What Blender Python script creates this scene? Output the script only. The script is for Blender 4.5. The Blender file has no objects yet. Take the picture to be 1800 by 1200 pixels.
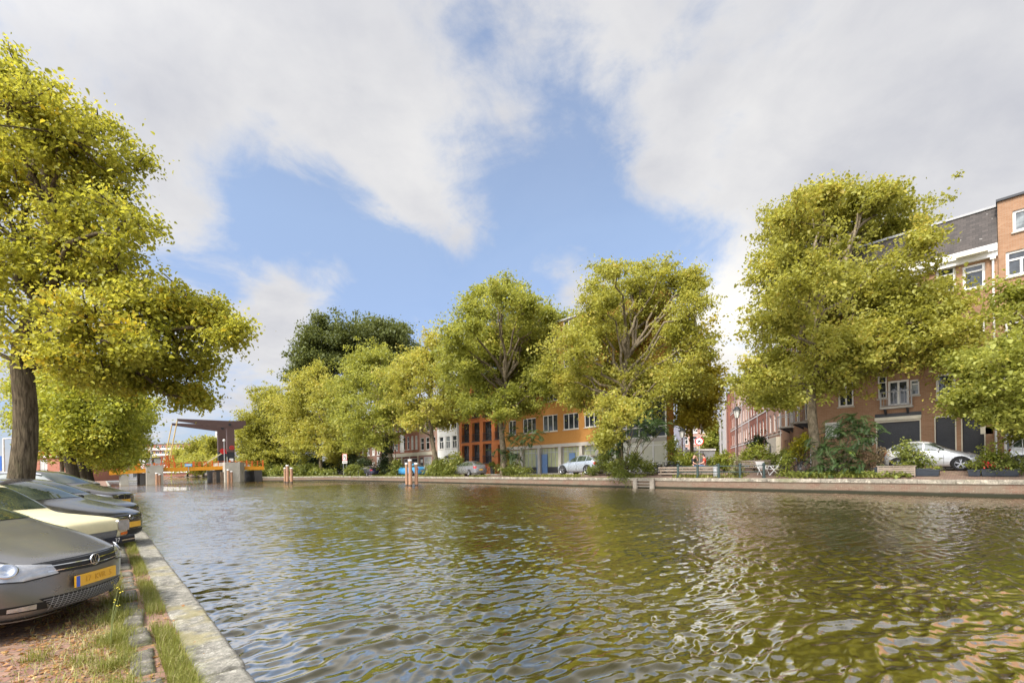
import bpy, bmesh, math, random
import numpy as np
from mathutils import Vector, Matrix
from mathutils.bvhtree import BVHTree
R = math.radians
scene = bpy.context.scene
COL = scene.collection

# ------------------------------------------------------------------ camera
YAW, ROLL, EYE, FPX = math.atan(0.9), R(0.95), 1.85, 800.0
FWD = Vector((math.sin(YAW), math.cos(YAW), 0)); RGT = Vector((FWD.y, -FWD.x, 0)); UP = Vector((0, 0, 1))
cam_data = bpy.data.cameras.new("camera"); cam = bpy.data.objects.new("camera", cam_data); COL.objects.link(cam)
cam_data.sensor_width = 36.0; cam_data.lens = 36.0 * FPX / 1800.0
cam_data.shift_y = 222.0 / 1800.0
cam_data.clip_start = 0.05; cam_data.clip_end = 5000
_m = Matrix((RGT, UP, -FWD)).transposed()
cam.matrix_world = Matrix.Translation((0, 0, EYE)) @ (_m.to_4x4() @ Matrix.Rotation(-ROLL, 4, 'Z'))
scene.camera = cam

def ray(px, py):
    u, v = (px - 900) / FPX, (822 - py) / FPX
    c, s = math.cos(ROLL), math.sin(ROLL)
    u, v = u * c + v * s, -u * s + v * c
    return FWD + RGT * u + UP * v
CAMP = Vector((0, 0, EYE))
def at_depth(px, py, Z): return CAMP + ray(px, py) * Z          # photo pixel -> point Z metres ahead
def at_x(px, py, x): d = ray(px, py); return CAMP + d * (x / d.x)  # photo pixel -> point on the plane x
def at_y(px, py, y): d = ray(px, py); return CAMP + d * (y / d.y)
def at_z(px, py, z): d = ray(px, py); return CAMP + d * ((z - EYE) / d.z)
def depth(p): return p.x * FWD.x + p.y * FWD.y

# ------------------------------------------------------------------ sun, sky, exposure
SUN_EL, SUN_DIR = R(50), Vector((-0.97, -0.14, 0)).normalized()    # horizontal direction towards the sun
sun_data = bpy.data.lights.new("sun", 'SUN'); sun = bpy.data.objects.new("sun", sun_data); COL.objects.link(sun)
sun_data.energy = 2.1; sun_data.angle = R(6.0); sun_data.color = (1.0, 0.93, 0.82)
_sd = Vector((SUN_DIR.x * math.cos(SUN_EL), SUN_DIR.y * math.cos(SUN_EL), math.sin(SUN_EL)))
sun.rotation_euler = _sd.to_track_quat('Z', 'Y').to_euler()
sun.location = (0, 0, 60)
scene.view_settings.view_transform = 'Standard'; scene.view_settings.look = 'None'
scene.view_settings.gamma = 1.0; scene.view_settings.use_curve_mapping = False
scene.view_settings.exposure = 1.03

world = bpy.data.worlds.new("World"); scene.world = world; world.use_nodes = True
def build_world():
    nt = world.node_tree; N = nt.nodes; L = nt.links; N.clear()
    def node(t, **kw):
        n = N.new(t)
        for k, v in kw.items(): setattr(n, k, v)
        return n
    def mth(op, a, b=None, c=None, clamp=False):
        n = node('ShaderNodeMath', operation=op); n.use_clamp = clamp
        for i, q in enumerate((a, b, c)):
            if q is None: continue
            if isinstance(q, (int, float)): n.inputs[i].default_value = q
            else: L.new(q, n.inputs[i])
        return n.outputs[0]
    out = node('ShaderNodeOutputWorld')
    sky = node('ShaderNodeTexSky', sky_type='NISHITA'); sky.sun_disc = False
    sky.sun_elevation = SUN_EL; sky.sun_rotation = math.atan2(SUN_DIR.x, SUN_DIR.y)
    sky.air_density = 1.0; sky.dust_density = 0.6; sky.ozone_density = 1.5
    bg1 = node('ShaderNodeBackground'); 
    tz = node('ShaderNodeTexCoord'); sz = node('ShaderNodeSeparateXYZ'); L.new(tz.outputs['Generated'], sz.inputs[0])
    hz = mth('MULTIPLY_ADD', mth('MULTIPLY', mth('MAXIMUM', sz.outputs[2], 0.0), 2.2, clamp=True), 0.62, 0.38)
    hm = node('ShaderNodeMix', data_type='RGBA', blend_type='MULTIPLY'); hm.inputs[0].default_value = 1.0; L.new(sky.outputs[0], hm.inputs[6])
    hc = node('ShaderNodeCombineXYZ'); L.new(hz, hc.inputs[0]); L.new(mth('POWER', hz, .95), hc.inputs[1]); L.new(mth('POWER', hz, .6), hc.inputs[2]); L.new(hc.outputs[0], hm.inputs[7])
    L.new(hm.outputs[2], bg1.inputs[0]); bg1.inputs[1].default_value = 0.118
    tc = node('ShaderNodeTexCoord')
    sep = node('ShaderNodeSeparateXYZ'); L.new(tc.outputs['Generated'], sep.inputs[0])
    zz = mth('ADD', mth('MAXIMUM', sep.outputs[2], 0.0), 0.32)
    cx = mth('DIVIDE', sep.outputs[0], zz); cy = mth('DIVIDE', sep.outputs[1], zz)
    comb = node('ShaderNodeCombineXYZ'); L.new(cx, comb.inputs[0]); L.new(cy, comb.inputs[1])
    def noise(scale, detail, rough, dist, off=0.0):
        mp = node('ShaderNodeMapping'); L.new(comb.outputs[0], mp.inputs[0]); mp.inputs['Location'].default_value = (off, off * .7, off * .3)
        n = node('ShaderNodeTexNoise'); n.inputs['Scale'].default_value = scale; n.inputs['Detail'].default_value = detail
        n.inputs['Roughness'].default_value = rough; n.inputs['Distortion'].default_value = dist
        L.new(mp.outputs[0], n.inputs['Vector']); return n.outputs[0]
    dens = mth('MULTIPLY', mth('SUBTRACT', noise(2.6, 11, .62, .4, 3.1), 0.5), 1.9)
    dens = mth('ADD', dens, mth('MULTIPLY', mth('SUBTRACT', noise(7.5, 8, .62, .6, 7.7), 0.5), 0.74))
    dens = mth('ADD', dens, 0.50)
    # gaps and banks of this sky, as directions
    for px, py, rad, w in CLOUDS:
        d = ray(px, py).normalized()
        dt = node('ShaderNodeVectorMath', operation='DOT_PRODUCT'); L.new(tc.outputs['Generated'], dt.inputs[0]); dt.inputs[1].default_value = d
        k = 1.0 / (1 - math.cos(R(rad)))
        e = mth('EXPONENT', mth('MULTIPLY', mth('SUBTRACT', dt.outputs['Value'], 1.0), k))
        dens = mth('MULTIPLY_ADD', e, w, dens)
    mr = node('ShaderNodeMapRange', interpolation_type='SMOOTHSTEP'); L.new(dens, mr.inputs[0]); mr.inputs[3].default_value = 0.18
    mr.inputs[1].default_value = 0.18; mr.inputs[2].default_value = 0.80
    shade = mth('ADD', mth('MULTIPLY', mth('SUBTRACT', noise(3.1, 7, .55, .4, 11.0), 0.5), 1.7), 0.58)
    thick = mth('MULTIPLY', mth('SUBTRACT', dens, 0.85), 0.55)
    shade = mth('SUBTRACT', shade, thick, clamp=True)
    for px, py, rad, w in BRIGHT:
        dt = node('ShaderNodeVectorMath', operation='DOT_PRODUCT'); L.new(tc.outputs['Generated'], dt.inputs[0]); dt.inputs[1].default_value = ray(px, py).normalized()
        shade = mth('MULTIPLY_ADD', mth('EXPONENT', mth('MULTIPLY', mth('SUBTRACT', dt.outputs['Value'], 1.0), 1.0 / (1 - math.cos(R(rad))))), w, shade)
    ramp = node('ShaderNodeMix', data_type='RGBA'); ramp.clamp_factor = False; L.new(shade, ramp.inputs[0])
    ramp.inputs[6].default_value = (0.50, 0.515, 0.58, 1); ramp.inputs[7].default_value = (0.765, 0.76, 0.765, 1)
    bg2 = node('ShaderNodeBackground'); L.new(ramp.outputs[2], bg2.inputs[0]); 
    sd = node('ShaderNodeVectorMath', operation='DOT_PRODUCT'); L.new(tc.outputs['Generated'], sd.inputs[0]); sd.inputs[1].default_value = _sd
    L.new(mth('MULTIPLY_ADD', mth('POWER', mth('MAXIMUM', sd.outputs['Value'], 0.0), 5.0), 6.5, 0.53), bg2.inputs[1])  # added unseen cloud glow around the sun direction, as fill light from behind
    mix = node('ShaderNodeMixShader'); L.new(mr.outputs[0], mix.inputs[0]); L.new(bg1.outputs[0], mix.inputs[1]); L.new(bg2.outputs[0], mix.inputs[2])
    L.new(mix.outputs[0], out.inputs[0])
BRIGHT = [(1280, 560, 7, 1.3), (700, 250, 6, .35), (1350, 300, 7, .35), (470, 640, 7, .1)]
CLOUDS = [(930, 320, 8, -.36), (1060, 420, 8, -.36), (880, 470, 9, -.36), (760, 300, 4, -.2), (640, 420, 6, -.3), (430, 340, 5.5, -.48), (545, 360, 5.5, -.48), (350, 440, 6, -.40), (560, 450, 6, -.22), (640, 510, 8, -.34),
          (1190, 450, 7, -.30), (720, 510, 7, -.26), (825, 45, 3, -.15), (1270, 262, 2.2, -.34), (1000, 195, 4, -.24), (400, 740, 6, -.24), (880, 60, 4, -.12), (1060, 330, 4, -.2),
          (480, 150, 17, .24), (690, 240, 5.5, .48), (745, 372, 3, .46), (815, 410, 3, .42), (680, 350, 3, .36), (1500, 110, 20, .30), (1390, 300, 5.5, .46), (900, 170, 6, .22),
          (1560, 280, 8, .42), (1215, 255, 2.5, .34), (500, 490, 4, .30), (620, 470, 3, .36), (470, 630, 7, .38), (330, 370, 3.2, .5), (150, 150, 14, .3), (1020, 510, 3.5, .38), (1250, 520, 4, .25),
          (1720, 300, 8, .25), (1290, 620, 8, .36), (1130, 310, 3, .34), (1170, 360, 3.5, .3), (890, 430, 2.5, .2), (1000, 300, 2, .18), (560, 420, 3, .22)]
build_world()
# ------------------------------------------------------------------ helpers
def tag(o, label=None, cat=None, group=None, kind=None):
    if label: o["label"] = label
    if cat: o["category"] = cat
    if group: o["group"] = group
    if kind: o["kind"] = kind
    return o
def empty(name, loc=(0, 0, 0), rz=0.0, label=None, cat=None, group=None, parent=None):
    o = bpy.data.objects.new(name, None); COL.objects.link(o); o.empty_display_size = 0.2
    o.location = loc; o.rotation_euler = (0, 0, rz); o.parent = parent
    return tag(o, label, cat, group)
def link(name, me, parent=None, loc=None, rot=None):
    o = bpy.data.objects.new(name, me); COL.objects.link(o); o.parent = parent
    if loc is not None: o.location = loc
    if rot is not None: o.rotation_euler = rot
    return o
KIDS = {}
def copy_tree(o, parent=None):
    c = o.copy(); COL.objects.link(c); c.parent = parent
    for ch in list(o.children): copy_tree(ch, c)
    return c
def copy_thing(o, loc, rz=None, label=None, scale=None):
    c = copy_tree(o); c.location = loc
    if rz is not None: c.rotation_euler = (0, 0, rz)
    if label: c["label"] = label
    if scale is not None: c.scale = (scale,) * 3 if isinstance(scale, (int, float)) else scale
    return c

class MB:
    """collects vertices and faces, links them as one mesh object with a metric UV map"""
    def __init__(s): s.v = []; s.f = []; s.mi = []; s.m = 0
    def add(s, vs, fs):
        b = len(s.v); s.v += [tuple(q) for q in vs]; s.f += [tuple(i + b for i in f) for f in fs]; s.mi += [s.m] * len(fs); return s
    def box(s, a, b):
        x0, y0, z0 = a; x1, y1, z1 = b
        return s.add([(x0, y0, z0), (x1, y0, z0), (x1, y1, z0), (x0, y1, z0), (x0, y0, z1), (x1, y0, z1), (x1, y1, z1), (x0, y1, z1)],
                     [(0, 3, 2, 1), (4, 5, 6, 7), (0, 1, 5, 4), (1, 2, 6, 5), (2, 3, 7, 6), (3, 0, 4, 7)])
    def cbox(s, c, d, rz=0.0, ch=0.0):
        """box centred at c with size d, turned by rz, top edges chamfered by ch"""
        hx, hy, hz = d[0] / 2, d[1] / 2, d[2] / 2; cs, sn = math.cos(rz), math.sin(rz)
        def P(x, y, z): return (c[0] + x * cs - y * sn, c[1] + x * sn + y * cs, c[2] + z)
        if ch <= 0:
            return s.add([P(-hx, -hy, -hz), P(hx, -hy, -hz), P(hx, hy, -hz), P(-hx, hy, -hz), P(-hx, -hy, hz), P(hx, -hy, hz), P(hx, hy, hz), P(-hx, hy, hz)],
                         [(0, 3, 2, 1), (4, 5, 6, 7), (0, 1, 5, 4), (1, 2, 6, 5), (2, 3, 7, 6), (3, 0, 4, 7)])
        k = hz - ch; X, Y = hx - ch, hy - ch
        return s.add([P(-hx, -hy, -hz), P(hx, -hy, -hz), P(hx, hy, -hz), P(-hx, hy, -hz), P(-hx, -hy, k), P(hx, -hy, k), P(hx, hy, k), P(-hx, hy, k),
                      P(-X, -Y, hz), P(X, -Y, hz), P(X, Y, hz), P(-X, Y, hz)],
                     [(0, 3, 2, 1), (0, 1, 5, 4), (1, 2, 6, 5), (2, 3, 7, 6), (3, 0, 4, 7), (4, 5, 9, 8), (5, 6, 10, 9), (6, 7, 11, 10), (7, 4, 8, 11), (8, 9, 10, 11)])
    def tube(s, pts, r, n=8, cap=True):
        pts = [Vector(p) for p in pts]; rs = r if isinstance(r, (list, tuple)) else [r] * len(pts)
        vs, fs = [], []; ref = None
        for i, p in enumerate(pts):
            t = (pts[min(i + 1, len(pts) - 1)] - pts[max(i - 1, 0)])
            t = t.normalized() if t.length > 1e-9 else Vector((0, 0, 1))
            if ref is None: ref = t.orthogonal().normalized()
            ref = (ref - t * ref.dot(t)); ref = ref.normalized() if ref.length > 1e-6 else t.orthogonal().normalized()
            bi = t.cross(ref)
            for k in range(n):
                a = 2 * math.pi * k / n; vs.append(p + (ref * math.cos(a) + bi * math.sin(a)) * rs[i])
        for i in range(len(pts) - 1):
            for k in range(n):
                k2 = (k + 1) % n; fs.append((i * n + k, i * n + k2, (i + 1) * n + k2, (i + 1) * n + k))
        if cap: fs.append(tuple(range(n - 1, -1, -1))); fs.append(tuple((len(pts) - 1) * n + k for k in range(n)))
        return s.add(vs, fs)
    def bar(s, a, b, w, h=None):
        """square bar from a to b"""
        a, b = Vector(a), Vector(b); h = h or w; t = (b - a).normalized()
        side = Vector((0, 0, 1)).cross(t) if abs(t.z) < .95 else Vector((1, 0, 0)).cross(t)
        side.normalize(); up = t.cross(side); vs = []
        for p in (a, b):
            for q, e in ((-1, -1), (1, -1), (1, 1), (-1, 1)): vs.append(p + side * (q * w / 2) + up * (e * h / 2))
        return s.add(vs, [(0, 3, 2, 1), (4, 5, 6, 7), (0, 1, 5, 4), (1, 2, 6, 5), (2, 3, 7, 6), (3, 0, 4, 7)])
    def lathe(s, prof, c=(0, 0, 0), n=16, axis='Z', caps=True):
        vs, fs = [], []
        for (r, h) in prof:
            for k in range(n):
                a = 2 * math.pi * k / n; x, y = r * math.cos(a), r * math.sin(a)
                p = (x, y, h) if axis == 'Z' else ((h, x, y) if axis == 'X' else (y, h, x))
                vs.append((c[0] + p[0], c[1] + p[1], c[2] + p[2]))
        for i in range(len(prof) - 1):
            for k in range(n):
                k2 = (k + 1) % n; fs.append((i * n + k, i * n + k2, (i + 1) * n + k2, (i + 1) * n + k))
        if caps: fs.append(tuple(range(n - 1, -1, -1))); fs.append(tuple((len(prof) - 1) * n + k for k in range(n)))
        return s.add(vs, fs)
    def prism(s, poly, d0, d1, fn):
        """extrude a 2-D polygon between depths d0 and d1; fn(a, b, d) -> point"""
        n = len(poly); vs = [fn(a, b, d0) for a, b in poly] + [fn(a, b, d1) for a, b in poly]
        return s.add(vs, [tuple(range(n - 1, -1, -1)), tuple(range(n, 2 * n))] + [(i, (i + 1) % n, n + (i + 1) % n, n + i) for i in range(n)])
    def mesh(s, name, mats, smooth=False):
        me = bpy.data.meshes.new(name); me.from_pydata(s.v, [], s.f)
        for m in (mats if isinstance(mats, (list, tuple)) else [mats]): me.materials.append(m)
        if s.f:
            me.polygons.foreach_set('material_index', s.mi)
            if smooth: me.polygons.foreach_set('use_smooth', [True] * len(s.f))
        metric_uv(me); me.update(); return me
    def build(s, name, mats, parent=None, loc=None, rot=None, smooth=False):
        return link(name, s.mesh(name, mats, smooth), parent, loc, rot)
def metric_uv(me):
    uv = me.uv_layers.new(name='UVMap'); nl = len(me.loops)
    if nl == 0: return
    co = np.empty(len(me.vertices) * 3); me.vertices.foreach_get('co', co); co = co.reshape(-1, 3)
    vi = np.empty(nl, dtype=np.int32); me.loops.foreach_get('vertex_index', vi)
    nf = len(me.polygons); no = np.empty(nf * 3); me.polygons.foreach_get('normal', no); no = no.reshape(-1, 3)
    lt = np.empty(nf, dtype=np.int32); me.polygons.foreach_get('loop_total', lt); fi = np.repeat(np.arange(nf), lt)
    n = no[fi]; p = co[vi]; flat = np.abs(n[:, 2]) > .75
    h = np.hypot(n[:, 0], n[:, 1]) + 1e-9
    u = np.where(flat, p[:, 0], (-n[:, 1] * p[:, 0] + n[:, 0] * p[:, 1]) / h); v = np.where(flat, p[:, 1], p[:, 2])
    uv.data.foreach_set('uv', np.stack([u, v], 1).astype(np.float32).ravel())

# ------------------------------------------------------------------ materials
MATS = {}
class NT:
    def __init__(s, name):
        s.m = bpy.data.materials.new(name); s.m.use_nodes = True; s.nt = s.m.node_tree; s.N = s.nt.nodes; s.L = s.nt.links
        s.b = s.N['Principled BSDF']; s.out = s.N['Material Output']
    def n(s, t, **kw):
        x = s.N.new(t)
        for k, v in kw.items(): setattr(x, k, v)
        return x
    def put(s, sock, v):
        if hasattr(v, 'is_output'): s.L.new(v, sock)
        elif isinstance(v, (tuple, list)) and len(v) == 3 and sock.type == 'RGBA': sock.default_value = (*v, 1)
        else: sock.default_value = v
    def coord(s, kind='Object'): return s.n('ShaderNodeTexCoord').outputs[kind]
    def mapping(s, vec, scale=(1, 1, 1), rot=(0, 0, 0), loc=(0, 0, 0)):
        m = s.n('ShaderNodeMapping'); s.put(m.inputs['Vector'], vec); m.inputs['Scale'].default_value = scale; m.inputs['Rotation'].default_value = rot; m.inputs['Location'].default_value = loc
        return m.outputs[0]
    def noise(s, vec, scale, detail=4, rough=.55, dist=0.0):
        x = s.n('ShaderNodeTexNoise'); s.put(x.inputs['Vector'], vec); x.inputs['Scale'].default_value = scale; x.inputs['Detail'].default_value = detail
        x.inputs['Roughness'].default_value = rough; x.inputs['Distortion'].default_value = dist; return x.outputs[0]
    def math(s, op, a, b=0.0, clamp=False):
        x = s.n('ShaderNodeMath', operation=op); x.use_clamp = clamp; s.put(x.inputs[0], a); s.put(x.inputs[1], b); return x.outputs[0]
    def rng(s, v, a, b, c=0.0, d=1.0):
        x = s.n('ShaderNodeMapRange'); s.put(x.inputs[0], v)
        for i, q in enumerate((a, b, c, d)): x.inputs[i + 1].default_value = q
        return x.outputs[0]
    def mix(s, f, a, b, blend='MIX'):
        x = s.n('ShaderNodeMix', data_type='RGBA', blend_type=blend); s.put(x.inputs[0], f); s.put(x.inputs[6], a); s.put(x.inputs[7], b); return x.outputs[2]
    def bump(s, h, strength=.3, dist=.02, normal=None):
        x = s.n('ShaderNodeBump'); s.put(x.inputs['Height'], h); x.inputs['Strength'].default_value = strength; x.inputs['Distance'].default_value = dist
        if normal is not None: s.put(x.inputs['Normal'], normal)
        return x.outputs[0]
    def done(s, color=None, rough=None, metal=None, normal=None, spec=None, coat=None):
        for k, v in (('Base Color', color), ('Roughness', rough), ('Metallic', metal), ('Normal', normal), ('Specular IOR Level', spec), ('Coat Weight', coat)):
            if v is not None: s.put(s.b.inputs[k], v)
        return s.m
def sc(c, k): return tuple(min(1, q * k) for q in c)
def plain(name, c, rough=.6, var=.12, scale=3.0, metal=0.0, bump=0.0, spec=.4, coat=None):
    """a painted or natural surface with slight unevenness and dirt"""
    if name in MATS: return MATS[name]
    t = NT(name); co = t.coord(); n = t.noise(co, scale, 6, .6); n2 = t.noise(co, scale * 9, 3, .6)
    col = t.mix(t.rng(n, .3, .7), sc(c, 1 - var), sc(c, 1 + var)); col = t.mix(t.rng(n2, .35, .75, 0, .5), col, sc(c, 1 - var * .8))
    nm = t.bump(n2, bump, .01) if bump else None
    MATS[name] = t.done(col, t.rng(n, .3, .7, rough * .9, min(1, rough * 1.12)), metal, nm, spec, coat); return MATS[name]
def brick(name, c1, c2, mortar, bw=.22, bh=.068, ms=.012, soot=.25, scale=1.0):
    if name in MATS: return MATS[name]
    t = NT(name); uv = t.coord('UV'); x = t.n('ShaderNodeTexBrick'); t.put(x.inputs['Vector'], uv)
    x.inputs['Scale'].default_value = scale; x.inputs['Brick Width'].default_value = bw; x.inputs['Row Height'].default_value = bh
    x.inputs['Mortar Size'].default_value = ms * .6; x.inputs['Mortar Smooth'].default_value = .4; x.inputs['Bias'].default_value = -.1
    t.put(x.inputs['Color1'], c1); t.put(x.inputs['Color2'], c2); t.put(x.inputs['Mortar'], mortar)
    n = t.noise(uv, .55, 6, .65); n2 = t.noise(uv, 14, 3, .6)
    col = t.mix(t.rng(n, .35, .75, 0, soot), x.outputs[0], sc(c1, .45)); col = t.mix(t.rng(n2, .3, .8, 0, .35), col, sc(c2, 1.18))
    MATS[name] = t.done(col, .85, None, t.bump(x.outputs[1], -.35, .008), .25); return MATS[name]
def glass_mat(name, c=(.018, .021, .024), rough=.04):
    if name in MATS: return MATS[name]
    t = NT(name); co = t.coord(); n = t.noise(co, .7, 2, .5); n2 = t.noise(co, 1.6, 3, .5)
    col = t.mix(t.rng(n2, .45, .62), c, sc(c, 2.6))
    MATS[name] = t.done(col, rough, None, t.bump(n, .05, .05), .6); return MATS[name]
def wood(name, c, rough=.7):
    if name in MATS: return MATS[name]
    t = NT(name); co = t.coord(); n = t.noise(t.mapping(co, (1.5, 1.5, 18)), 3, 6, .6); n2 = t.noise(co, 2.2, 5, .6)
    col = t.mix(t.rng(n, .3, .72), sc(c, .62), sc(c, 1.2)); col = t.mix(t.rng(n2, .45, .8, 0, .5), col, (.28, .26, .23))
    MATS[name] = t.done(col, rough, None, t.bump(n, .3, .01), .3); return MATS[name]
def stone(name, c, scale=5, lichen=None, rough=.9, wet=False):
    if name in MATS: return MATS[name]
    t = NT(name); co = t.coord(); n = t.noise(co, scale, 9, .72); n2 = t.noise(co, scale * .22, 5, .6, .4); n3 = t.noise(co, scale * 7, 5, .72)
    col = t.mix(t.rng(n, .34, .66), sc(c, .42), sc(c, 1.5)); col = t.mix(t.rng(n3, .42, .70, 0, .75), col, sc(c, .35)); col = t.mix(t.rng(n3, .56, .64, 0, .5), sc(c, .35), col) if False else col
    n4 = t.noise(co, scale * 1.7, 8, .75, .3); col = t.mix(t.rng(n4, .56, .63, 0, .7), col, sc(c, 2.1))
    if lichen: col = t.mix(t.rng(n2, .54, .66, 0, .6), col, lichen)
    MATS[name] = t.done(col, rough, None, t.bump(t.math('ADD', n, t.math('MULTIPLY', n3, .7)), .9, .03), .2); return MATS[name]
def leaf_mat(name, dark, light, autumn=None, trans=.38):
    """leaf colour differs from leaf to leaf and from twig to twig (face attribute 'tint')"""
    if name in MATS: return MATS[name]
    t = NT(name); a = t.n('ShaderNodeAttribute'); a.attribute_name = 'tint'
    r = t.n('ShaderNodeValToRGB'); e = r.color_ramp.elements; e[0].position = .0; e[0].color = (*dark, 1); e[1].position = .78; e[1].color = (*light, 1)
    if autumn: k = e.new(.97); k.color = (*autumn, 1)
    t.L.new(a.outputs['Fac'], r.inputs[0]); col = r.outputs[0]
    t.done(col, .5, None, None, .35)
    tr = t.n('ShaderNodeBsdfTranslucent'); t.put(tr.inputs[0], t.mix(.5, col, (light[0] * 1.25, light[1] * 1.15, light[2] * .6)))
    m = t.n('ShaderNodeMixShader'); m.inputs[0].default_value = trans
    t.L.new(t.b.outputs[0], m.inputs[1]); t.L.new(tr.outputs[0], m.inputs[2]); t.L.new(m.outputs[0], t.out.inputs[0])
    MATS[name] = t.m; return t.m
def paint(name, c, rough=.22, metal=0.0, flake=.0):
    if name in MATS: return MATS[name]
    t = NT(name); co = t.coord(); n = t.noise(co, 1.8, 5, .6); d = t.noise(co, 40, 3, .6)
    col = t.mix(t.rng(n, .4, .75, 0, .28), c, t.mix(.5, c, (.23, .21, .18)))
    col = t.mix(t.rng(d, .55, .75, 0, .12), col, (.3, .28, .24))
    t.done(col, t.rng(n, .3, .7, rough, rough + .14), metal, None, .5, .6); t.b.inputs['Coat Roughness'].default_value = .06
    MATS[name] = t.m; return t.m

def np_mesh(name, verts, quads, mats, tint=None, smooth=False, tris=False):
    k = 3 if tris else 4; nf = len(quads)
    me = bpy.data.meshes.new(name); me.vertices.add(len(verts)); me.vertices.foreach_set('co', np.asarray(verts, dtype=np.float32).ravel())
    me.loops.add(nf * k); me.loops.foreach_set('vertex_index', np.asarray(quads, dtype=np.int32).ravel())
    me.polygons.add(nf); me.polygons.foreach_set('loop_start', np.arange(nf, dtype=np.int32) * k)
    for m in (mats if isinstance(mats, (list, tuple)) else [mats]): me.materials.append(m)
    if smooth: me.polygons.foreach_set('use_smooth', np.ones(nf, dtype=bool))
    if tint is not None:
        a = me.attributes.new('tint', 'FLOAT', 'FACE'); a.data.foreach_set('value', np.asarray(tint, dtype=np.float32))
    me.update(calc_edges=True); return me
# ------------------------------------------------------------------ setting: ground, water, streets
STREET, COPE = 0.35, 0.85           # level of the near street and of the far quay (water is 0)
def zfar(y):
    return float(np.interp(y, [-12, 9, 22, 34, 60, 90], [1.28, 1.26, 1.12, 1.02, .86, .80]))
rng = np.random.default_rng(7)
m_earth = plain('earth', (.12, .10, .065), .95, .3, .6)
g = MB(); g.add([(-2600, -2600, -1.2), (2600, -2600, -1.2), (2600, 2600, -1.2), (-2600, 2600, -1.2)], [(0, 1, 2, 3)])
tag(g.build('ground', m_earth), kind='structure')

def water_material():
    t = NT('canal_water'); co = t.coord()
    m1 = t.mapping(co, (1.0, 3.0, 1), (0, 0, R(-8))); m2 = t.mapping(co, (.9, 2.2, 1), (0, 0, R(14)))
    n1 = t.noise(m1, 3.6, 6, .6, .8); n2 = t.noise(m2, 15.0, 4, .6, .6); n3 = t.noise(co, .09, 3, .5)
    sp = t.n('ShaderNodeSeparateXYZ'); t.put(sp.inputs[0], co); dist = t.math('ADD', t.math('MULTIPLY', sp.outputs[0], .5), sp.outputs[1])
    h = t.math('ADD', n1, t.math('MULTIPLY', n2, .22))
    bu = t.n('ShaderNodeBump'); t.put(bu.inputs['Height'], h); bu.inputs['Distance'].default_value = .05
    t.put(bu.inputs['Strength'], t.math('MULTIPLY', t.rng(n3, .35, .65, .6, 1.0), t.rng(dist, 10, 45, .06, .8)))
    col = t.mix(t.noise(co, .25, 3, .5), (.0185, .0155, .0006), (.025, .0205, .001))
    df = t.n('ShaderNodeBsdfDiffuse'); t.put(df.inputs['Color'], col)
    gl = t.n('ShaderNodeBsdfGlossy'); t.put(gl.inputs['Color'], (1, .965, .91)); gl.inputs['Roughness'].default_value = .0; t.put(gl.inputs['Normal'], bu.outputs[0])
    fr = t.n('ShaderNodeFresnel'); fr.inputs['IOR'].default_value = 1.33; t.put(fr.inputs['Normal'], bu.outputs[0])
    mx = t.n('ShaderNodeMixShader'); t.put(mx.inputs[0], t.rng(fr.outputs[0], .027, .145, .07, .82)); t.L.new(df.outputs[0], mx.inputs[1]); t.L.new(gl.outputs[0], mx.inputs[2]); t.L.new(mx.outputs[0], t.out.inputs[0])
    return t.m
m_water = water_material()
def waves(X, Y, sp):
    r = np.random.default_rng(5); H = np.zeros_like(X); DX = np.zeros_like(X); DY = np.zeros_like(X)
    # wind-driven wavelets: wavelength, heading and steepness drawn per component, crests sharpened and gusts roughening the surface
    wx = X + .22 * np.sin(.8 * Y + .5 * X) + .12 * np.sin(2.1 * X - 1.3 * Y); wy = Y + .16 * np.sin(.9 * X + .4 * Y) + .08 * np.sin(2.7 * X + 1.1 * Y)
    for i in range(150):
        lam = .07 * (.75 / .07) ** (r.random() ** 1.0); a = R(84) + r.normal(0, R(20)); k = 2 * math.pi / lam
        st = SLOPE * (.4 + 1.2 * r.random()) * float(np.interp(lam, [.07, .12, .22, .4, .75], [.7, 1.15, 1.15, .6, .28])); A = st / k; ph = r.random() * 6.283
        fade = np.clip((lam / sp - 2.0) / 1.2, 0, 1)
        th = k * (wx * math.cos(a) + wy * math.sin(a)) + ph; s = np.sin(th); c = np.cos(th) * A * fade * .6
        H += A * fade * (s + .25 * (s * s - .5)); DX += c * math.cos(a); DY += c * math.sin(a)
    gust = .80 + .25 * np.sin(.33 * X + .5 * np.sin(.17 * Y)) * np.sin(.21 * Y + 1.3) + .12 * np.sin(.9 * X - .5 * Y)
    return H * gust, DX * gust, DY * gust
SLOPE = .036
def graded(a, b, s0, s1):
    v = [a]
    while v[-1] < b: v.append(v[-1] + s0 + (s1 - s0) * (v[-1] - a) / (b - a))
    v[-1] = b; return np.array(v)
xs = graded(.78, 33.3, .024, .075); ys = graded(-2.0, 62.0, .024, .13)
X, Y = np.meshgrid(xs, ys); SPX = np.maximum(np.gradient(X, axis=1), np.gradient(Y, axis=0))
edge = np.clip((62 - Y) / 8, 0, 1) * np.clip((Y + 2) / .5, 0, 1)
Z, DX, DY = waves(X, Y, SPX); Z = Z * edge; inn = edge * np.clip((X - .8) / .25, 0, 1) * np.clip((33.3 - X) / .4, 0, 1); X = X + DX * inn; Y = Y + DY * inn
V = np.stack([X, Y, Z], -1).reshape(-1, 3); nx, ny = len(xs), len(ys)
i = (np.arange(ny - 1)[:, None] * nx + np.arange(nx - 1)[None, :]).ravel()
Q = np.stack([i, i + 1, i + 1 + nx, i + nx], 1)
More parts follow.
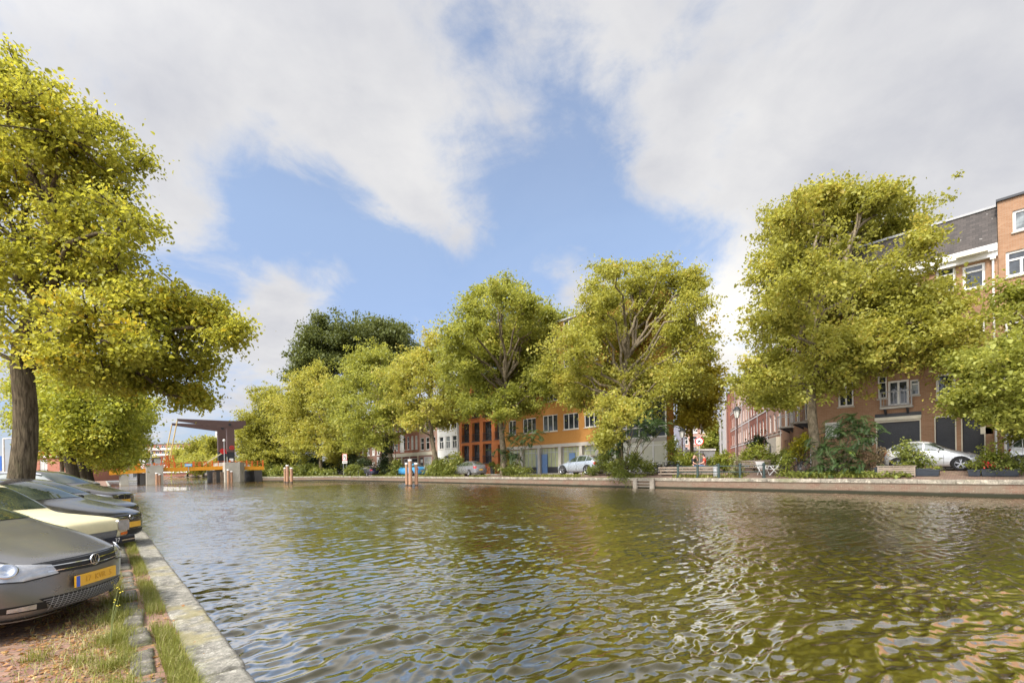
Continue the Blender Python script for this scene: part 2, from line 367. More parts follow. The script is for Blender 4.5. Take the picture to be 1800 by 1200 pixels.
ex = np.array([(.78, 62, 0), (33.3, 62, 0), (33.3, 470, 0), (.78, 470, 0), (.78, -60, 0), (33.3, -60, 0), (33.3, -2, 0), (.78, -2, 0)], float)
b = len(V); V = np.vstack([V, ex]); Q = np.vstack([Q, [[b, b + 1, b + 2, b + 3], [b + 4, b + 5, b + 6, b + 7]]])
tag(link('water', np_mesh('water', V, Q, m_water, smooth=True)), kind='structure')

# near street: brick paving with sand and moss
def paving(name, c1, c2, mortar, dirt, bw=.21, bh=.105, rot=0.0):
    t = NT(name); uv = t.coord('UV'); x = t.n('ShaderNodeTexBrick'); wob = t.n('ShaderNodeTexNoise'); t.put(wob.inputs['Vector'], uv); wob.inputs['Scale'].default_value = 2.5
    mv = t.n('ShaderNodeVectorMath', operation='SCALE'); t.put(mv.inputs[0], wob.outputs[1]); mv.inputs['Scale'].default_value = .06
    ad = t.n('ShaderNodeVectorMath', operation='ADD'); t.put(ad.inputs[0], t.mapping(uv, (1, 1, 1), (0, 0, rot))); t.put(ad.inputs[1], mv.outputs[0])
    t.put(x.inputs['Vector'], ad.outputs[0]); x.inputs['Scale'].default_value = 1; x.inputs['Brick Width'].default_value = bw; x.inputs['Row Height'].default_value = bh
    x.inputs['Mortar Size'].default_value = .009; x.inputs['Mortar Smooth'].default_value = .5; x.inputs['Bias'].default_value = 0
    t.put(x.inputs['Color1'], c1); t.put(x.inputs['Color2'], c2); t.put(x.inputs['Mortar'], mortar)
    n = t.noise(uv, 1.1, 7, .65); n2 = t.noise(uv, 22, 4, .65)
    col = t.mix(t.rng(n, .48, .68, 0, .7), x.outputs[0], dirt); col = t.mix(t.rng(n2, .45, .75, 0, .4), col, sc(c1, .5))
    return t.done(col, .9, None, t.bump(t.math('ADD', t.math('MULTIPLY', x.outputs[1], -1), t.math('MULTIPLY', n2, .5)), .6, .02), .2)
m_pave = paving('near_paving', (.22, .12, .09), (.30, .18, .13), (.18, .14, .10), (.32, .23, .15), rot=R(35))
m_asph = paving('far_paving', (.17, .11, .085), (.22, .145, .105), (.12, .10, .08), (.24, .19, .13))
g = MB()
yl = list(np.arange(-10, 40, 2.0)) + [40, 60, 100, 200, 480]
for a, bb in zip(yl[:-1], yl[1:]): g.add([(-60, a, STREET), (.50, a, STREET), (.50, bb, STREET), (-60, bb, STREET)], [(0, 1, 2, 3)])
tag(g.build('street', m_pave), kind='structure')
g = MB()
xl = [33.62, 34.4, 36.0, 41, 50, 90, 260]
def fx(x, y): return COPE - .02 + (zfar(y) - COPE + .02) * min(1, max(0, (x - 33.62) / 2.4))
yl = list(np.arange(-40, 96, 3.0)) + [96]
for a, bb in zip(yl[:-1], yl[1:]):
    for p, q in zip(xl[:-1], xl[1:]): g.add([(p, a, fx(p, a)), (q, a, fx(q, a)), (q, bb, fx(q, bb)), (p, bb, fx(p, bb))], [(0, 1, 2, 3)])
g.add([(33.62, 96, fx(33.62, 96)), (260, 96, fx(260, 96)), (260, 480, .8), (33.62, 480, .8)], [(0, 1, 2, 3)])
tag(g.build('road', m_asph), kind='structure')
m_slab = paving('pavement_slabs', (.36, .33, .29), (.42, .39, .34), (.2, .18, .15), (.28, .25, .2), .3, .3)
g = MB()
for a, bb in ((23.2, 40), (40, 60), (60, 92)):
    g.add([(39.6, a, zfar(a) + .12), (42.05, a, zfar(a) + .12), (42.05, bb, zfar(bb) + .12), (39.6, bb, zfar(bb) + .12)], [(0, 1, 2, 3)])
    g.add([(39.6, a, zfar(a) - .1), (39.6, a, zfar(a) + .12), (39.6, bb, zfar(bb) + .12), (39.6, bb, zfar(bb) - .1)], [(0, 3, 2, 1)])
a, bb = -30, 9.6
g.add([(39.4, a, zfar(a) + .12), (41.05, a, zfar(a) + .12), (41.05, bb, zfar(bb) + .12), (39.4, bb, zfar(bb) + .12)], [(0, 1, 2, 3)])
g.add([(39.4, a, zfar(a) - .1), (39.4, a, zfar(a) + .12), (39.4, bb, zfar(bb) + .12), (39.4, bb, zfar(bb) - .1)], [(0, 3, 2, 1)])
tag(g.build('pavement', m_slab), kind='structure')

# ------------------------------------------------------------------ quay walls
m_cope = stone('coping_stone', (.33, .31, .26), 9, (.36, .31, .14), wet=True)
m_cope2 = stone('far_coping', (.27, .24, .19), 2.2, (.17, .17, .09))
def quay_brick():
    t = NT('quay_brick'); uv = t.coord('UV'); x = t.n('ShaderNodeTexBrick'); t.put(x.inputs['Vector'], uv); x.inputs['Scale'].default_value = 1
    x.inputs['Brick Width'].default_value = .22; x.inputs['Row Height'].default_value = .07; x.inputs['Mortar Size'].default_value = .008
    t.put(x.inputs['Color1'], (.125, .055, .035)); t.put(x.inputs['Color2'], (.17, .095, .062)); t.put(x.inputs['Mortar'], (.17, .145, .11))
    n = t.noise(uv, .8, 7, .7); n2 = t.noise(uv, 9, 4, .7)
    col = t.mix(t.rng(n, .38, .62, 0, .85), x.outputs[0], (.145, .12, .085)); col = t.mix(t.rng(n2, .6, .75, 0, .7), col, (.42, .37, .30)); col = t.mix(t.rng(n2, .25, .4, .6, 0), col, (.09, .06, .045))
    sp = t.n('ShaderNodeSeparateXYZ'); t.put(sp.inputs[0], t.coord()); zz = t.math('ADD', sp.outputs[2], t.math('MULTIPLY', t.math('SUBTRACT', n, .5), .12))
    col = t.mix(t.rng(zz, .13, .22, 1, 0), col, (.022, .022, .012))
    return t.done(col, .85, None, t.bump(n2, .4, .01), .25)
m_qbrick = quay_brick()
far_wall = empty('quay_wall', (33.2, 0, 0), 0, 'long far canal wall of red brick with a pale stone coping and a dark wet foot', 'quay wall')
path = [(0, -40), (0, 88), (-8.8, 103.2), (-8.8, 111), (0, 124), (0, 470)]
g = MB(); c = MB()
for (x0, y0), (x1, y1) in zip(path[:-1], path[1:]):
    g.add([(x0, y0, -1), (x1, y1, -1), (x1, y1, .63), (x0, y0, .63)], [(0, 3, 2, 1)])
    L = math.hypot(x1 - x0, y1 - y0); n = max(1, int(L / 1.5)) if y0 < 100 else 4
    rz = math.atan2(y1 - y0, x1 - x0)
    for k in range(n):
        f = (k + .5) / n; l = L / n - .012
        off = .17 + rng.normal(0, .006)
        c.cbox((x0 + (x1 - x0) * f + off * math.sin(rz), y0 + (y1 - y0) * f - off * math.cos(rz), .74 + rng.normal(0, .006)), (l, .46, .22), rz + rng.normal(0, .002), .015)
g.build('brick_face', m_qbrick, far_wall); c.build('coping', m_cope2, far_wall)
gg = MB(); gg.add([(33.2, 88, COPE - .012), (24.45, 103.2, COPE - .012), (24.45, 111, COPE - .012), (33.2, 124, COPE - .012), (33.7, 124, COPE - .012), (33.7, 88, COPE - .012)], [(5, 4, 3, 2, 1, 0)])
tag(gg.build('terrain', plain('bank_soil', (.08, .09, .03), .95, .4, 1.5)), kind='structure')

near_wall = empty('quay_wall', (.81, 0, 0), 0, 'low canal wall beside the parked cars with a broad weathered grey coping', 'quay wall')
g = MB(); g.add([(-.02, -10, -1), (-.02, 480, -1), (-.02, 480, .2), (-.02, -10, .2)], [(0, 3, 2, 1)]); g.build('brick_face', m_qbrick, near_wall)
def rough_block(vs, qs, x0, x1, y0, y1, z0, z1, step, amp, seed, yaw=0.0):
    """a worn stone block as a fine grid: top and the side faces, edges broken"""
    r = np.random.default_rng(seed); nx = max(3, int((x1 - x0) / step)); ny = max(3, int((y1 - y0) / step))
    base = len(vs); cx, cy = (x0 + x1) / 2, (y0 + y1) / 2
    ph = r.random(8) * 6.28
    def nz(x, y): return amp * (math.sin(9 * x + 3 * y + ph[0]) * .5 + math.sin(23 * x - 17 * y + ph[1]) * .35 + math.sin(41 * y + 29 * x + ph[2]) * .3 + math.sin(5.3 * y + ph[3]) * .6)
    pts = []
    for j in range(-1, ny + 2):
        for ii in range(-1, nx + 2):
            u, v = min(max(ii, 0), nx) / nx, min(max(j, 0), ny) / ny
            x, y = x0 + (x1 - x0) * u, y0 + (y1 - y0) * v
            e = min(u * (x1 - x0), (1 - u) * (x1 - x0), v * (y1 - y0), (1 - v) * (y1 - y0))
            z = z1 + nz(x, y) - max(0, .018 - e) * .75
            if ii in (-1, nx + 1) or j in (-1, ny + 1): z = z0
            x += nz(y * 1.3, x) * .6 if ii <= 0 or ii >= nx else 0
            dx, dy = x - cx, y - cy
            pts.append((cx + dx * math.cos(yaw) - dy * math.sin(yaw), cy + dx * math.sin(yaw) + dy * math.cos(yaw), z))
    vs += pts; w = nx + 3
    for j in range(ny + 2):
        for ii in range(nx + 2): k = base + j * w + ii; qs.append((k, k + 1, k + 1 + w, k + w))
vs, qs = [], []; y = -1.0; k = 0
while y < 60:
    L = 1.1 + rng.random() * .9
    rough_block(vs, qs, -.315 + rng.normal(0, .008), rng.normal(0, .006), y, y + L - .008, .1, .352 + rng.normal(0, .004), .035 if y < 14 else .15, .0045, 100 + k); y += L; k += 1
rough_block(vs, qs, -.315, 0, 60, 470, .1, .35, 1.0 if 0 else 40, .0, 99)
link('coping', np_mesh('coping', vs, qs, m_cope, smooth=True), near_wall)
# kerb blocks between street and coping, half sunk in the grass
m_kerb = stone('kerb_stone', (.22, .20, .165), 7, (.17, .19, .08)); y = 2.9; k = 0
while y < 24:
    L = .34 + rng.random() * .3; vs, qs = [], []
    rough_block(vs, qs, -.075, .075, -L / 2, L / 2, -.15, .0, .025 if y < 11 else .08, .008, 300 + k, rng.normal(0, .05))
    o = link('kerb_stone', np_mesh('kerb_stone', vs, qs, m_kerb, smooth=True), None, (.245 + rng.normal(0, .02), y + L / 2, STREET + .035 + rng.normal(0, .015)))
    tag(o, 'worn grey kerb block sunk in the grass strip beside the quay coping', 'kerb stone', 'kerb blocks along the near quay')
    y += L + .06 + rng.random() * .22; k += 1
# ------------------------------------------------------------------ buildings
m_white = plain('white_paint', (.72, .70, .66), .45, .08, 2)
m_cream = plain('cream_paint', (.60, .55, .43), .5, .1, 2)
m_grey = plain('grey_metal', (.36, .36, .36), .45, .1, 3)
m_dark = plain('dark_metal', (.035, .036, .04), .45, .2, 3)
m_concrete = plain('concrete', (.42, .39, .34), .85, .14, 1.2, bump=.2)
m_roof = plain('roof_tar', (.06, .058, .055), .9, .25, .5)
m_glass = glass_mat('window_glass')
m_glass2 = glass_mat('window_glass_pale', (.10, .11, .11), .06)
m_curtain = plain('net_curtain', (.50, .49, .45), .35, .15, 4, spec=.6)
m_green = plain('green_film', (.36, .38, .22), .2, .18, 1.3, spec=.6)
m_blue = plain('blue_door', (.13, .22, .40), .4, .1, 2)
def slate():
    t = NT('slate'); uv = t.coord('UV'); x = t.n('ShaderNodeTexBrick'); t.put(x.inputs['Vector'], uv); x.inputs['Scale'].default_value = 1
    x.inputs['Brick Width'].default_value = .28; x.inputs['Row Height'].default_value = .17; x.inputs['Mortar Size'].default_value = .006
    t.put(x.inputs['Color1'], (.045, .038, .034)); t.put(x.inputs['Color2'], (.075, .062, .055)); t.put(x.inputs['Mortar'], (.02, .018, .016))
    n = t.noise(uv, 2.2, 4, .7); col = t.mix(t.rng(n, .66, .70, 0, .8), x.outputs[0], (.5, .48, .44))
    return t.done(col, .7, None, t.bump(x.outputs[1], -.4, .01), .3)
m_slate = slate()
B_BROWN = brick('brown_brick', (.275, .138, .068), (.35, .20, .115), (.31, .26, .20))
B_RED = brick('red_brick', (.26, .085, .05), (.33, .13, .08), (.30, .24, .2))
B_RED2 = brick('deep_red_brick', (.22, .065, .04), (.28, .10, .065), (.28, .2, .16))
B_PINK = brick('pink_brick', (.40, .22, .17), (.45, .27, .21), (.42, .36, .3))
B_DARK = brick('dark_brick', (.15, .075, .05), (.20, .10, .07), (.22, .18, .15))
B_ORANGE = plain('orange_render', (.40, .13, .04), .8, .16, .8)
B_MUSTARD = brick('mustard_brick', (.37, .17, .04), (.41, .20, .055), (.34, .17, .06), .22, .07, .006, .12)
B_WHITE = plain('white_render', (.68, .67, .64), .8, .1, .7)
B_TILE = brick('orange_tiles', (.50, .10, .025), (.56, .14, .04), (.3, .07, .03), .25, .3, .02, .1)

WCACHE = {}
def window_mesh(w, h, cols, transom, fw, frame_m, pane_m):
    key = (round(w, 2), round(h, 2), cols, transom, fw, frame_m.name, pane_m.name)
    if key not in WCACHE:
        f = MB(); d0, d1 = -.05, .03
        f.box((0, d0, 0), (fw, d1, h)); f.box((w - fw, d0, 0), (w, d1, h)); f.box((fw, d0, 0), (w - fw, d1, fw)); f.box((fw, d0, h - fw), (w - fw, d1, h))
        top = h - fw
        if transom: tz = h * transom; f.box((fw, d0 + .008, tz - fw * .4), (w - fw, d1, tz + fw * .4))
        for k in range(1, cols):
            x = w * k / cols; f.box((x - fw * .45, d0 + .005, fw), (x + fw * .45, d1, (h * transom - fw * .4) if transom and transom < .99 else top))
        p = MB(); p.add([(fw * .5, .012, fw * .5), (w - fw * .5, .012, fw * .5), (w - fw * .5, .012, h - fw * .5), (fw * .5, .012, h - fw * .5)], [(0, 1, 2, 3)])
        s = MB(); s.box((-.06, -.20, -.10), (w + .06, -.002, -.012))
        WCACHE[key] = (f.mesh('window', frame_m), p.mesh('pane', pane_m), s.mesh('sill', m_concrete if frame_m is not m_dark else m_grey))
    return WCACHE[key]
def facade(g, W, H, ops, depth=.16, z0=0.0):
    us = sorted({0, W, *[min(max(o[0], 0), W) for o in ops], *[min(max(o[2], 0), W) for o in ops]}); vs = sorted({z0, H, *[min(max(o[1], z0), H) for o in ops], *[min(max(o[3], z0), H) for o in ops]})
    for a, b in zip(us[:-1], us[1:]):
        for c, d in zip(vs[:-1], vs[1:]):
            mu, mv = (a + b) / 2, (c + d) / 2
            if any(o[0] < mu < o[2] and o[1] < mv < o[3] for o in ops): continue
            g.add([(a, 0, c), (b, 0, c), (b, 0, d), (a, 0, d)], [(0, 1, 2, 3)])
    for o in ops:
        a, c, b, d = o[:4]; e = o[4] if len(o) > 4 and isinstance(o[4], float) else depth
        g.add([(a, 0, c), (b, 0, c), (b, 0, d), (a, 0, d), (a, e, c), (b, e, c), (b, e, d), (a, e, d)], [(0, 4, 5, 1), (1, 5, 6, 2), (2, 6, 7, 3), (3, 7, 4, 0)])
class House:
    """facade plane at local y=0 looking along -y; local x runs left to right seen from the front"""
    def __init__(s, name, label, loc, rz, W, H, D, wall_m, cat='building', group=None, z0=None):
        s.o = empty(name, loc, rz, label, cat, group); s.W, s.H, s.D, s.m = W, H, D, wall_m; s.ops = []; s.loc = loc; s.n = 0
    def px(s, x0, y0, x1, y1):
        """photo rectangle on a canal-side facade -> opening (u0, v0, u1, v1)"""
        X = s.loc[0]; xm, ym = (x0 + x1) / 2, (y0 + y1) / 2
        return (s.loc[1] - at_x(x0, ym, X).y, at_x(xm, y1, X).z - s.loc[2], s.loc[1] - at_x(x1, ym, X).y, at_x(xm, y0, X).z - s.loc[2])
    def win(s, r, cols=1, transom=None, fw=.08, frame=None, pane=None, depth=.16, sill=True):
        u0, v0, u1, v1 = r; u0, u1 = max(u0, .05), min(u1, s.W - .05)
        if u1 - u0 < .25 or v1 - v0 < .25: return None
        s.ops.append((u0, v0, u1, v1, float(depth)))
        s.n += 1; pm = pane or (m_glass, m_glass, m_glass2, m_glass, m_curtain, m_glass)[(s.n * 7 + int(u0 * 3 + v0 * 5)) % 6]
        f, p, si = window_mesh(round(u1 - u0, 2), round(v1 - v0, 2), cols, transom, fw, frame or m_white, pm)
        w = link('window', f, s.o, (u0, depth - .03, v0)); link('pane', p, w)
        if sill: link('sill', si, w, (0, -depth + .14, 0))
        return w
    def panel(s, r, name, mat, depth=.14, ribs=0.0, label=None):
        u0, v0, u1, v1 = r; s.ops.append((u0, v0, u1, v1, float(depth)))
        g = MB(); 
        if ribs:
            z = v0
            while z < v1 - 1e-6:
                t = min(v1, z + ribs); g.box((u0, depth - .02, z), (u1, depth + .02, t - .012)); z += ribs
            g.box((u0, depth - .008, v0), (u1, depth + .03, v1))
        else: g.box((u0 + .001, depth - .01, v0), (u1 - .001, depth + .03, v1))
        o = g.build(name, mat, s.o)
        if label: o['label'] = label
        return o
    def box(s, name, mat, a, b, parent=None): return MB().box(a, b).build(name, mat, parent or s.o)
    def finish(s, roof_m=None, parapet=.25, roof=True):
        g = MB(); facade(g, s.W, s.H, s.ops); W, H, D = s.W, s.H, s.D
        g.add([(0, 0, 0), (0, D, 0), (0, D, H), (0, 0, H)], [(0, 3, 2, 1)]); g.add([(W, 0, 0), (W, D, 0), (W, D, H), (W, 0, H)], [(0, 1, 2, 3)])
        g.add([(0, D, 0), (W, D, 0), (W, D, H), (0, D, H)], [(1, 0, 3, 2)]); g.add([(0, 0, H), (W, 0, H), (W, D, H), (0, D, H)], [(0, 1, 2, 3)])
        inner = MB(); inner.add([(.02, .6, 0), (W - .02, .6, 0), (W - .02, .6, H - .02), (.02, .6, H - .02)], [(0, 1, 2, 3)])
        g.build('wall', s.m, s.o)
        if roof:
            r = MB(); r.box((-.06, -.12, H + .003), (W + .06, D, H + parapet)); r.build('roof', roof_m or m_roof, s.o)
        return s.o
    def railing(s, u0, u1, v0, v1, out=.45, mat=None, bars=9, slab=True, name='balcony'):
        g = MB(); mat = mat or m_grey
        if slab:
            g.box((u0 - .05, -out, v0 - .16), (u1 + .05, -.003, v0 - .02)); b = g.build(name, m_concrete, s.o)
            for u in (u0 + .15, u1 - .3): MB().prism([(-.003, v0 - .165), (-.003, v0 - .6), (-out * .8, v0 - .165)], u, u + .12, lambda a, z, d: (d, a, z)).build('bracket', m_dark, b)
            g = MB()
        y = -out
        g.bar((u0, y, v1), (u1, y, v1), .05); g.bar((u0, y, v0 + .06), (u1, y, v0 + .06), .03)
        for e in (u0, u1): g.bar((e, -.003, v1), (e, y, v1), .05); g.bar((e, y, v0 - .02), (e, y, v1), .05)
        for k in range(1, bars): g.bar((u0 + (u1 - u0) * k / bars, y, v0 + .05), (u0 + (u1 - u0) * k / bars, y, v1), .022)
        for e in (u0, u1):
            for k in (1, 2): g.bar((e, y + out * k / 3, v0 + .05), (e, y + out * k / 3, v1), .022)
        return g.build('railing', mat, b if slab else s.o)
RZ = R(-90)
# --- brown brick corner house with slate mansard
h = House('brick_house', 'brown brick corner house with slate mansard roof, black roller shutters and a grey balcony', (41, 10.3, 1.27), RZ, 9.62, 13.75, 12, B_BROWN)
for r in ((1542, 741, 1617, 800), (1645, 733, 1679, 800), (1692, 730, 1730, 800)):
    u0, v0, u1, v1 = h.px(*r); h.panel((u0, .02, u1, v1), 'roller_shutter', m_dark, .22, .11)
    fr = MB(); fr.box((u0 - .06, -.012, .02), (u0 - .001, .05, v1 + .1)); fr.box((u1 + .001, -.012, .02), (u1 + .06, .05, v1 + .1)); fr.box((u0 - .001, -.014, v1 + .002), (u1 + .001, .05, v1 + .12)); fr.build('door_frame', m_cream, h.o)
u0, v0, u1, v1 = h.px(1542, 741, 1617, 800); h.box('awning_box', m_cream, (u0 - .1, -.22, v1 + .13), (u1 + .1, -.016, v1 + .36)); h.box('lintel', m_dark, (u0 - .1, -.05, v1 + .362), (u1 + .1, -.003, v1 + .62))
h.win(h.px(1543, 661, 1559, 700), 1, .72); h.win(h.px(1560.5, 668, 1598, 712), 2, None, .13, sill=False); h.win(h.px(1599.5, 667, 1616, 694), 1, .72)
u0, v0, u1, v1 = h.px(1550, 690, 1604, 714); h.railing(u0, u1, v0, v0 + 1.0, .55)
for dy, k in ((0, 1), (-92, 1), (-186, 1)):
    h.win(h.px(1645, 656 + dy, 1680, 700 + dy), 1, .7 if dy else None, .13)
    h.win(h.px(1692, 654 + dy * 1.02, 1732, 697 + dy * 1.02), 1, .72 if dy else None, .13, pane=m_glass)
    h.win(h.px(1473, 664 + dy * .88, 1500, 714 + dy * .88), 2, .68, .11)
    if dy: h.win(h.px(1547, 668 + dy * .94, 1614, 708 + dy * .94), 3, .7, .11)
h.win(h.px(1450, 742, 1476, 768), 2)
aw = MB(); u0, v0, u1, v1 = h.px(1690, 452, 1734, 512)
aw.prism([(-.02, v1 + .22), (-.02, v1 + .12), (-.75, v1 - .02), (-.75, v1 + .08)], u0 - .2, u1 + .1, lambda a, z, d: (d, a, z)); aw.build('awning', m_cream, h.o)
cn = MB(); cn.box((-.1, -.38, 13.35), (9.62, -.003, 13.78)); cn.box((-.1, -.24, 13.05), (9.62, -.003, 13.347)); cn.build('cornice', m_white, h.o)
mr_ = MB(); mr_.prism([(-.3, 13.785), (.75, 16.35), (.95, 16.45), (11, 16.45), (11, 13.785)], -.1, 9.62, lambda a, z, d: (d, a, z)); mr_.build('roof', m_slate, h.o)
gt = MB(); gt.bar((-.1, .72, 16.43), (9.62, .72, 16.43), .10, .14); gt.build('ridge_trim', m_grey, h.o)
dp = MB(); dp.tube([(9.42, -.10, 0), (9.42, -.10, 12.9)], .055, 8); dp.box((9.30, -.25, 12.9), (9.54, -.003, 13.3)); dp.build('drainpipe', m_white, h.o)
gra = MB(); gp = h.px(1521, 762, 1538, 784); r7 = random.Random(4)
for k in range(7):
    cx = gp[0] + (gp[2] - gp[0]) * (k + .5) / 7; cz = gp[1] + (gp[3] - gp[1]) * (.3 + .35 * (k % 2))
    gra.tube([(cx + .12 * math.cos(a) * (1 + .3 * (k % 3)), -.012, cz + .2 * math.sin(a)) for a in [q * .7 + k for q in range(7)]], .022, 5)
gra.build('graffiti', m_white, h.o)
h.finish(roof=False)
# its side along the side street
SD = R(28.5); sdx, sdy = math.cos(SD), math.sin(SD); SRZ = R(208.5)
def side_loc(s, z): return (41 + sdx * s, 10.3 + sdy * s, z)
hs = House('brick_house', 'brown brick house flank with balconies and narrow windows in the side street', side_loc(12, 1.25), SRZ, 12, 13.2, 8, B_BROWN)
for k, u in enumerate((1.0, 3.2, 5.6, 8.2)):
    for v in (4.2, 7.3, 10.4): hs.win((u, v, u + 1.3, v + 2.0), 2, .7, .1)
    for e in (0, .75): hs.win((u + e, 1.0, u + e + .5, 2.9), 1, None, .06, frame=m_dark)
for u in (3.0, 7.9): hs.railing(u, u + 1.7, 4.05, 5.05, 1.0, bars=6)
dpp = MB(); dpp.tube([(10.6, -.1, 0), (10.6, -.1, 12.9)], .06); dpp.build('drainpipe', m_white, hs.o)
hs.win((10.9, .9, 11.5, 2.8), 1, None, .06, frame=m_dark); hs.win((10.8, 4.2, 11.7, 6.2), 1, .7); hs.win((10.8, 7.3, 11.7, 9.3), 1, .7)
hs.finish()
# --- taller neighbour at the edge of the frame
h = House('brick_house', 'tall brown brick house with parapet and arched white entrance beside the drainpipe', (41.02, .66, 1.28), RZ, 11, 16.35, 12, B_BROWN)
for r, c, tz in (((1780, 365, 1822, 403), 1, None), ((1768, 437, 1824, 482), 2, .66), ((1766, 550, 1822, 592), 2, .66), ((1764, 640, 1820, 690), 2, .66)):
    h.win(h.px(*r), c, tz, .13)
u0, v0, u1, v1 = h.px(1765, 752, 1832, 800); h.win((u0, .05, u1, v1), 4, .80, .12, pane=m_glass2, sill=False)
ar = MB(); uc = (u0 + u1) / 2; rr = (u1 - u0) / 2; pts = [(uc + rr * math.cos(a), v1 + .1 + .62 * rr * math.sin(a)) for a in [R(180 - 15 * k) for k in range(13)]]
ar.prism(pts, -.012, .02, lambda a, z, d: (a, d, z)); ar.build('fanlight', m_glass, h.o)
ar = MB(); ar.tube([(a, -.03, z) for a, z in pts], .07, 6); ar.box((u0 - .05, -.045, v1 + .01), (u1 + .05, -.003, v1 + .16)); ar.build('arch_trim', m_white, h.o)
h.box('name_plate', m_cream, (u0 - 1.0, -.02, 2.2), (u0 - .45, -.003, 2.65))
for u in (7.2, 9.2):
    for v in (4.3, 7.7, 11, 13.6): h.win((u, v, u + 1.2, v + 1.9), 2, .7)
h.finish(m_dark, .14)
# --- row in the side street (right side)
specs = [(12, 7, 12.6, B_PINK, 'white shop house with cream ground floor box in the side street', 'w'), (19, 6.5, 14.0, B_RED, 'red brick house with white lintels next to the white shop', 'r'), (25.5, 7, 13.2, B_RED2, 'deep red brick house with tall white windows in the side street', 'r'),
         (32.5, 7, 14.2, B_PINK, 'pinkish brick terrace house with many white windows in the side street', 'r'), (39.5, 8, 14.4, B_PINK, 'pale brick house behind the street lamp in the side street', 'r'), (47.5, 9, 15.2, B_RED, 'narrow terrace house beside the red brick pier in the side street', 'r')]
for s0, w, H, m, lab, kd in specs:
    t = House('terrace_house', lab, side_loc(s0 + w, 1.2), SRZ, w - .02, H, 8, m, group='terrace houses along the side street')
    n = int(w / 1.9)
    for k in range(n):
        u = (w / n) * (k + .22)
        for fl in range(1, 4): t.win((u, 1.0 + 3.15 * fl, u + 1.1, 3.0 + 3.15 * fl), 1, .68, .11)
        if kd == 'r': t.win((u, .5, u + 1.15, 2.9), 1, .75, .1)
    for fl in (1, 2, 3): t.box('lintel', m_white if kd == 'r' else m_concrete, (0, -.05, .55 + 3.15 * fl), (w - .03, -.003, .70 + 3.15 * fl))
    if kd == 'w':
        t.box('shop_front', m_cream, (.4, -.5, 0), (w - .3, -.06, 3.4)); t.box('doorway', m_dark, (3.2, -.54, 0), (4.2, -.503, 2.6))
    t.box('cornice', m_white, (-.0, -.28, H - .35), (w - .03, -.003, H - .02))
    dp = MB(); dp.tube([(w - .35, -.08, 0), (w - .35, -.08, H - .4)], .05); dp.build('drainpipe', m_grey, t.o); t.finish(parapet=.1)
t = House('brick_tower', 'narrow red brick stair tower standing proud of the terrace', side_loc(59.2, 1.2), SRZ, 2.6, 14.2, 8, B_RED2); t.o.location = (side_loc(58.4, 1.2)[0] - sdy * .35, side_loc(58.4, 1.2)[1] + sdx * .35, 1.2)
t.box('fire_ledge', m_dark, (.4, -.04, 5), (2.2, -.003, 5.2)); t.finish()
for k in range(5):
    s0 = 60 + k * 13; t = House('apartment_block', ['pale red brick block with grey glazed bays beyond the brick tower', 'far pale brick block in the depth of the side street'][min(k, 1)], side_loc(s0 + 13, 1.2), SRZ, 12.9, 12.6, 9, B_PINK, group='blocks at the far end of the side street')
    t.o.location = (t.loc[0] - sdy * .2, t.loc[1] + sdx * .2, 1.2)
    for u in (1.2, 7.4):
        b = MB(); b.box((u + 2, -.7, 2.6), (u + 4.2, -.003, 13.6)); bay = b.build('glazed_bay', m_grey, t.o); g = MB()
        for fl in range(4): g.box((u + 2.2, -.72, 3.1 + 2.6 * fl), (u + 4.0, -.703, 4.9 + 2.6 * fl))
        g.build('pane', m_glass2, bay)
        for fl in range(4): t.win((u, .9 + 3.1 * fl, u + 1.2, 2.7 + 3.1 * fl), 1, None, .09)
    t.finish(parapet=.1)
# end of the side street
for k, (px, lab) in enumerate(((1248, 'pink brick house with white shopfront closing the side street'), (1222, 'pink brick house behind the grey container at the street end'))):
    p = at_depth(px, 812, 128); e = House('street_end_house', lab, (p.x, p.y, 1.1), R(-62), 7.6, 12.5, 8, B_PINK, group='houses closing the side street')
    e.o.location = p + Vector((-.5 * 3.8, .88 * 3.8, 0)) ; e.o.location.z = 1.1
    for u in (.5, 2.9, 5.3):
        for fl in range(4): e.win((u, .6 + 3.0 * fl, u + 1.6, 2.8 + 3.0 * fl), 2, .6, .14)
    e.box('shop_front', m_white, (.1, -.1, 2.9), (7.4, -.01, 3.4)); e.finish()

# --- mustard block on the corner
h = House('apartment_block', 'mustard brick apartment block with concrete shopfront and glazed corner', (42.1, 48.35, 1.0), RZ, 24.75, 18.7, 1.6, B_MUSTARD)
for dy in (0, -53, -106, -158):
    f = 1 - .0 * dy
    for (a, y0, b, y1, s) in ((894, 739, 907, 764, .93), (919, 735, 942, 761, .97), (954, 729, 980, 758, 1.0), (990, 726, 1017, 754, 1.05), (1027, 722, 1052, 750, 1.09)):
        h.win(h.px(a, y0 + dy * s, b, y1 + dy * s), 3 if b - a > 15 else 2, None, .09, pane=m_glass)
gu = h.px(917, 785, 1056, 825); u_end = h.px(1056, 760, 1168, 800)
h.ops.append((.6, 0.0, h.W - .02, 3.32, .5))
bm = MB(); bm.box((.6, -.08, 3.34), (h.W + .1, -.003, 3.75)); bm.build('concrete_band', m_concrete, h.o)
for pxx in (917, 947, 984, 1021, 1050): u = 48.35 - at_x(pxx, 810, 42.1).y; h.box('column', m_concrete, (u - .22, -.04, 0), (u + .22, .45, 3.33))
sf = MB(); sf.box((.6, .42, .9), (h.W - .3, .46, 3.3)); sf.build('shop_glazing', m_green, h.o)
sb = MB(); sb.box((.6, .36, 0), (h.W - .3, .48, .9)); sb.build('plinth', m_dark, h.o)
mu = MB()
for k in range(34): u = .9 + k * .7; mu.box((u, .37, .9), (u + .07, .419, 3.3))
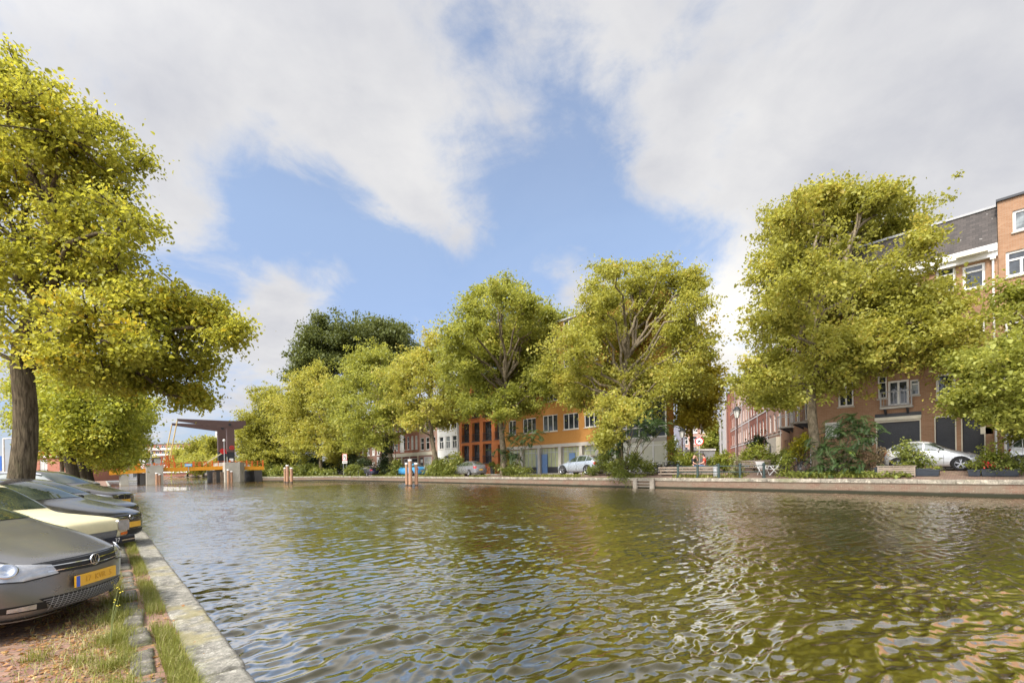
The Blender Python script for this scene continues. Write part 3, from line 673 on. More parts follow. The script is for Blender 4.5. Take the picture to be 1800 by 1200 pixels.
mu.box((.6, .36, 2.72), (h.W - .3, .418, 2.8)); mu.build('mullion', m_grey, h.o)
for pxx in (945, 955, 1003): u = 48.35 - at_x(pxx, 810, 42.1).y; d = h.box('door', m_blue, (u - .45, .26, 0), (u + .45, .355, 2.55)); MB().box((u + .3, .23, 1.0), (u + .36, .257, 1.2)).build('handle', m_grey, d)
uA = 48.35 - at_x(1062, 760, 42.1).y; uB = h.W + .12
cg = MB(); cg.box((uA, -.15, 3.76), (uB, -.003, 7.7)); cb = cg.build('corner_glazing', m_glass, h.o)
fr = MB()
for k in range(6): u = uA + (uB - uA) * k / 5; fr.box((u - .07, -.21, 3.7), (u + .07, -.152, 7.9))
for z in (3.72, 4.75, 7.72): fr.box((uA, -.20, z), (uB, -.153, z + .14))
fr.build('frame', m_white, cb); MB().box((uA, -.178, 3.86), (uB, -.154, 4.74)).build('spandrel', plain('navy_panel', (.03, .04, .06), .3), cb)
gl = MB(); gl.box((uA + .5, -.02, .25), (uB - .02, .12, 3.33)); pn = gl.build('shop_panel', plain('cream_film', (.58, .56, .44), .35, .06, 1.5), h.o)
fr = MB()
for k in range(6): u = uA + .5 + (uB - uA - .6) * k / 5; fr.box((u - .08, -.09, 0), (u + .08, -.023, 3.33))
fr.box((uA + .5, -.085, 2.9), (uB, -.024, 3.0)); fr.build('frame', m_white, pn)
at_ = h.box('dormer', m_grey, (15.0, -.1, 18.73), (16.7, 1.2, 20.6)); MB().box((15.15, -.13, 19.0), (16.5, -.103, 20.4)).build('pane', m_glass2, at_)
h.finish(m_grey, .2)
t = House('apartment_flank', 'orange and white flank of the mustard block along the side street', (42.6, 23.84, 1.0), SD, 16, 16.5, .25, B_ORANGE)
for u in (.6, 3.4, 6.2, 9, 12):
    for fl in range(1, 5): t.win((u, .9 + 3.2 * fl, u + 1.6, 2.9 + 3.2 * fl), 2, None, .12)
t.box('shop_panel', m_cream, (.1, -.06, 0), (9, -.003, 3.3)); t.finish()
# --- orange rendered house with french balconies
h = House('apartment_house', 'orange rendered house with dark french balconies between white and mustard buildings', (42, 59.05, .9), RZ, 10.6, 14.2, 12, B_ORANGE)
for a, b in ((812, 824.5), (830, 843), (849, 864), (870, 882)):
    for y0, y1, rail in ((744, 777, 1), (783, 817, a < 868), (702, 735, 1), (660, 693, 1)):
        k = -(a - 812) * .10
        if a > 868 and y0 == 783: h.panel(h.px(875, 781, 883, 815), 'door', m_dark, .4); continue
        r = h.px(a, y0 + k, b, y1 + k); w = h.win(r, 2, None, .09, frame=m_dark, pane=m_glass, depth=.55, sill=False)
        if rail:
            g = MB(); zt = r[1] + 1.05
            g.bar((r[0] - .08, -.06, zt), (r[2] + .02, -.06, zt), .06)
            g.bar((r[0] - .08, -.06, r[1] + .05), (r[2] + .02, -.06, r[1] + .05), .05)
            for q in range(15): u = r[0] + (r[2] - r[0]) * q / 14; g.bar((u, -.06, r[1] + .05), (u, -.06, zt), .018)
            g.box((r[0] - .1, -.18, r[1] - .1), (r[2] + .02, -.003, r[1] - .01)); g.build('balcony_railing', m_dark, h.o)
h.box('wall_lamp', m_dark, (8.35, -.16, 2.6), (8.5, -.003, 3.0)); h.finish(m_dark, .2)
# --- white house
h = House('canal_house', 'white painted canal house with sash windows and dark garage lintel', (42, 65.35, .85), RZ, 6.28, 13.0, 11, B_WHITE)
for u in (.5, 2.4, 4.3):
    for v in (4.3, 7.4, 10.3): h.win((u, v, u + 1.3, v + 2.1), 2, .6, .12)
h.win((2.6, .1, 5.6, 2.7), 3, .75, .12, pane=m_curtain, sill=False); h.box('lintel', m_dark, (2.4, -.12, 2.75), (5.8, -.003, 3.15)); h.win((.5, .1, 1.5, 2.7), 1, .8, .1)
dp = MB(); dp.tube([(6.1, -.1, 0), (6.1, -.1, 12.6)], .08); dp.build('drainpipe', m_grey, h.o); h.box('cornice', m_white, (-.0, -.3, 12.6), (6.27, -.003, 12.95)); h.finish()
# --- shop house with black and white front
h = House('canal_house', 'canal house with black and white shopfront and large white framed window', (42, 71.3, .83), RZ, 5.9, 12.2, 11, B_PINK)
for u in (.4, 2.2, 4.1):
    for v in (4.4, 7.6): h.win((u, v, u + 1.2, v + 2.2), 1, .6, .12)
h.win((1.5, .2, 4.0, 3.2), 3, .7, .14, pane=m_curtain, sill=False)
for u in (.15, 4.3):
    a = h.panel((u, .02, u + 1.1, 3.1), 'shop_door', m_dark, .1); MB().box((u + .2, .04, 2.2), (u + .9, .088, 2.8)).build('fanlight', m_white, a)
h.box('cornice', m_cream, (0, -.25, 3.5), (5.88, -.003, 4.1)); h.finish()
# --- red brick house with arched ground floor
h = House('canal_house', 'red brick canal house with five slim white windows above a cream shopfront band', (42, 83.4, .8), RZ, 12.05, 12.6, 11, B_RED)
for k in range(8):
    u = .45 + k * 1.46
    for v in (4.7, 8.2): h.win((u, v, u + .85, v + 2.45), 1, .62, .11)
for k in range(4): h.win((.5 + k * 2.9, .2, 2.6 + k * 2.9, 3.1), 3, .75, .12, sill=False)
h.box('cornice', m_cream, (0, -.3, 3.45), (12.03, -.003, 4.1)); 
for u in (.2, 3.0, 5.9, 8.8, 11.7): h.box('column', m_cream, (u - .16, -.12, 0), (u + .16, -.003, 3.44))
h.box('gable', m_white, (5.3, -.05, 4.3), (6.7, -.003, 7.6)); h.finish()
for k, (yy, m, lab) in enumerate(((95.6, B_DARK, 'dark brick canal house with white windows behind the plane trees'), (107.8, B_RED, 'red brick canal house mostly hidden behind the plane trees by the bridge'), (120, B_DARK, 'dark brick house behind trees next to the bridge end'))):
    h = House('canal_house', lab, (43, yy, .8), RZ, 12.1, 12.5, 10, m)
    for u in (.6, 3.0, 5.4, 7.8, 10.2):
        for v in (.6, 4.2, 7.6): h.win((u, v, u + 1.3, v + 2.2), 2, .6, .14, pane=m_curtain if (k + int(u)) % 2 else None)
    h.finish()
# --- left bank: brick house with orange roof band, seen under the near tree
p0 = at_depth(44, 822, 108); e = House('brick_house', 'red brick house with bright orange roof and white dormer behind the parked cars', (p0.x, p0.y, .35), R(-42), 15, 5.75, 9, brick('house_brick', (.36, .12, .07), (.41, .17, .11), (.35, .27, .22)))
e.win((3.5, 1.6, 5.3, 5.3), 2, .8, .1, pane=m_curtain); e.win((8.2, 2.6, 9.2, 5.3), 1, None, .14); e.win((11.0, 2.6, 12.2, 5.3), 1, None, .14); e.win((.6, 2.5, 1.8, 4.5), 1, None, .12)
e.railing(3.4, 5.4, 1.6, 2.9, .2, m_dark, 9, slab=False)
e.box('eaves', m_white, (-.2, -.35, 5.77), (15.2, -.003, 6.2)); r = MB(); r.prism([(-.3, 6.21), (.9, 8.6), (3.4, 9.6), (9, 6.7), (9, 6.21)], -.15, 15.1, lambda a, z, d: (d, a, z)); r.build('roof', B_TILE, e.o)
dm = e.box('dormer', m_white, (2.4, .2, 6.9), (6.6, 2.6, 8.55))
for k in range(3): MB().box((2.65 + k * 1.32, .17, 7.3), (3.8 + k * 1.32, .197, 8.3)).build('pane', (m_curtain, m_curtain, m_glass)[k], dm)
e.box('ridge_band', m_dark, (-.1, 1.2, 8.9), (10, 3.6, 9.75)); e.box('chimney', B_DARK, (.2, 2.4, 9.0), (.9, 3.2, 10.6)); e.finish(roof=False)
# --- far blocks beyond the bridge
p = at_depth(272, 820, 250); e = House('apartment_block', 'red brick apartment block with white balcony bands beyond the bridge', (p.x, p.y, .3), R(-42), 24, 17.5, 10, B_RED)
e.o.location.x -= 3
for fl in range(5):
    bnd = e.box('balcony_band', m_white, (1, -.8, 2.0 + 3.1 * fl), (23, -.01, 3.0 + 3.1 * fl))
    for k in range(7): e.win((1.2 + k * 3.2, 3.05 + 3.1 * fl, 3.2 + k * 3.2, 4.5 + 3.1 * fl), 2, None, .15, sill=False)
e.finish()
p = at_depth(391, 800, 240); e = House('tower_block', 'pale round-topped residential tower far behind the drawbridge', (p.x - 3, p.y, .5), R(-42), 7, 27, 7, B_WHITE)
for fl in range(8): e.win((.6, 1.2 + 3.2 * fl, 6.2, 2.6 + 3.2 * fl), 4, None, .12, sill=False)
e.finish()
p = at_depth(196, 830, 120); e = House('pavilion', 'low white pavilion with glass front by the far end of the bridge', (p.x - 4, p.y, .35), R(-42), 14, 5.5, 6, B_WHITE)
for k in range(4): e.win((1 + k * 3.2, .6, 3.6 + k * 3.2, 3.2), 2, None, .12)
e.finish()
# ------------------------------------------------------------------ trees and plants
L_PLANE = leaf_mat('plane_leaf', (.14, .155, .016), (.47, .46, .10), (.55, .44, .09), .54)
L_PLANE2 = leaf_mat('green_plane_leaf', (.125, .15, .016), (.435, .45, .10), (.52, .45, .09), .54)
L_NEAR = leaf_mat('near_leaf', (.15, .175, .016), (.52, .51, .085), (.66, .47, .04), .55)
L_LIME = leaf_mat('lime_leaf', (.12, .16, .015), (.48, .50, .075), (.6, .5, .05), .46)
L_POPLAR = leaf_mat('poplar_leaf', (.05, .07, .018), (.17, .195, .055), None, .35)
L_BUSH = leaf_mat('bush_leaf', (.055, .075, .014), (.25, .28, .055), (.38, .34, .09), .38)
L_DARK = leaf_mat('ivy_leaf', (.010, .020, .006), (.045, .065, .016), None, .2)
L_FERN = leaf_mat('frond_leaf', (.02, .045, .016), (.085, .135, .04), (.2, .25, .04), .32)
L_BRIGHT = leaf_mat('bright_leaf', (.09, .12, .016), (.34, .37, .06), (.5, .4, .06), .4)
L_DRY = leaf_mat('dry_leaf', (.12, .09, .05), (.30, .22, .12), (.35, .3, .2), .25)
def bark(name, c1, c2, stretch=7, bump=.6):
    t = NT(name); co = t.coord(); n = t.noise(t.mapping(co, (stretch, stretch, 1.3)), 2.2, 7, .65, .6); n2 = t.noise(co, 3.0, 5, .6)
    col = t.mix(t.rng(n, .36, .64), c1, c2); col = t.mix(t.rng(n2, .55, .75, 0, .5), col, (.13, .13, .06))
    return t.done(col, .95, None, t.bump(n, bump, .05), .15)
BARK = bark('rough_bark', (.045, .035, .022), (.19, .15, .095), 9, 1.0)
BARK_P = bark('plane_bark', (.085, .068, .042), (.25, .20, .135), 2.5, .3)
BARK_D = bark('dark_bark', (.03, .025, .018), (.09, .075, .05))

def leaf_cloud(P, size, r, up=.55, droop=.25, wide=.8, fine=False):
    n = len(P); nrm = r.normal(0, 1, (n, 3)); nrm[:, 2] = np.abs(nrm[:, 2]) * .6 + up; nrm /= np.linalg.norm(nrm, axis=1)[:, None]
    a = r.normal(0, 1, (n, 3)); a -= nrm * (a * nrm).sum(1)[:, None]; a /= np.linalg.norm(a, axis=1)[:, None] + 1e-9
    b = np.cross(nrm, a); L = (size * np.clip(np.exp(r.normal(-.04, .32, n)), .4, 1.7))[:, None]; W = L * wide * .5 * r.uniform(.75, 1.15, (n, 1))
    tip = P + a * L; tip[:, 2] -= (L * droop)[:, 0]
    if not fine:
        mid = P + a * L * .45 + nrm * L * .08
        return np.stack([P, mid + b * W, tip, mid - b * W], 1).reshape(-1, 3), np.arange(n * 4).reshape(-1, 4)
    m1 = P + a * L * .25; m2 = P + a * L * .65; m2[:, 2] -= (L * droop * .4)[:, 0]; f = nrm * W * .45
    V = np.stack([P, m1 + b * W * .9 + f, m2 + b * W * .85 + f, tip, m2 - b * W * .85 + f, m1 - b * W * .9 + f], 1).reshape(-1, 3); i = np.arange(n) * 6
    return V, np.concatenate([np.stack([i, i + 1, i + 2, i + 3], 1), np.stack([i, i + 3, i + 4, i + 5], 1)])
def crown_mesh(name, tips, tipw, per, sig, size, mat, r, up=.55, droop=.25, wide=.8, hang=0.0, fine=False):
    nt = len(tips); k = np.repeat(np.arange(nt), per); n = len(k)
    off = r.normal(0, 1, (n, 3)) * np.array([sig, sig, sig * .62]) * (.45 + 1.1 * r.random(nt))[k][:, None]; off[:, 2] -= hang * np.abs(r.normal(0, 1, n))
    P = tips[k] + off; V, Q = leaf_cloud(P, size, r, up, droop, wide, fine)
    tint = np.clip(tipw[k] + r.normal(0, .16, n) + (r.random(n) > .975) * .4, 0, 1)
    return np_mesh(name, V, Q, mat, np.concatenate([tint, tint]) if fine else tint)
def curve(p, q, sag, n, r, wob=.06):
    p, q = np.array(p, float), np.array(q, float); t = np.linspace(0, 1, n)[:, None]; L = np.linalg.norm(q - p)
    c = p + (q - p) * t; c[:, 2] += (sag * L * 4 * t * (1 - t))[:, 0]; w = r.normal(0, wob * L, (n, 3)); w[0] = w[-1] = 0
    return c + w * .5
def tree(name, label, base, lobes, fork, tr, leaf, leafmat, barkmat, seed, per=42, tips_m2=1.1, sig=.42, group='', cat='tree', lean=(0, 0), up=.55, hang=0.0, limbs=True, tw=(.46, .17), twig=8, wide=.8, loc=None, limb_from=.55, fine=False):
    """base: foot of trunk; lobes: list of (centre, radii) of leaf masses; fork: height where limbs leave; tr: trunk radius"""
    r = np.random.default_rng(seed); base = np.array(base, float); root = empty(name, base, 0, label, cat, group or None)
    tips, tw_ = [], []
    C = np.array([c for c, _ in lobes]); top = C[:, 2].max()
    wood = MB(); ctr = C.mean(0); fk = base + np.array([lean[0], lean[1], fork])
    # trunk with root flare
    zs = np.linspace(0, 1, 9); tp = [base + (fk - base) * z + np.array([math.sin(z * 5 + seed) * tr * .25, math.cos(z * 4 + seed) * tr * .25, 0]) * (z > 0) for z in zs]
    tp[0] = base - np.array([0, 0, .25])
    wood.tube([p - base for p in tp], [tr * (1.0 + .38 * math.exp(-z * fork / max(tr, .05) * .9) - .22 * z) for z in zs], 14)
    lead_top = np.array([ctr[0] * .6 + fk[0] * .4, ctr[1] * .6 + fk[1] * .4, fk[2] + (top - fk[2]) * .72])
    lead = curve(fk, lead_top, .0, 9, r, .07)
    if limbs: wood.tube([p - base for p in lead], [max(.03, tr * .78 * (1 - i / 9.5)) for i in range(9)], 8)
    for (c, rad) in lobes:
        c = np.array(c); rad = np.array(rad, float)
        if limbs:
            hh = np.clip((c[2] - fk[2]) / max(.1, lead_top[2] - fk[2]) * limb_from, 0, .95); s = lead[int(hh * 8)]
            cv = curve(s, c, .07, 7, r, .07); L = np.linalg.norm(c - s)
            r0 = min(tr * .5, .02 + .020 * L); wood.tube([p - base for p in cv], [r0 * (1 - .78 * i / 6) for i in range(7)], 6, cap=False)
        area = 4 * math.pi * ((rad[0] * rad[1]) ** 1.6 / 3 + (rad[0] * rad[2]) ** 1.6 / 3 + (rad[1] * rad[2]) ** 1.6 / 3) ** (1 / 1.6)
        nb = max(7, int(area * tips_m2 / 4.2)); d = r.normal(0, 1, (nb, 3)); d[:, 2] = d[:, 2] * .9 + .1; d /= np.linalg.norm(d, axis=1)[:, None]
        ln = np.clip(r.normal(.97, .17, nb) + (r.random(nb) > .88) * r.uniform(.15, .55, nb), .55, 1.75) * (1 + .14 * np.sin(d[:, 0] * 6 + seed) * np.cos(d[:, 2] * 5 + d[:, 1] * 3)); ts = np.array([.32, .52, .70, .85, .97])
        wig = r.normal(0, .11, (nb, 5, 3)); t = (d[:, None, :] * (ln[:, None] * ts[None, :])[:, :, None] + wig) * rad; t[:, :, 2] -= .10 * rad[2] * ts[None, :] ** 2
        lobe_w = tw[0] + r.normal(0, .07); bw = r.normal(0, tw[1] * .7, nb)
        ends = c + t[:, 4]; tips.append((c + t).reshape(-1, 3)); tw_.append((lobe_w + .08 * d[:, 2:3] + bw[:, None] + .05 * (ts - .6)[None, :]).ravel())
        if limbs:
            for q in ends[:twig]:
                cv = curve(c, q, -.03, 4, r, .08); wood.tube([p - base for p in cv], [.035 * min(1, rad.mean() / 1.5), .026, .017, .008], 5, cap=False)
    tips = np.vstack(tips); tw_ = np.concatenate(tw_)
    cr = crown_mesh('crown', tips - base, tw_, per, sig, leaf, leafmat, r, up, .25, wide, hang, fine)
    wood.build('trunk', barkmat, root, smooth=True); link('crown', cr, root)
    return root
def lobes_px(Z, L, dz=.75, seed=0):
    """crown masses measured on the photo at distance Z, each with its own depth"""
    r = np.random.default_rng(seed); o = []; xs = [q[0] for q in L]; xm = (min(xs) + max(xs)) / 2; hw = max(1, (max(xs) - min(xs)) / 2 + 30)
    for q in L:
        px, py, a, b = q[:4]; half = hw * Z / FPX * math.sqrt(max(.05, 1 - ((px - xm) / hw) ** 2)); d = q[4] if len(q) > 4 else r.uniform(-1, 1) * half * dz
        p = at_depth(px, py, Z + d); k = (Z + d) / FPX; o.append(((p.x, p.y, p.z), (a * k, max(a, b) * k, b * k)))
    return o
def between(L, f, seed, hang=1.0):
    """loose sprays that close the gaps between neighbouring masses and hang below them"""
    r = np.random.default_rng(seed); o = []
    for i, (c, rad) in enumerate(L):
        if r.random() > f: continue
        d = sorted((np.linalg.norm(np.array(c) - np.array(q)), j) for j, (q, _) in enumerate(L) if j != i); j = d[r.integers(0, min(3, len(d)))][1]
        m = np.array(c) * .5 + np.array(L[j][0]) * .5 + r.normal(0, .25, 3) * rad; k = r.uniform(.35, .6); o.append((tuple(m), (rad[0] * k, rad[1] * k, rad[2] * k * r.uniform(.8, 1.3))))
    lo = sorted(L, key=lambda q: q[0][2])[:max(2, len(L) // 3)]
    for c, rad in lo:
        if r.random() < f * hang: o.append(((c[0] + r.normal(0, .5) * rad[0], c[1] + r.normal(0, .5) * rad[1], c[2] - rad[2] * r.uniform(.7, 1.15)), (rad[0] * .35, rad[1] * .35, rad[2] * r.uniform(.45, .8))))
    return o
def back_fill(Z, L, n, seed):
    """the far half of the crown"""
    r = np.random.default_rng(seed); idx = r.choice(len(L), n); hw = (max(q[0] for q in L) - min(q[0] for q in L)) / 2 * Z / FPX
    return [(L[i][0] + r.uniform(-25, 25), L[i][1] + r.uniform(-10, 20), L[i][2] * .9, L[i][3] * .9, r.uniform(.3, .85) * hw) for i in idx]
# near tree
NEAR = [(15, 190, 95, 80), (100, 235, 95, 80), (50, 330, 110, 95), (175, 330, 85, 80), (228, 375, 62, 62), (100, 450, 115, 70), (-70, 300, 120, 150), (-60, 500, 110, 110), (40, 130, 70, 50),
        (150, 555, 100, 55), (255, 515, 70, 45), (300, 590, 95, 60), (340, 530, 75, 45), (378, 575, 50, 45), (250, 640, 65, 42), (345, 655, 50, 45), (95, 610, 60, 40), (-30, 130, 60, 60), (180, 440, 80, 60),
        (205, 470, 60, 45), (110, 640, 55, 30), (310, 690, 50, 24), (200, 600, 70, 45), (130, 380, 70, 60), (20, 440, 80, 60), (235, 300, 45, 40), (170, 225, 45, 40), (-60, 610, 50, 40), (400, 590, 28, 24), (375, 540, 40, 28), (290, 550, 60, 40)]
bn = at_depth(33, 822, 12.5)
tree('street_tree', 'large near elm with ridged bark and yellowing crown reaching over the parked cars', (bn.x, bn.y, STREET), lobes_px(12.6, NEAR, .42, 3) + between(lobes_px(12.6, NEAR, .42, 3), .55, 9), 4.6, .30, .086, L_NEAR, BARK, 11, per=31, tips_m2=4.2, sig=.165, lean=(.1, .1), tw=(.45, .19), twig=14, hang=.05, fine=True)
# row behind it on the left bank
for k, (px, X, Lb, lab, tr) in enumerate((
        (108, -3.6, [(75, 720, 40, 40), (115, 700, 45, 45), (90, 770, 35, 28), (130, 745, 40, 35), (70, 690, 40, 30), (110, 660, 50, 30)], 'slim street tree with yellow tufts between the big elm and the brick house', .22),
        (125, -1.7, [(105, 720, 50, 50), (160, 715, 55, 50), (150, 680, 60, 40), (205, 700, 45, 40), (175, 760, 50, 38), (215, 740, 35, 35), (130, 775, 35, 25), (200, 660, 50, 30)], 'dark trunked street tree second in line behind the big elm', .42),
        (143, -1.4, [(180, 745, 45, 40), (215, 735, 40, 40), (195, 780, 45, 30), (232, 770, 24, 30), (165, 785, 30, 22), (225, 710, 30, 30)], 'leafy street tree third in line along the parked cars', .38),
        (157, -1.2, [(200, 775, 32, 24), (225, 785, 25, 22), (185, 795, 28, 18), (235, 800, 16, 16), (210, 805, 26, 14)], 'street tree fourth in line near the bridge ramp', .40))):
    b = at_x(px, 800, X); Zt = depth(b)
    tree('street_tree', lab, (b.x, b.y, STREET), lobes_px(Zt, Lb + back_fill(Zt, Lb, len(Lb) // 2, k), .7, 20 + k), max(2.2, (at_depth(px, 800, Zt).z - STREET)), tr, .105 + Zt * .0024, L_LIME, BARK_D if k else BARK_P, 30 + k, per=34, tips_m2=3.4 if k < 2 else 1.6, sig=.24 + Zt * .004, group='street trees along the parked cars')
# far bank plane trees
FAR = [
 (1437, 36.2, 830, 'big plane tree with pale trunk in front of the brown brick corner house', .33, 6.0,
  [(1400, 400, 55, 50), (1465, 385, 65, 52), (1525, 350, 42, 35), (1560, 420, 75, 65), (1615, 435, 48, 48), (1355, 470, 45, 48), (1420, 480, 75, 65), (1500, 500, 85, 75), (1590, 520, 80, 70), (1340, 565, 44, 52), (1400, 585, 75, 65), (1480, 610, 85, 65), (1565, 610, 75, 60), (1640, 600, 60, 50), (1326, 650, 27, 32), (1365, 680, 58, 45), (1440, 670, 46, 30), (1515, 645, 44, 28), (1672, 560, 38, 38), (1600, 645, 45, 24), (1372, 705, 34, 16), (1668, 635, 32, 30), (1560, 345, 25, 22), (1445, 345, 25, 20)]),
 (1868, 36.4, 832, 'plane tree at the frame edge whose crown overlaps the tall brick house', .4, 4.6,
  [(1790, 545, 42, 45), (1810, 605, 65, 55), (1762, 640, 42, 42), (1795, 690, 55, 36), (1735, 690, 34, 20), (1795, 735, 34, 26), (1715, 640, 24, 22), (1860, 560, 70, 70), (1880, 650, 70, 60), (1800, 510, 30, 26), (1770, 715, 36, 18), (1700, 700, 26, 12)]),
 (1092, 36.0, 832, 'wide plane tree in front of the glazed corner of the mustard block', .36, 5.2,
  [(1060, 520, 45, 40), (1125, 510, 45, 45), (1190, 505, 45, 42), (1226, 540, 28, 36), (1040, 585, 62, 52), (1120, 585, 75, 55), (1190, 585, 52, 52), (1232, 600, 22, 34), (1000, 615, 48, 40), (975, 650, 30, 26), (1050, 665, 64, 44), (1130, 665, 66, 46), (1192, 665, 44, 42), (1080, 712, 52, 24), (1150, 708, 46, 22), (1085, 480, 30, 20), (1165, 480, 26, 20), (1215, 490, 24, 20), (1010, 690, 36, 20), (1070, 765, 20, 10)]),
 (886, 36.0, 836, 'plane tree with forked trunk between the orange and mustard buildings', .42, 5.5,
  [(880, 530, 42, 36), (840, 555, 48, 42), (930, 550, 42, 36), (960, 580, 38, 38), (800, 600, 46, 42), (870, 605, 64, 52), (940, 615, 54, 46), (830, 660, 55, 42), (900, 672, 56, 42), (790, 640, 30, 28), (955, 660, 38, 36), (850, 708, 55, 22), (915, 712, 32, 20), (845, 515, 22, 20), (890, 500, 18, 16), (985, 560, 30, 26)]),
 (771, 36.0, 836, 'yellower leaning plane tree in front of the white canal house', .40, 5.6,
  [(748, 612, 34, 32), (710, 660, 38, 36), (760, 655, 42, 40), (720, 708, 42, 32), (768, 708, 36, 30), (800, 690, 28, 36), (745, 740, 44, 18), (780, 625, 26, 26), (700, 630, 24, 24), (800, 735, 18, 14)]),
 (688, 36.4, 836, 'plane tree with ivy covered trunk beside the white trailer', .38, 6.0,
  [(650, 640, 52, 32), (620, 680, 42, 40), (680, 680, 42, 40), (640, 735, 52, 40), (688, 735, 36, 36), (605, 720, 34, 36), (645, 775, 44, 18), (665, 620, 26, 18)]),
 (565, 36.4, 838, 'plane tree with low hanging crown behind the paired mooring posts', .42, 6.0,
  [(540, 690, 42, 30), (580, 700, 38, 38), (520, 740, 38, 36), (570, 750, 46, 40), (530, 785, 40, 24), (590, 785, 32, 20), (555, 668, 30, 18)]),
 (497, 36.0, 838, 'farthest plane tree of the bank, spreading towards the drawbridge', .45, 6.0,
  [(482, 705, 40, 30), (452, 745, 34, 33), (490, 755, 42, 38), (440, 785, 26, 28), (470, 800, 36, 20), (505, 720, 34, 30), (430, 765, 18, 24), (500, 800, 26, 18)])]
for k, (px, X, py, lab, tr, fk, Lb) in enumerate(FAR):
    b = at_x(px, py, X); Zt = depth(b); b.z = zfar(b.y) - .05
    sz = .085 + Zt * .0024
    LB = lobes_px(Zt, Lb, .8, 50 + k)
    tree('plane_tree', lab, b, LB + between(LB, .6, 300 + k, 0 if k in (0, 1) else .8) + lobes_px(Zt, back_fill(Zt, Lb, int(len(Lb) * .45), k + 5), .5, 70 + k), fk, tr, sz, L_PLANE2 if k in (1, 3, 5) else L_PLANE, BARK_P, 60 + k, per=42 if Zt < 40 else (34 if Zt < 60 else 26), tips_m2=1.5 if Zt < 40 else (1.15 if Zt < 60 else .85), sig=.27 + Zt * .0022, twig=9, fine=Zt < 40, group='plane trees along the far quay', lean=((.0, .3) if px != 771 else (0, 1.6)), wide=.9, tw=((.50, .2), (.44, .2), (.52, .18), (.42, .2), (.60, .18), (.50, .16), (.56, .18), (.42, .18))[k])
# dark poplars behind
for k, (px, Z, Lb) in enumerate(((560, 118, [(545, 615, 36, 36), (570, 585, 34, 30), (530, 650, 26, 25), (575, 640, 42, 40), (600, 605, 30, 34)]), (640, 122, [(622, 600, 40, 34), (660, 590, 44, 36), (640, 640, 48, 36), (685, 585, 28, 26)]), (712, 126, [(700, 605, 36, 34), (720, 640, 30, 30), (690, 650, 30, 30)]))):
    b = at_depth(px, 830, Z); tree('poplar', ['dark green poplar rising left behind the plane trees', 'broad dark green poplar in the middle of the group behind the plane trees', 'dark green poplar on the right of the group behind the plane trees'][k], (b.x, b.y, .8), lobes_px(Z, Lb, .6, 90 + k), 12, .5, .52, L_POPLAR, BARK_D, 95 + k, per=30, tips_m2=.42, sig=.85, group='dark poplars behind the far bank')
# hanging tree at the mouth of the side street
b = at_x(1216, 815, 47); Zt = depth(b)
HB = [(1222, 600, 22, 36), (1234, 650, 17, 40), (1212, 660, 20, 42), (1238, 695, 13, 36), (1213, 705, 19, 38), (1226, 728, 16, 24), (1203, 735, 11, 14), (1242, 722, 9, 20)]
tree('weeping_tree', 'tall narrow tree with hanging olive foliage at the mouth of the side street', (b.x, b.y, 1.1), lobes_px(Zt, HB, .6, 7), 7, .2, .26, leaf_mat('olive_leaf', (.15, .14, .012), (.50, .43, .05), (.55, .42, .05), .5), BARK_P, 8, per=34, tips_m2=1.7, sig=.4, hang=.35)
for k, (px, Z, Lb) in enumerate(((1256, 105, [(1256, 775, 13, 22), (1252, 795, 13, 14), (1258, 750, 9, 14)]),)):
    b = at_depth(px, 818, Z); tree('street_tree', 'small bright green tree in front of the pale row in the side street', (b.x, b.y, 1.1), lobes_px(Z, Lb, .5, 3), 3, .15, .4, L_BRIGHT, BARK_D, 17, per=30, tips_m2=1.6, sig=.4)
# trees beyond the bridge
for k, (px, Z, Lb) in enumerate(((330, 215, [(322, 800, 22, 18), (338, 812, 24, 14), (312, 815, 16, 12)]), (358, 190, [(355, 792, 26, 22), (366, 808, 26, 16), (348, 815, 20, 12)]), (385, 165, [(384, 795, 22, 24), (392, 812, 22, 16), (375, 780, 14, 12)]), (243, 170, [(243, 800, 16, 18), (250, 815, 16, 12), (236, 815, 12, 12)]), (262, 230, [(258, 812, 10, 10), (266, 818, 8, 8)]))):
    b = at_depth(px, 832, Z); tree('distant_tree', ['hazy green tree farthest along the canal beyond the bridge', 'rounded green tree beyond the bridge next to the farthest one', 'green tree beyond the bridge just left of the brown tower', 'green tree beyond the bridge on the left bank', 'small tree beyond the left pier of the bridge'][k], (b.x, b.y, .5), lobes_px(Z, Lb, .6, 120 + k), 3, .35, .75, L_PLANE, BARK_D, 130 + k, per=26, tips_m2=.30, sig=1.0, group='trees beyond the bridge', limbs=False)
# ------------------------------------------------------------------ drawbridge
m_bridge = plain('orange_bridge_paint', (.62, .26, .012), .45, .08, 1.5)
m_rust = plain('red_orange_paint', (.58, .13, .02), .5, .12, 2)
m_tower = plain('brown_tower_steel', (.092, .052, .042), .5, .08, .6)
m_black = plain('black_paint', (.02, .02, .022), .5, .2, 2)
m_pier = plain('pier_concrete', (.36, .33, .27), .9, .16, .9, bump=.25)
m_dark_concrete = plain('dark_concrete', (.05, .045, .04), .6, .25, 1)  # very dark tone for the piers below the deck and the post feet
m_rope = plain('yellow_rod', (.50, .36, .14), .5, .1, 3)
m_redl = plain('red_signal', (.55, .02, .015), .4, .1, 3)
m_asphalt = plain('asphalt', (.06, .06, .062), .9, .15, 2)
BY = 104.0
br = empty('drawbridge', (12.6, BY, 0), 0, 'orange drawbridge with brown lifting towers and balance beams across the canal', 'bridge')
def bl(px, py, y=BY): p = at_y(px, py, y); return Vector((p.x - 12.6, p.y - BY, p.z))
def bbox(name, mat, x0, x1, y0, y1, z0, z1): return MB().box((x0 - 12.6, y0 - BY, z0), (x1 - 12.6, y1 - BY, z1)).build(name, mat, br)
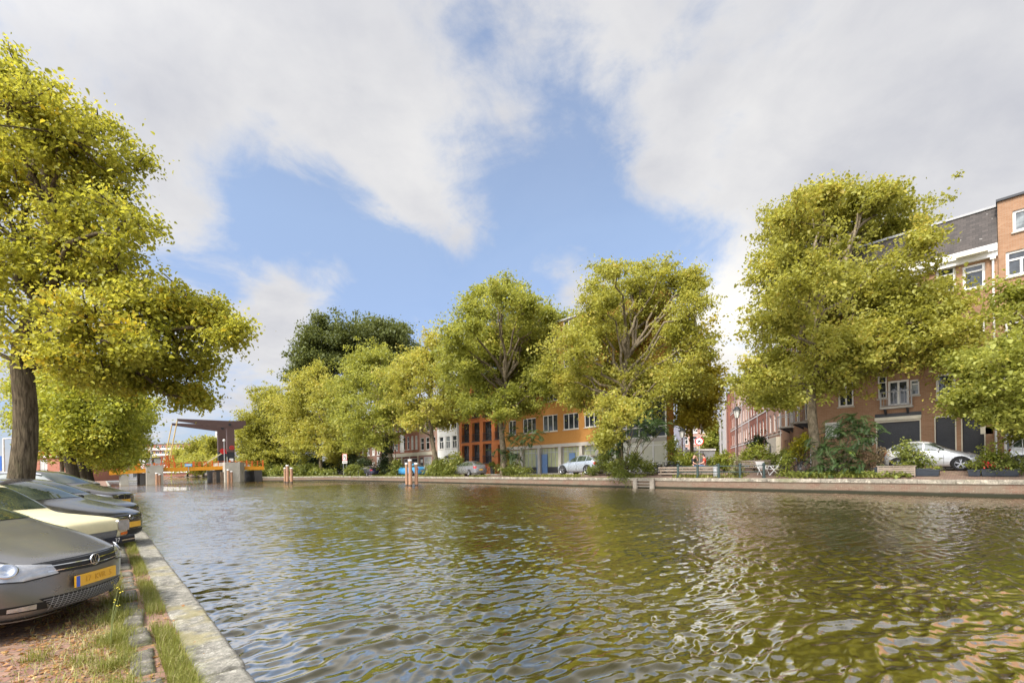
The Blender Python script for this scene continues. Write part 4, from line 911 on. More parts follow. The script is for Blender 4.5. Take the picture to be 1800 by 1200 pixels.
for y0 in (BY, BY + 9):
    g = MB()
    for (xa, za), (xb, zb_) in (((.9, 1.75), (5.6, 2.1)), ((5.6, 2.1), (8.2, 2.2)), ((8.2, 2.2), (17.4, 2.45)), ((17.4, 2.45), (24.8, 2.3))):
        g.add([(xa - 12.6, y0 - BY, za), (xb - 12.6, y0 - BY, zb_), (xb - 12.6, y0 - BY, zb_ + .72), (xa - 12.6, y0 - BY, za + .72), (xa - 12.6, y0 - BY + .3, za), (xb - 12.6, y0 - BY + .3, zb_), (xb - 12.6, y0 - BY + .3, zb_ + .72), (xa - 12.6, y0 - BY + .3, za + .72)], [(0, 1, 2, 3), (5, 4, 7, 6), (3, 2, 6, 7), (0, 4, 5, 1)])
    g.build('girder', m_bridge, br)
g = MB(); g.add([(.9 - 12.6, .31, 2.1), (24.8 - 12.6, .31, 2.72), (24.8 - 12.6, 8.99, 2.72), (.9 - 12.6, 8.99, 2.1), (.9 - 12.6, .31, 1.9), (24.8 - 12.6, .31, 2.5), (24.8 - 12.6, 8.99, 2.5), (.9 - 12.6, 8.99, 1.9)], [(0, 1, 2, 3), (4, 7, 6, 5)]); g.build('deck', m_asphalt, br)
for y0 in (BY + .15, BY + 9.15):
    g = MB()
    for k in range(25):
        x = 1.1 + k * .98; z = 2.35 + min(k, 16) * .045; g.cbox((x - 12.6, y0 - BY, z + .6), (.12 if k % 3 else .26, .12, 1.05 if k % 3 else 1.25))
    for dz in (.55, 1.0): g.bar((1.1 - 12.6, y0 - BY, 2.35 + dz), (16.8 - 12.6, y0 - BY, 3.05 + dz), .06); g.bar((16.8 - 12.6, y0 - BY, 3.05 + dz), (24.7 - 12.6, y0 - BY, 3.05 + dz), .06)
    g.build('railing', m_rust, br)
bbox('control_cabinet', m_bridge, 4.2, 5.0, BY + .4, BY + 1.2, 2.4, 4.2)
bbox('pier', m_pier, 5.75, 8.15, BY - 1.2, BY + 3.2, -1, 3.35); bbox('pier', m_dark_concrete, 4.9, 5.745, BY + .2, BY + 9, -1, 2.05)
bbox('pier', m_pier, 2.3, 3.4, BY - .2, BY + 8, -1, 1.72)
g = MB(); g.prism([(17.5 - 12.6, -2.2), (20.0 - 12.6, -2.2), (21.1 - 12.6, -.6), (21.1 - 12.6, 10), (17.5 - 12.6, 10)], -1, 3.85, lambda a, b, d: (a, b, d)); g.build('pier', m_pier, br)
bbox('pier', m_dark_concrete, 16.2, 17.495, BY + .2, BY + 9, -1, 2.3); bbox('pier', m_dark_concrete, 23.0, 24.3, BY - .4, BY + 9, -1, 2.2)
for x in (17.2, 16.0): bbox('fender_pile', wood('tarred_wood', (.12, .08, .05)), x - .25, x + .25, BY - 1.0, BY - .5, -1, 2.0)
for yy, pa, pb, pt in ((BY + .2, 400, 413, 752), (BY + 8.2, 384, 398, 757)):
    a = bl(pa, 812, yy); c = bl(pb, 812, yy); zt = bl(pb, pt, yy).z; zm = bl(pa, 794, yy).z
    g = MB(); g.box((a.x, yy - BY, zm), (c.x, yy - BY + 1.1, zt)); tw = g.build('tower', m_tower, br)
    MB().box((a.x + .02, yy - BY + .02, 3.86), (c.x - .02, yy - BY + 1.08, zm - .003)).build('tower_foot', m_black, tw)
    if pa == 400:
        cc = bl(407.5, 786.5, yy); MB().lathe([(.42, -.03), (.42, -.004)], (cc.x, yy - BY, cc.z), 20, 'Y').build('emblem', m_redl, tw)
        MB().lathe([(.28, -.045), (.28, -.031)], (cc.x, yy - BY, cc.z), 20, 'Y').build('emblem_field', m_tower, tw)
        MB().lathe([(.14, -.06), (.14, -.046)], (cc.x, yy - BY, cc.z), 16, 'Y').build('emblem_core', m_redl, tw)
        q = bl(407, 808, yy); MB().box((q.x - .35, yy - BY - .05, q.z - .3), (q.x + .3, yy - BY - .003, q.z + .3)).build('notice_board', m_white, tw)
for yy, tip, tail, fu, rod in ((BY + .35, (312, 737.5), (432, 743), (404, 746), (299, 801)), (BY + 8.35, (302.5, 745), (428, 748), (391, 752.5), (290, 803))):
    A, B_, F_ = bl(*tip, yy), bl(*tail, yy), bl(*fu, yy); y0 = yy - BY; g = MB()
    pr = [(A.x, A.z + .2), (A.x, A.z - .2), (F_.x, F_.z - .75), (B_.x, B_.z - .5), (B_.x, B_.z + .45), (F_.x, F_.z + .75)]
    g.prism(pr, y0, y0 + .7, lambda a, b, d: (a, d, b)); bm_ = g.build('balance_beam', m_tower, br)
    MB().lathe([(.26, -.05), (.26, -.004)], (F_.x, y0, F_.z), 14, 'Y').build('pivot', m_black, bm_)
    P2 = bl(*rod, yy); MB().tube([(A.x, y0 + .35, A.z - .1), (P2.x, y0 + .35, P2.z - .4)], .10, 6).build('lifting_rod', m_rope, br)
    g = MB()
    for e in (-.75, .75): g.bar((P2.x + e, y0 + .2, 2.8), (P2.x + e * .55, y0 + .2, P2.z + .1), .16)
    for k in range(4): z = 3.3 + k * .62; g.bar((P2.x - .78, y0 + .2, z), (P2.x + .78, y0 + .2, z), .10)
    g.bar((P2.x - .7, y0 + .2, 2.9), (P2.x + .5, y0 + .2, P2.z), .08); g.bar((P2.x + .7, y0 + .2, 2.9), (P2.x - .5, y0 + .2, P2.z), .08)
    g.build('lifting_frame', m_rust, br)
# signals and signs on the bridge
def post_thing(name, label, cat, base, h, r, mat, n=8):
    o = empty(name, base, 0, label, cat); MB().tube([(0, 0, 0), (0, 0, h)], [r * 1.15, r], n).build('pole', mat, o); return o
CAMZ = -YAW   # turn so that local -y faces the photographer
b = at_y(266, 817, BY - .8); mast = post_thing('signal_mast', 'slender grey signal mast on the left bridge pier', 'mast', (b.x, b.y, 3.35), 5.2, .07, m_grey)
MB().tube([(-.9, 0, 4.9), (0, 0, 4.55), (.9, 0, 4.95)], .03, 5).build('cross_arm', m_grey, mast)
def traffic_light(base, h, label):
    o = post_thing('traffic_light', label, 'traffic light', base, h, .06, m_grey); o.rotation_euler.z = CAMZ
    hd = MB().cbox((0, -.14, h - .3), (.34, .2, .95)).build('signal_head', m_black, o)
    for k, m in enumerate((m_redl, m_black)): MB().lathe([(.11, -.27), (.11, -.241)], (0, 0, h - .06 - .44 * k), 12, 'Y').build('lamp', m, hd)
    return o
b = at_y(269.5, 822, BY + .6); traffic_light((b.x, b.y, 2.2), 2.3, 'traffic light with red lamp beside the left bridge pier')
b = at_y(399.5, 812, BY - 1.2); traffic_light((b.x, b.y, 3.85), 1.9, 'traffic light with red lamp on the right bridge abutment')
b = at_y(394.5, 812, BY - 1.4); o = post_thing('lamp_post', 'pale post with round lamp on the right bridge abutment', 'lamp post', (b.x, b.y, 3.85), 4.0, .06, m_grey)
MB().lathe([(.05, 4.0), (.22, 4.1), (.22, 4.4), (.05, 4.5)], (0, 0, 0), 10).build('lamp', m_white, o)
b0, b1 = bl(357, 817, BY + 1.5), bl(392, 795, BY + 1.5); o = empty('barrier_arm', (b1.x + 12.6, BY + 1.5, b1.z), 0, 'raised pale yellow barrier arm leaning up to the bridge tower', 'barrier')
MB().bar((b0.x - b1.x, 0, b0.z - b1.z), (0, 0, 0), .28, .2).build('arm', plain('pale_yellow_paint', (.62, .55, .33), .5), o); MB().lathe([(.55, -.16), (.55, -.06)], (0, 0, .25), 18, 'Y').build('disc', m_redl, o)
b = bl(331, 817, BY + .1); o = empty('blue_sign', (b.x + 12.6, BY - .05, b.z), 0, 'light blue rectangular board on the bridge railing', 'sign'); MB().box((-.55, -.04, -.26), (.55, 0, .26)).build('board', plain('light_blue_sign', (.16, .42, .72), .4), o)
MB().box((-.38, -.05, -.08), (.38, -.041, .08)).build('panel', m_white, o); MB().box((-.06, .001, -1.0), (.06, .06, -.1)).build('bracket', m_grey, o)

# ------------------------------------------------------------------ mooring posts
m_pile = wood('mooring_wood', (.36, .19, .105)); m_cap = plain('white_cap', (.70, .68, .64), .6)
def pile(px, py, top, dia, label, group, zfoot=0.0):
    b = at_z(px, py, zfoot); Zt = depth(b); h = (py - top) * Zt / FPX; r = dia * Zt / FPX / 2
    o = empty('mooring_post', (b.x, b.y, 0), 0, label, 'mooring post', group)
    MB().tube([(0, 0, -1), (.01, 0, h * .5), (0, .01, h - .12)], [r * 1.02, r, r * .98], 12).build('post', m_pile, o, smooth=False)
    MB().lathe([(r * 1.12, h - .12), (r * 1.12, h - .01), (r * .9, h + .06)], (0, 0, 0), 12).build('cap', m_cap, o)
    MB().lathe([(r * 1.05, -.1), (r * 1.05, .16)], (0, 0, 0), 12, caps=False).build('wet_foot', m_dark_concrete, o)
    return o
G1 = 'mooring posts standing in the canal'
pile(715, 853.5, 814, 4.6, 'shorter left mooring post of the trio in front of the blue car', G1); pile(721.5, 854, 808, 6.6, 'tallest middle mooring post of the trio in front of the blue car', G1); pile(732, 853.5, 814, 6.0, 'right mooring post of the trio in front of the blue car', G1)
pile(501, 847, 822, 3.6, 'thin left mooring post of the trio in front of the plane trees', G1); pile(505.5, 848, 817.5, 5, 'tall middle mooring post of the trio in front of the plane trees', G1); pile(512.5, 848, 822, 4.6, 'right mooring post of the trio in front of the plane trees', G1)
for px, py, top, lab in ((276, 851.5, 831, 'mooring post at the foot of the left bridge pier, left of the pair'), (280.5, 851, 833, 'mooring post at the foot of the left bridge pier, right of the pair'), (401.5, 847, 825, 'taller mooring post at the foot of the right bridge abutment'), (407, 847, 828, 'shorter mooring post at the foot of the right bridge abutment')):
    b = at_y(px, py, BY - (1.7 if px < 300 else 2.8)); Zt = depth(b); o = empty('mooring_post', (b.x, b.y, 0), 0, lab, 'mooring post', G1); h = at_y(px, top, b.y).z
    MB().tube([(0, 0, -1), (0, 0, h - .12)], .22, 10).build('post', m_pile, o); MB().lathe([(.25, h - .12), (.25, h), (.2, h + .05)], (0, 0, 0), 10).build('cap', m_cap, o)

# ------------------------------------------------------------------ far bank street furniture
FACE = R(-90)   # local -y looks at the canal (-x)
def zf(p): return fx(p.x, p.y)
def foot(px, py, X): p = at_x(px, py, X); return Vector((p.x, p.y, fx(p.x, p.y)))
m_green = plain('dark_green_iron', (.035, .055, .05), .45, .15, 3)
m_plank = wood('weathered_plank', (.25, .195, .145)); m_oldwood = wood('old_bench_wood', (.20, .15, .11))
# quay railing: iron posts with two rails
rx = 33.95
ra = empty('quay_railing', (rx, at_x(1301, 838, rx).y, COPE), FACE, 'dark green iron quay railing with five posts in front of the wooden bench', 'railing')
yo = ra.location.y
for px in (1192, 1226.5, 1263.5, 1301, 1343): u = yo - at_x(px, 838, rx).y; MB().lathe([(.13, -.05), (.13, .1), (.09, .14), (.085, .9), (.11, .95), (.10, 1.02), (.02, 1.08)], (u, 0, 0), 10).build('post', m_green, ra)
u0, u1 = yo - at_x(1192, 838, rx).y, yo - at_x(1343, 838, rx).y
for z in (.45, .88): MB().tube([(u0, 0, z), (u1, 0, z)], .032, 6).build('rail', m_green, ra)
# stacked plank bench left of it
b = foot(1205, 838, 34.5); o = empty('plank_bench', b, FACE, 'long low bench of pale weathered planks behind the quay railing', 'bench')
for z, d in ((.62, .02), (.40, .06), (.14, .0)): MB().box((-2.4, d, z), (2.2, d + .07, z + .14)).build('plank', m_plank, o)
for x in (-2.2, 0, 2.0): MB().box((x - .05, .075, -.1), (x + .05, .3, .62)).build('leg', m_oldwood, o)
MB().box((-2.4, .08, .62), (2.2, .55, .68)).build('seat', m_plank, o)
b = foot(1322, 826, 35.6); o = empty('garden_bench', b, FACE, 'dark slatted wooden bench with backrest behind the quay railing', 'bench')
MB().box((-1.5, .0, .42), (1.1, .5, .48)).build('seat', m_oldwood, o)
g = MB()
for z in (.60, .74, .88): g.box((-1.5, .5, z), (1.1, .54, z + .09))
g.build('backrest', m_oldwood, o)
for x in (-1.4, .98): MB().box((x - .04, .0, 0), (x + .04, .06, .42)).build('leg', m_oldwood, o); MB().box((x - .04, .48, 0), (x + .04, .54, .58)).build('leg', m_oldwood, o)
def white_chair(px, py, X, h, label, rz, w=.56):
    o = empty('garden_chair', foot(px, py, X), rz, label, 'chair', 'white garden chairs on the far bank'); k = h / .95
    g = MB(); 
    for q in range(5): g.box((-w / 2 + .03, -.26 + q * .1, .42), (w / 2 - .03, -.18 + q * .1, .445))
    g.build('seat', m_white, o); g = MB()
    for q in range(6): z = .52 + q * .085 * k; y = .24 + q * .035; g.bar((-w / 2 + .03, y, z), (w / 2 - .03, y, z), .02, .065)
    g.build('backrest', m_white, o)
    for s in (-1, 1):
        MB().bar((s * w / 2, -.26, 0), (s * w / 2, .24, .62), .03).build('leg', m_white, o); MB().bar((s * w / 2, .30, 0), (s * w / 2, -.22, .64), .03).build('leg', m_white, o)
        MB().bar((s * w / 2, .2, .45), (s * w / 2, .24 + .2 * k, .95 * k + .05), .03).build('back_post', m_white, o); MB().bar((s * w / 2, -.28, .64), (s * w / 2, .28, .66), .045, .025).build('armrest', m_white, o)
    return o
white_chair(1342, 831, 35.0, .9, 'lower white folding chair with its seat towards the bench', R(-40)); white_chair(1360, 832, 34.9, 1.2, 'taller white folding chair with slatted backrest', R(200))
# wooden planter and dark tubs
b = foot(1576, 832, 34.5); o = empty('planter_box', b, FACE, 'pale slatted wooden planter box on the quay edge in front of the white car', 'planter')
g = MB()
for z in range(4): g.box((-.82, -.2, .06 + z * .125), (.82, -.17, .165 + z * .125)); g.box((-.82, .17, .06 + z * .125), (.82, .2, .165 + z * .125))
g.build('slats', m_plank, o)
for x in (-.85, .79): MB().box((x, -.22, 0), (x + .06, .22, .58)).build('end_board', m_plank, o)
MB().box((-.9, -.24, .58), (.9, .24, .62)).build('rim', m_plank, o); MB().box((-.78, -.165, .5), (.78, .165, .54)).build('soil', m_earth, o)
m_tub = plain('blue_black_plastic', (.02, .026, .035), .5, .2, 4)
TUBS = [(1545, 833, .36, .5, 'tall narrow black tub left of the wooden planter'), (1609, 832, .40, .38, 'black tub just right of the wooden planter'), (1624, 833, .5, .42, 'square black tub second right of the wooden planter'), (1641, 832, .52, .36, 'wide black tub under the white car door'), (1713, 831, .5, .34, 'black tub under the front wheel of the white car'), (1738, 834, .55, .36, 'black tub of red flowers near the entrance'), (1768, 836, 1.0, .36, 'long black tub at the right end of the quay')]
for px, py, w, hh, lab in TUBS:
    o = empty('plant_tub', foot(px, py, 34.6), FACE, lab, 'plant tub', 'black plant tubs on the far quay'); ww = w / 2
    g = MB(); g.add([(-ww * .85, -.16, 0), (ww * .85, -.16, 0), (ww * .85, .16, 0), (-ww * .85, .16, 0), (-ww, -.2, hh), (ww, -.2, hh), (ww, .2, hh), (-ww, .2, hh)], [(0, 3, 2, 1), (0, 1, 5, 4), (1, 2, 6, 5), (2, 3, 7, 6), (3, 0, 4, 7), (4, 5, 6, 7)]); g.build('tub', m_tub, o)
    g = MB(); 
    for q in ((-ww - .02, -.22, ww + .02, -.2), (-ww - .02, .2, ww + .02, .22)): g.box((q[0], q[1], hh - .05), (q[2], q[3], hh + .01))
    g.build('rim', m_tub, o)
# ladder on the quay wall
b = at_x(1131, 850, 33.0); o = empty('quay_ladder', (33.02, b.y, 0), FACE, 'weathered timber ladder frame fixed to the canal wall below the bushes', 'ladder'); m_lad = wood('grey_timber', (.22, .19, .15))
for u in (-.95, .62): MB().box((u, -.10, -.2), (u + .36, .10, .78)).build('post', m_lad, o)
for z in (.12, .36, .60): MB().box((-.585, -.06, z), (.615, .02, z + .07)).build('rung', m_lad, o)
# street lamps
def lantern(px, py, X, toppy, label):
    b = foot(px, py, X); Zt = depth(b); H = at_x(px, toppy, X).z - b.z
    o = empty('street_lamp', b, 0, label, 'street lamp'); m_pole = plain('brown_iron', (.07, .035, .028), .5, .15, 3)
    MB().lathe([(.16, 0), (.16, .5), (.11, .6), (.10, 1.2), (.06, 1.3), (.05, H - .95), (.09, H - .93), (.05, H - .85)], (0, 0, 0), 10).build('pole', m_pole, o)
    g = MB(); g.lathe([(.12, H - .84), (.24, H - .30)], (0, 0, 0), 6, caps=False); gl_ = g.build('lamp_glass', plain('lamp_glass', (.55, .53, .47), .2, .05), o)
    g = MB(); g.lathe([(.31, H - .30), (.31, H - .25), (.18, H - .14), (.17, H - .08), (.05, H)], (0, 0, 0), 8)
    for k in range(6): a = k * math.pi / 3; g.tube([(.13 * math.cos(a), .13 * math.sin(a), H - .86), (.255 * math.cos(a), .255 * math.sin(a), H - .28)], .013, 4); g.lathe([(.025, 0), (.01, .12)], (.29 * math.cos(a), .29 * math.sin(a), H - .26), 5)
    g.build('lamp_cap', m_dark, o); return o
lantern(1297, 827, 35.2, 714, 'brown iron canal lantern with crown shaped top beside the bench')
lantern(1200, 826, 37.5, 752, 'dark lantern post behind the white flag')
lantern(696, 834, 36.5, 781, 'slim lamp post in front of the red brick canal house')
def pole_sign(px, py, X, top, label, cat='sign'):
    b = foot(px, py, X); h = at_x(px, top, X).z - b.z; o = empty('road_sign', b, FACE + R(25), label, cat); MB().tube([(0, .03, -.2), (0, .03, h)], .03, 6).build('pole', m_grey, o); return o, h, depth(b)
m_signblue = plain('sign_blue', (.03, .12, .42), .4, .06)
o, h, Zt = pole_sign(1064.5, 836, 35.4, 764, 'blue rectangular street sign with white bar in front of the plane tree')
k = Zt / FPX; MB().box((-.33, -.03, h - .82), (.33, 0, h)).build('board', m_signblue, o); MB().box((-.05, -.037, h - .66), (.05, -.031, h - .14)).build('symbol', m_white, o); MB().box((-.33, -.028, h - .98), (.33, 0, h - .84)).build('sub_plate', m_white, o)
o, h, Zt = pole_sign(1230, 828, 37.0, 768, 'round white traffic sign with red rim and black car symbol')
MB().lathe([(.34, -.03), (.34, 0)], (0, 0, h - .34), 28, 'Y').build('rim', m_redl, o); MB().lathe([(.26, -.036), (.26, -.031)], (0, 0, h - .34), 28, 'Y').build('field', m_white, o)
g = MB(); g.box((-.13, -.042, h - .41), (.13, -.037, h - .34)); g.prism([(-.09, h - .34), (-.055, h - .26), (.055, h - .26), (.09, h - .34)], -.042, -.037, lambda a, b, d: (a, d, b)); g.box((-.11, -.042, h - .46), (-.06, -.037, h - .41)); g.box((.06, -.042, h - .46), (.11, -.037, h - .41)); g.build('symbol', m_black, o)
b = foot(606.5, 837, 34.2); Zt = depth(b); k = Zt / FPX; o = empty('waterway_sign', b, FACE + R(58), 'white square waterway sign with red border and black arrows on two poles', 'sign'); h = at_x(606.5, 797, 34.2).z - b.z
for u in (-.27, .27): MB().tube([(u, .03, -.2), (u, .03, h - .1)], .035, 6).build('pole', m_grey, o)
MB().box((-.42, -.03, h - 1.3), (.42, 0, h)).build('board', m_redl, o); MB().box((-.35, -.037, h - 1.22), (.35, -.031, h - .08)).build('field', m_white, o)
g = MB()
for u, s in ((-.17, 1), (.17, -1)):
    zc = h - .65; g.box((u - .035, -.044, zc - .34), (u + .035, -.038, zc + .34)); zt = zc + s * .45; g.prism([(u - .10, zt - s * .16), (u + .10, zt - s * .16), (u, zt)][::s], -.044, -.038, lambda a, b, d: (a, d, b))
g.prism([(-.13, h - .38), (-.06, h - .38), (.13, h - .92), (.06, h - .92)], -.0445, -.0385, lambda a, b, d: (a, d, b)); g.build('symbol', m_black, o)
MB().box((-.45, -.03, h - 1.85), (.45, 0, h - 1.36)).build('sub_plate', m_white, o); g = MB()
for q in (-.25, -.08, .1, .27): g.box((q - .05, -.036, h - 1.7), (q + .05, -.031, h - 1.52))
g.build('sub_plate_marks', m_black, o)
# feather flag
b = foot(1198, 826, 39.0); o = empty('feather_flag', b, FACE + R(35), 'tall white feather flag on a curved pole at the street corner', 'flag'); h = 4.3
pole = [(0.35, 0, 0), (.35, 0, h * .5), (.30, 0, h * .78), (.05, 0, h * .96), (-.35, 0, h)]
MB().tube(pole, .022, 6).build('pole', m_grey, o); vs, fs = [], []
for i in range(13):
    t = i / 12; z = h * (.30 + .69 * t); xr = .34 - max(0, t - .62) ** 1.6 * 2.7; w = .12 + .72 * math.sin(min(1, t * 1.25) * 1.35) - max(0, t - .8) * 2.4
    for j in range(5): f = j / 4; vs.append((xr - w * f, .07 * math.sin(5 * t + 3 * f) * f, z + .05 * f))
for i in range(12):
    for j in range(4): q = i * 5 + j; fs.append((q, q + 1, q + 6, q + 5))
g = MB(); g.add(vs, fs); fl = g.build('flag_cloth', plain('lavender_cloth', (.60, .58, .70), .8, .07, 2), o, smooth=True); sm = fl.modifiers.new('thick', 'SOLIDIFY'); sm.thickness = .01
# grey site cabin behind
b = at_depth(1222, 824, 62); o = empty('site_cabin', (b.x, b.y, 1.05), R(-50), 'grey corrugated site cabin with white roof at the street mouth', 'cabin')
g = MB(); g.box((-2.6, 0, 0), (2.6, 2.4, 2.7))
for k in range(26): g.box((-2.58 + k * .2, -.04, .05), (-2.48 + k * .2, -.002, 2.65))
g.build('cabin_body', m_grey, o); MB().box((-2.7, -.1, 2.703), (2.7, 2.5, 2.95)).build('roof', m_white, o)
# left bank lamp post and sign
b = at_depth(7, 830, 40); o = empty('street_lamp', (b.x, b.y, STREET), -YAW, 'plain white lamp post with short arm beyond the near elm', 'street lamp'); hh = at_depth(6, 770, 40).z - STREET
MB().tube([(0, 0, 0), (0, 0, hh)], [.09, .07], 8).build('pole', m_white, o); MB().tube([(0, 0, hh - .03), (.9, 0, hh)], .05, 6).build('arm', m_white, o); MB().cbox((1.05, 0, hh - .04), (.5, .22, .1)).build('lamp_head', m_grey, o)
b = at_depth(-3, 830, 37); o = empty('road_sign', (b.x, b.y, STREET), -YAW, 'blue road sign board beside the white lamp post', 'sign'); hb = at_depth(1, 815, 37).z - STREET
MB().tube([(0, .04, 0), (0, .04, hb + .7)], .04, 6).build('pole', m_grey, o); MB().box((-.35, -.02, hb - .55), (.30, .0, hb + .65)).build('board', m_signblue, o); MB().box((-.08, -.03, hb - .3), (.06, -.021, hb + .4)).build('symbol', m_white, o)
# red and white roadwork board between the trunks
b = at_depth(137, 832, 48); o = empty('roadwork_board', (b.x, b.y, STREET), -YAW, 'red and white roadwork board standing between the tree trunks', 'barrier'); 
for k in range(4): MB().box((-.45, -.03, .5 + k * .35), (.45, 0, .84 + k * .35)).build('stripe', m_redl if k % 2 else m_white, o)
MB().prism([(-.45, 1.95), (0, 1.6), (.55, 2.3), (.1, 2.75)], -.03, 0, lambda a, b, d: (a, d, b)).build('arrow', m_redl, o)
for u in (-.4, .34): MB().box((u, .003, 0), (u + .06, .05, 1.9)).build('leg', m_grey, o)
# ------------------------------------------------------------------ cars
m_tyre = plain('tyre_rubber', (.018, .018, .018), .85, .2, 8)
m_rim = plain('alloy', (.45, .45, .46), .3, .08, 6, .8)
m_trim = plain('black_trim', (.012, .012, .013), .5, .2, 6)
m_chrome = plain('chrome', (.75, .75, .75), .12, .05, 5, 1.0)
m_lamp = plain('headlamp_glass', (.50, .50, .50), .08, .25, 14, .5, spec=.8)
m_tail = plain('tail_lamp', (.32, .012, .01), .15, .15, 8)
m_amber = plain('amber_lamp', (.75, .16, .01), .25, .1, 8)
m_plate = plain('yellow_plate', (.78, .42, .02), .45, .05, 5)
m_plblue = plain('plate_blue', (.05, .12, .55), .45, .05)
def car_glass():
    t = NT('car_glass'); co = t.coord(); n = t.noise(co, 1.3, 3, .5)
    return t.done(t.mix(t.rng(n, .4, .65), (.02, .03, .022), (.075, .09, .065)), .02, None, None, 1.0)
m_cglass = car_glass()
#            x,    zb,  wb,   zm,  wm,   zs,  ws,   zt,  wt      (fractions of a 4.0 x 1.7 x 1.45 car)
HATCH = [(-.04, .21, .58, .42, .72, .60, .72, .69, .60), (-.30, .18, .70, .44, .81, .67, .79, .765, .60), (-.78, .18, .75, .48, .845, .80, .80, .885, .64), (-1.10, .18, .76, .50, .845, .87, .81, .965, .68), (-1.28, .18, .76, .50, .845, .89, .81, 1.02, .67),
         (-1.86, .18, .76, .50, .845, .92, .815, 1.39, .55), (-2.5, .18, .76, .50, .845, .94, .815, 1.46, .56), (-3.2, .18, .76, .52, .845, .97, .81, 1.43, .55), (-3.72, .20, .74, .54, .83, 1.0, .77, 1.16, .60), (-3.86, .22, .70, .55, .80, .90, .75, 1.0, .62), (-3.96, .26, .60, .55, .72, .80, .70, .86, .60)]
SALOON = [(-.04, .21, .58, .42, .74, .58, .73, .66, .60), (-.32, .18, .70, .44, .82, .66, .80, .74, .62), (-.85, .18, .76, .48, .85, .76, .82, .85, .66), (-1.25, .18, .77, .50, .85, .83, .83, .93, .70), (-1.45, .18, .77, .50, .85, .86, .83, .98, .68),
          (-2.1, .18, .77, .50, .85, .88, .83, 1.36, .56), (-2.7, .18, .77, .50, .85, .90, .83, 1.43, .56), (-3.3, .18, .77, .52, .85, .92, .82, 1.37, .54), (-3.9, .20, .76, .54, .84, .94, .80, 1.05, .62), (-4.3, .24, .72, .56, .80, .90, .76, .99, .62), (-4.42, .30, .62, .56, .72, .78, .70, .86, .60)]
CLASSIC = [(-.05, .34, .62, .48, .72, .62, .74, .74, .64), (-.14, .32, .70, .50, .765, .68, .765, .80, .66), (-.75, .26, .70, .50, .78, .74, .765, .86, .64), (-1.12, .24, .70, .50, .78, .78, .765, .90, .66), (-1.26, .24, .70, .50, .78, .80, .765, .94, .65),
           (-1.72, .24, .70, .50, .78, .82, .765, 1.36, .60), (-2.3, .24, .70, .50, .78, .83, .765, 1.44, .61), (-3.0, .24, .70, .50, .78, .84, .765, 1.40, .60), (-3.62, .28, .70, .52, .77, .84, .75, .94, .64), (-3.80, .32, .68, .54, .76, .76, .74, .84, .64), (-3.90, .36, .62, .54, .72, .68, .70, .74, .62)]
def car_body(st, sx, sy, sz, bulge, lev):
    st = [(a * sx, b * sz, c * sy, d * sz, e * sy, f * sz, g * sy, h * sz, i * sy) for a, b, c, d, e, f, g, h, i in st]
    V, F_, n = [], [], len(st)
    def sect(s):
        x, zb, wb, zm, wm, zs, ws, zt, wt = s; zc = .025 if zt < 1.1 * sz else .045
        h = [(wb, zb), (wm, zm), (ws, zs), (wt, zt)]
        right = [(-w, z) for w, z in h]; 
        return [(0, zb), (-wb * .55, zb)] + right + [(-wt * .5, zt + zc * .75), (0, zt + zc), (wt * .5, zt + zc * .75)] + [(w, z) for w, z in reversed(h)] + [(wb * .55, zb)]
    m = 14
    for i, s in enumerate(st):
        for (y, z) in sect(s):
            x = s[0]
            if i == 0: x -= bulge * (y / sy / .72) ** 2
            if i == 1: x -= bulge * .35 * (y / sy / .8) ** 2
            if i == n - 1: x += bulge * .5 * (y / sy / .72) ** 2
            V.append((x, y, z))
    for i in range(n - 1):
        for k in range(m): k2 = (k + 1) % m; F_.append((i * m + k, i * m + k2, (i + 1) * m + k2, (i + 1) * m + k))
    def cap(i, sgn):
        s = st[i]; b = i * m
        # grid rows: bottom, mid, shoulder, top ; columns: -edge, -half, 0, half, edge
        rows = [[b + 2, b + 1, b + 0, b + 13, b + 12]]
        for (idxl, idxr, w, z) in ((b + 3, b + 11, s[4], s[3]), (b + 4, b + 10, s[6], s[5])):
            r = [idxl]
            for f in (-.5, 0, .5):
                y = w * f; x = s[0] - sgn * bulge * (1 if sgn > 0 else .5) * (y / sy / .72) ** 2 + sgn * .035 * sx
                V.append((x, y, z)); r.append(len(V) - 1)
            r.append(idxr); rows.append(r)
        rows.append([b + 5, b + 6, b + 7, b + 8, b + 9])
        for a, c in zip(rows[:-1], rows[1:]):
            for k in range(4): q = (a[k], a[k + 1], c[k + 1], c[k]); F_.append(q if sgn > 0 else q[::-1])
    cap(0, 1); cap(n - 1, -1)
    me = bpy.data.meshes.new('body'); me.from_pydata(V, [], F_); tmp = bpy.data.objects.new('tmp', me); COL.objects.link(tmp)
    bm = bmesh.new(); bm.from_mesh(me); bmesh.ops.recalc_face_normals(bm, faces=bm.faces); bm.to_mesh(me); bm.free()
    md = tmp.modifiers.new('s', 'SUBSURF'); md.levels = md.render_levels = lev
    dg = bpy.context.evaluated_depsgraph_get(); ev = tmp.evaluated_get(dg); out = bpy.data.meshes.new_from_object(ev)
    bpy.data.objects.remove(tmp); bpy.data.meshes.remove(me); out.name = 'body'
    out.polygons.foreach_set('use_smooth', [True] * len(out.polygons)); return out
POLO = [(x * (1 if i < 2 or i > 6 else k), *q) for i, ((x, *q), k) in enumerate(zip(HATCH, (1, 1, .80, .80, .80, .90, .96, 1, 1, 1, 1)))]
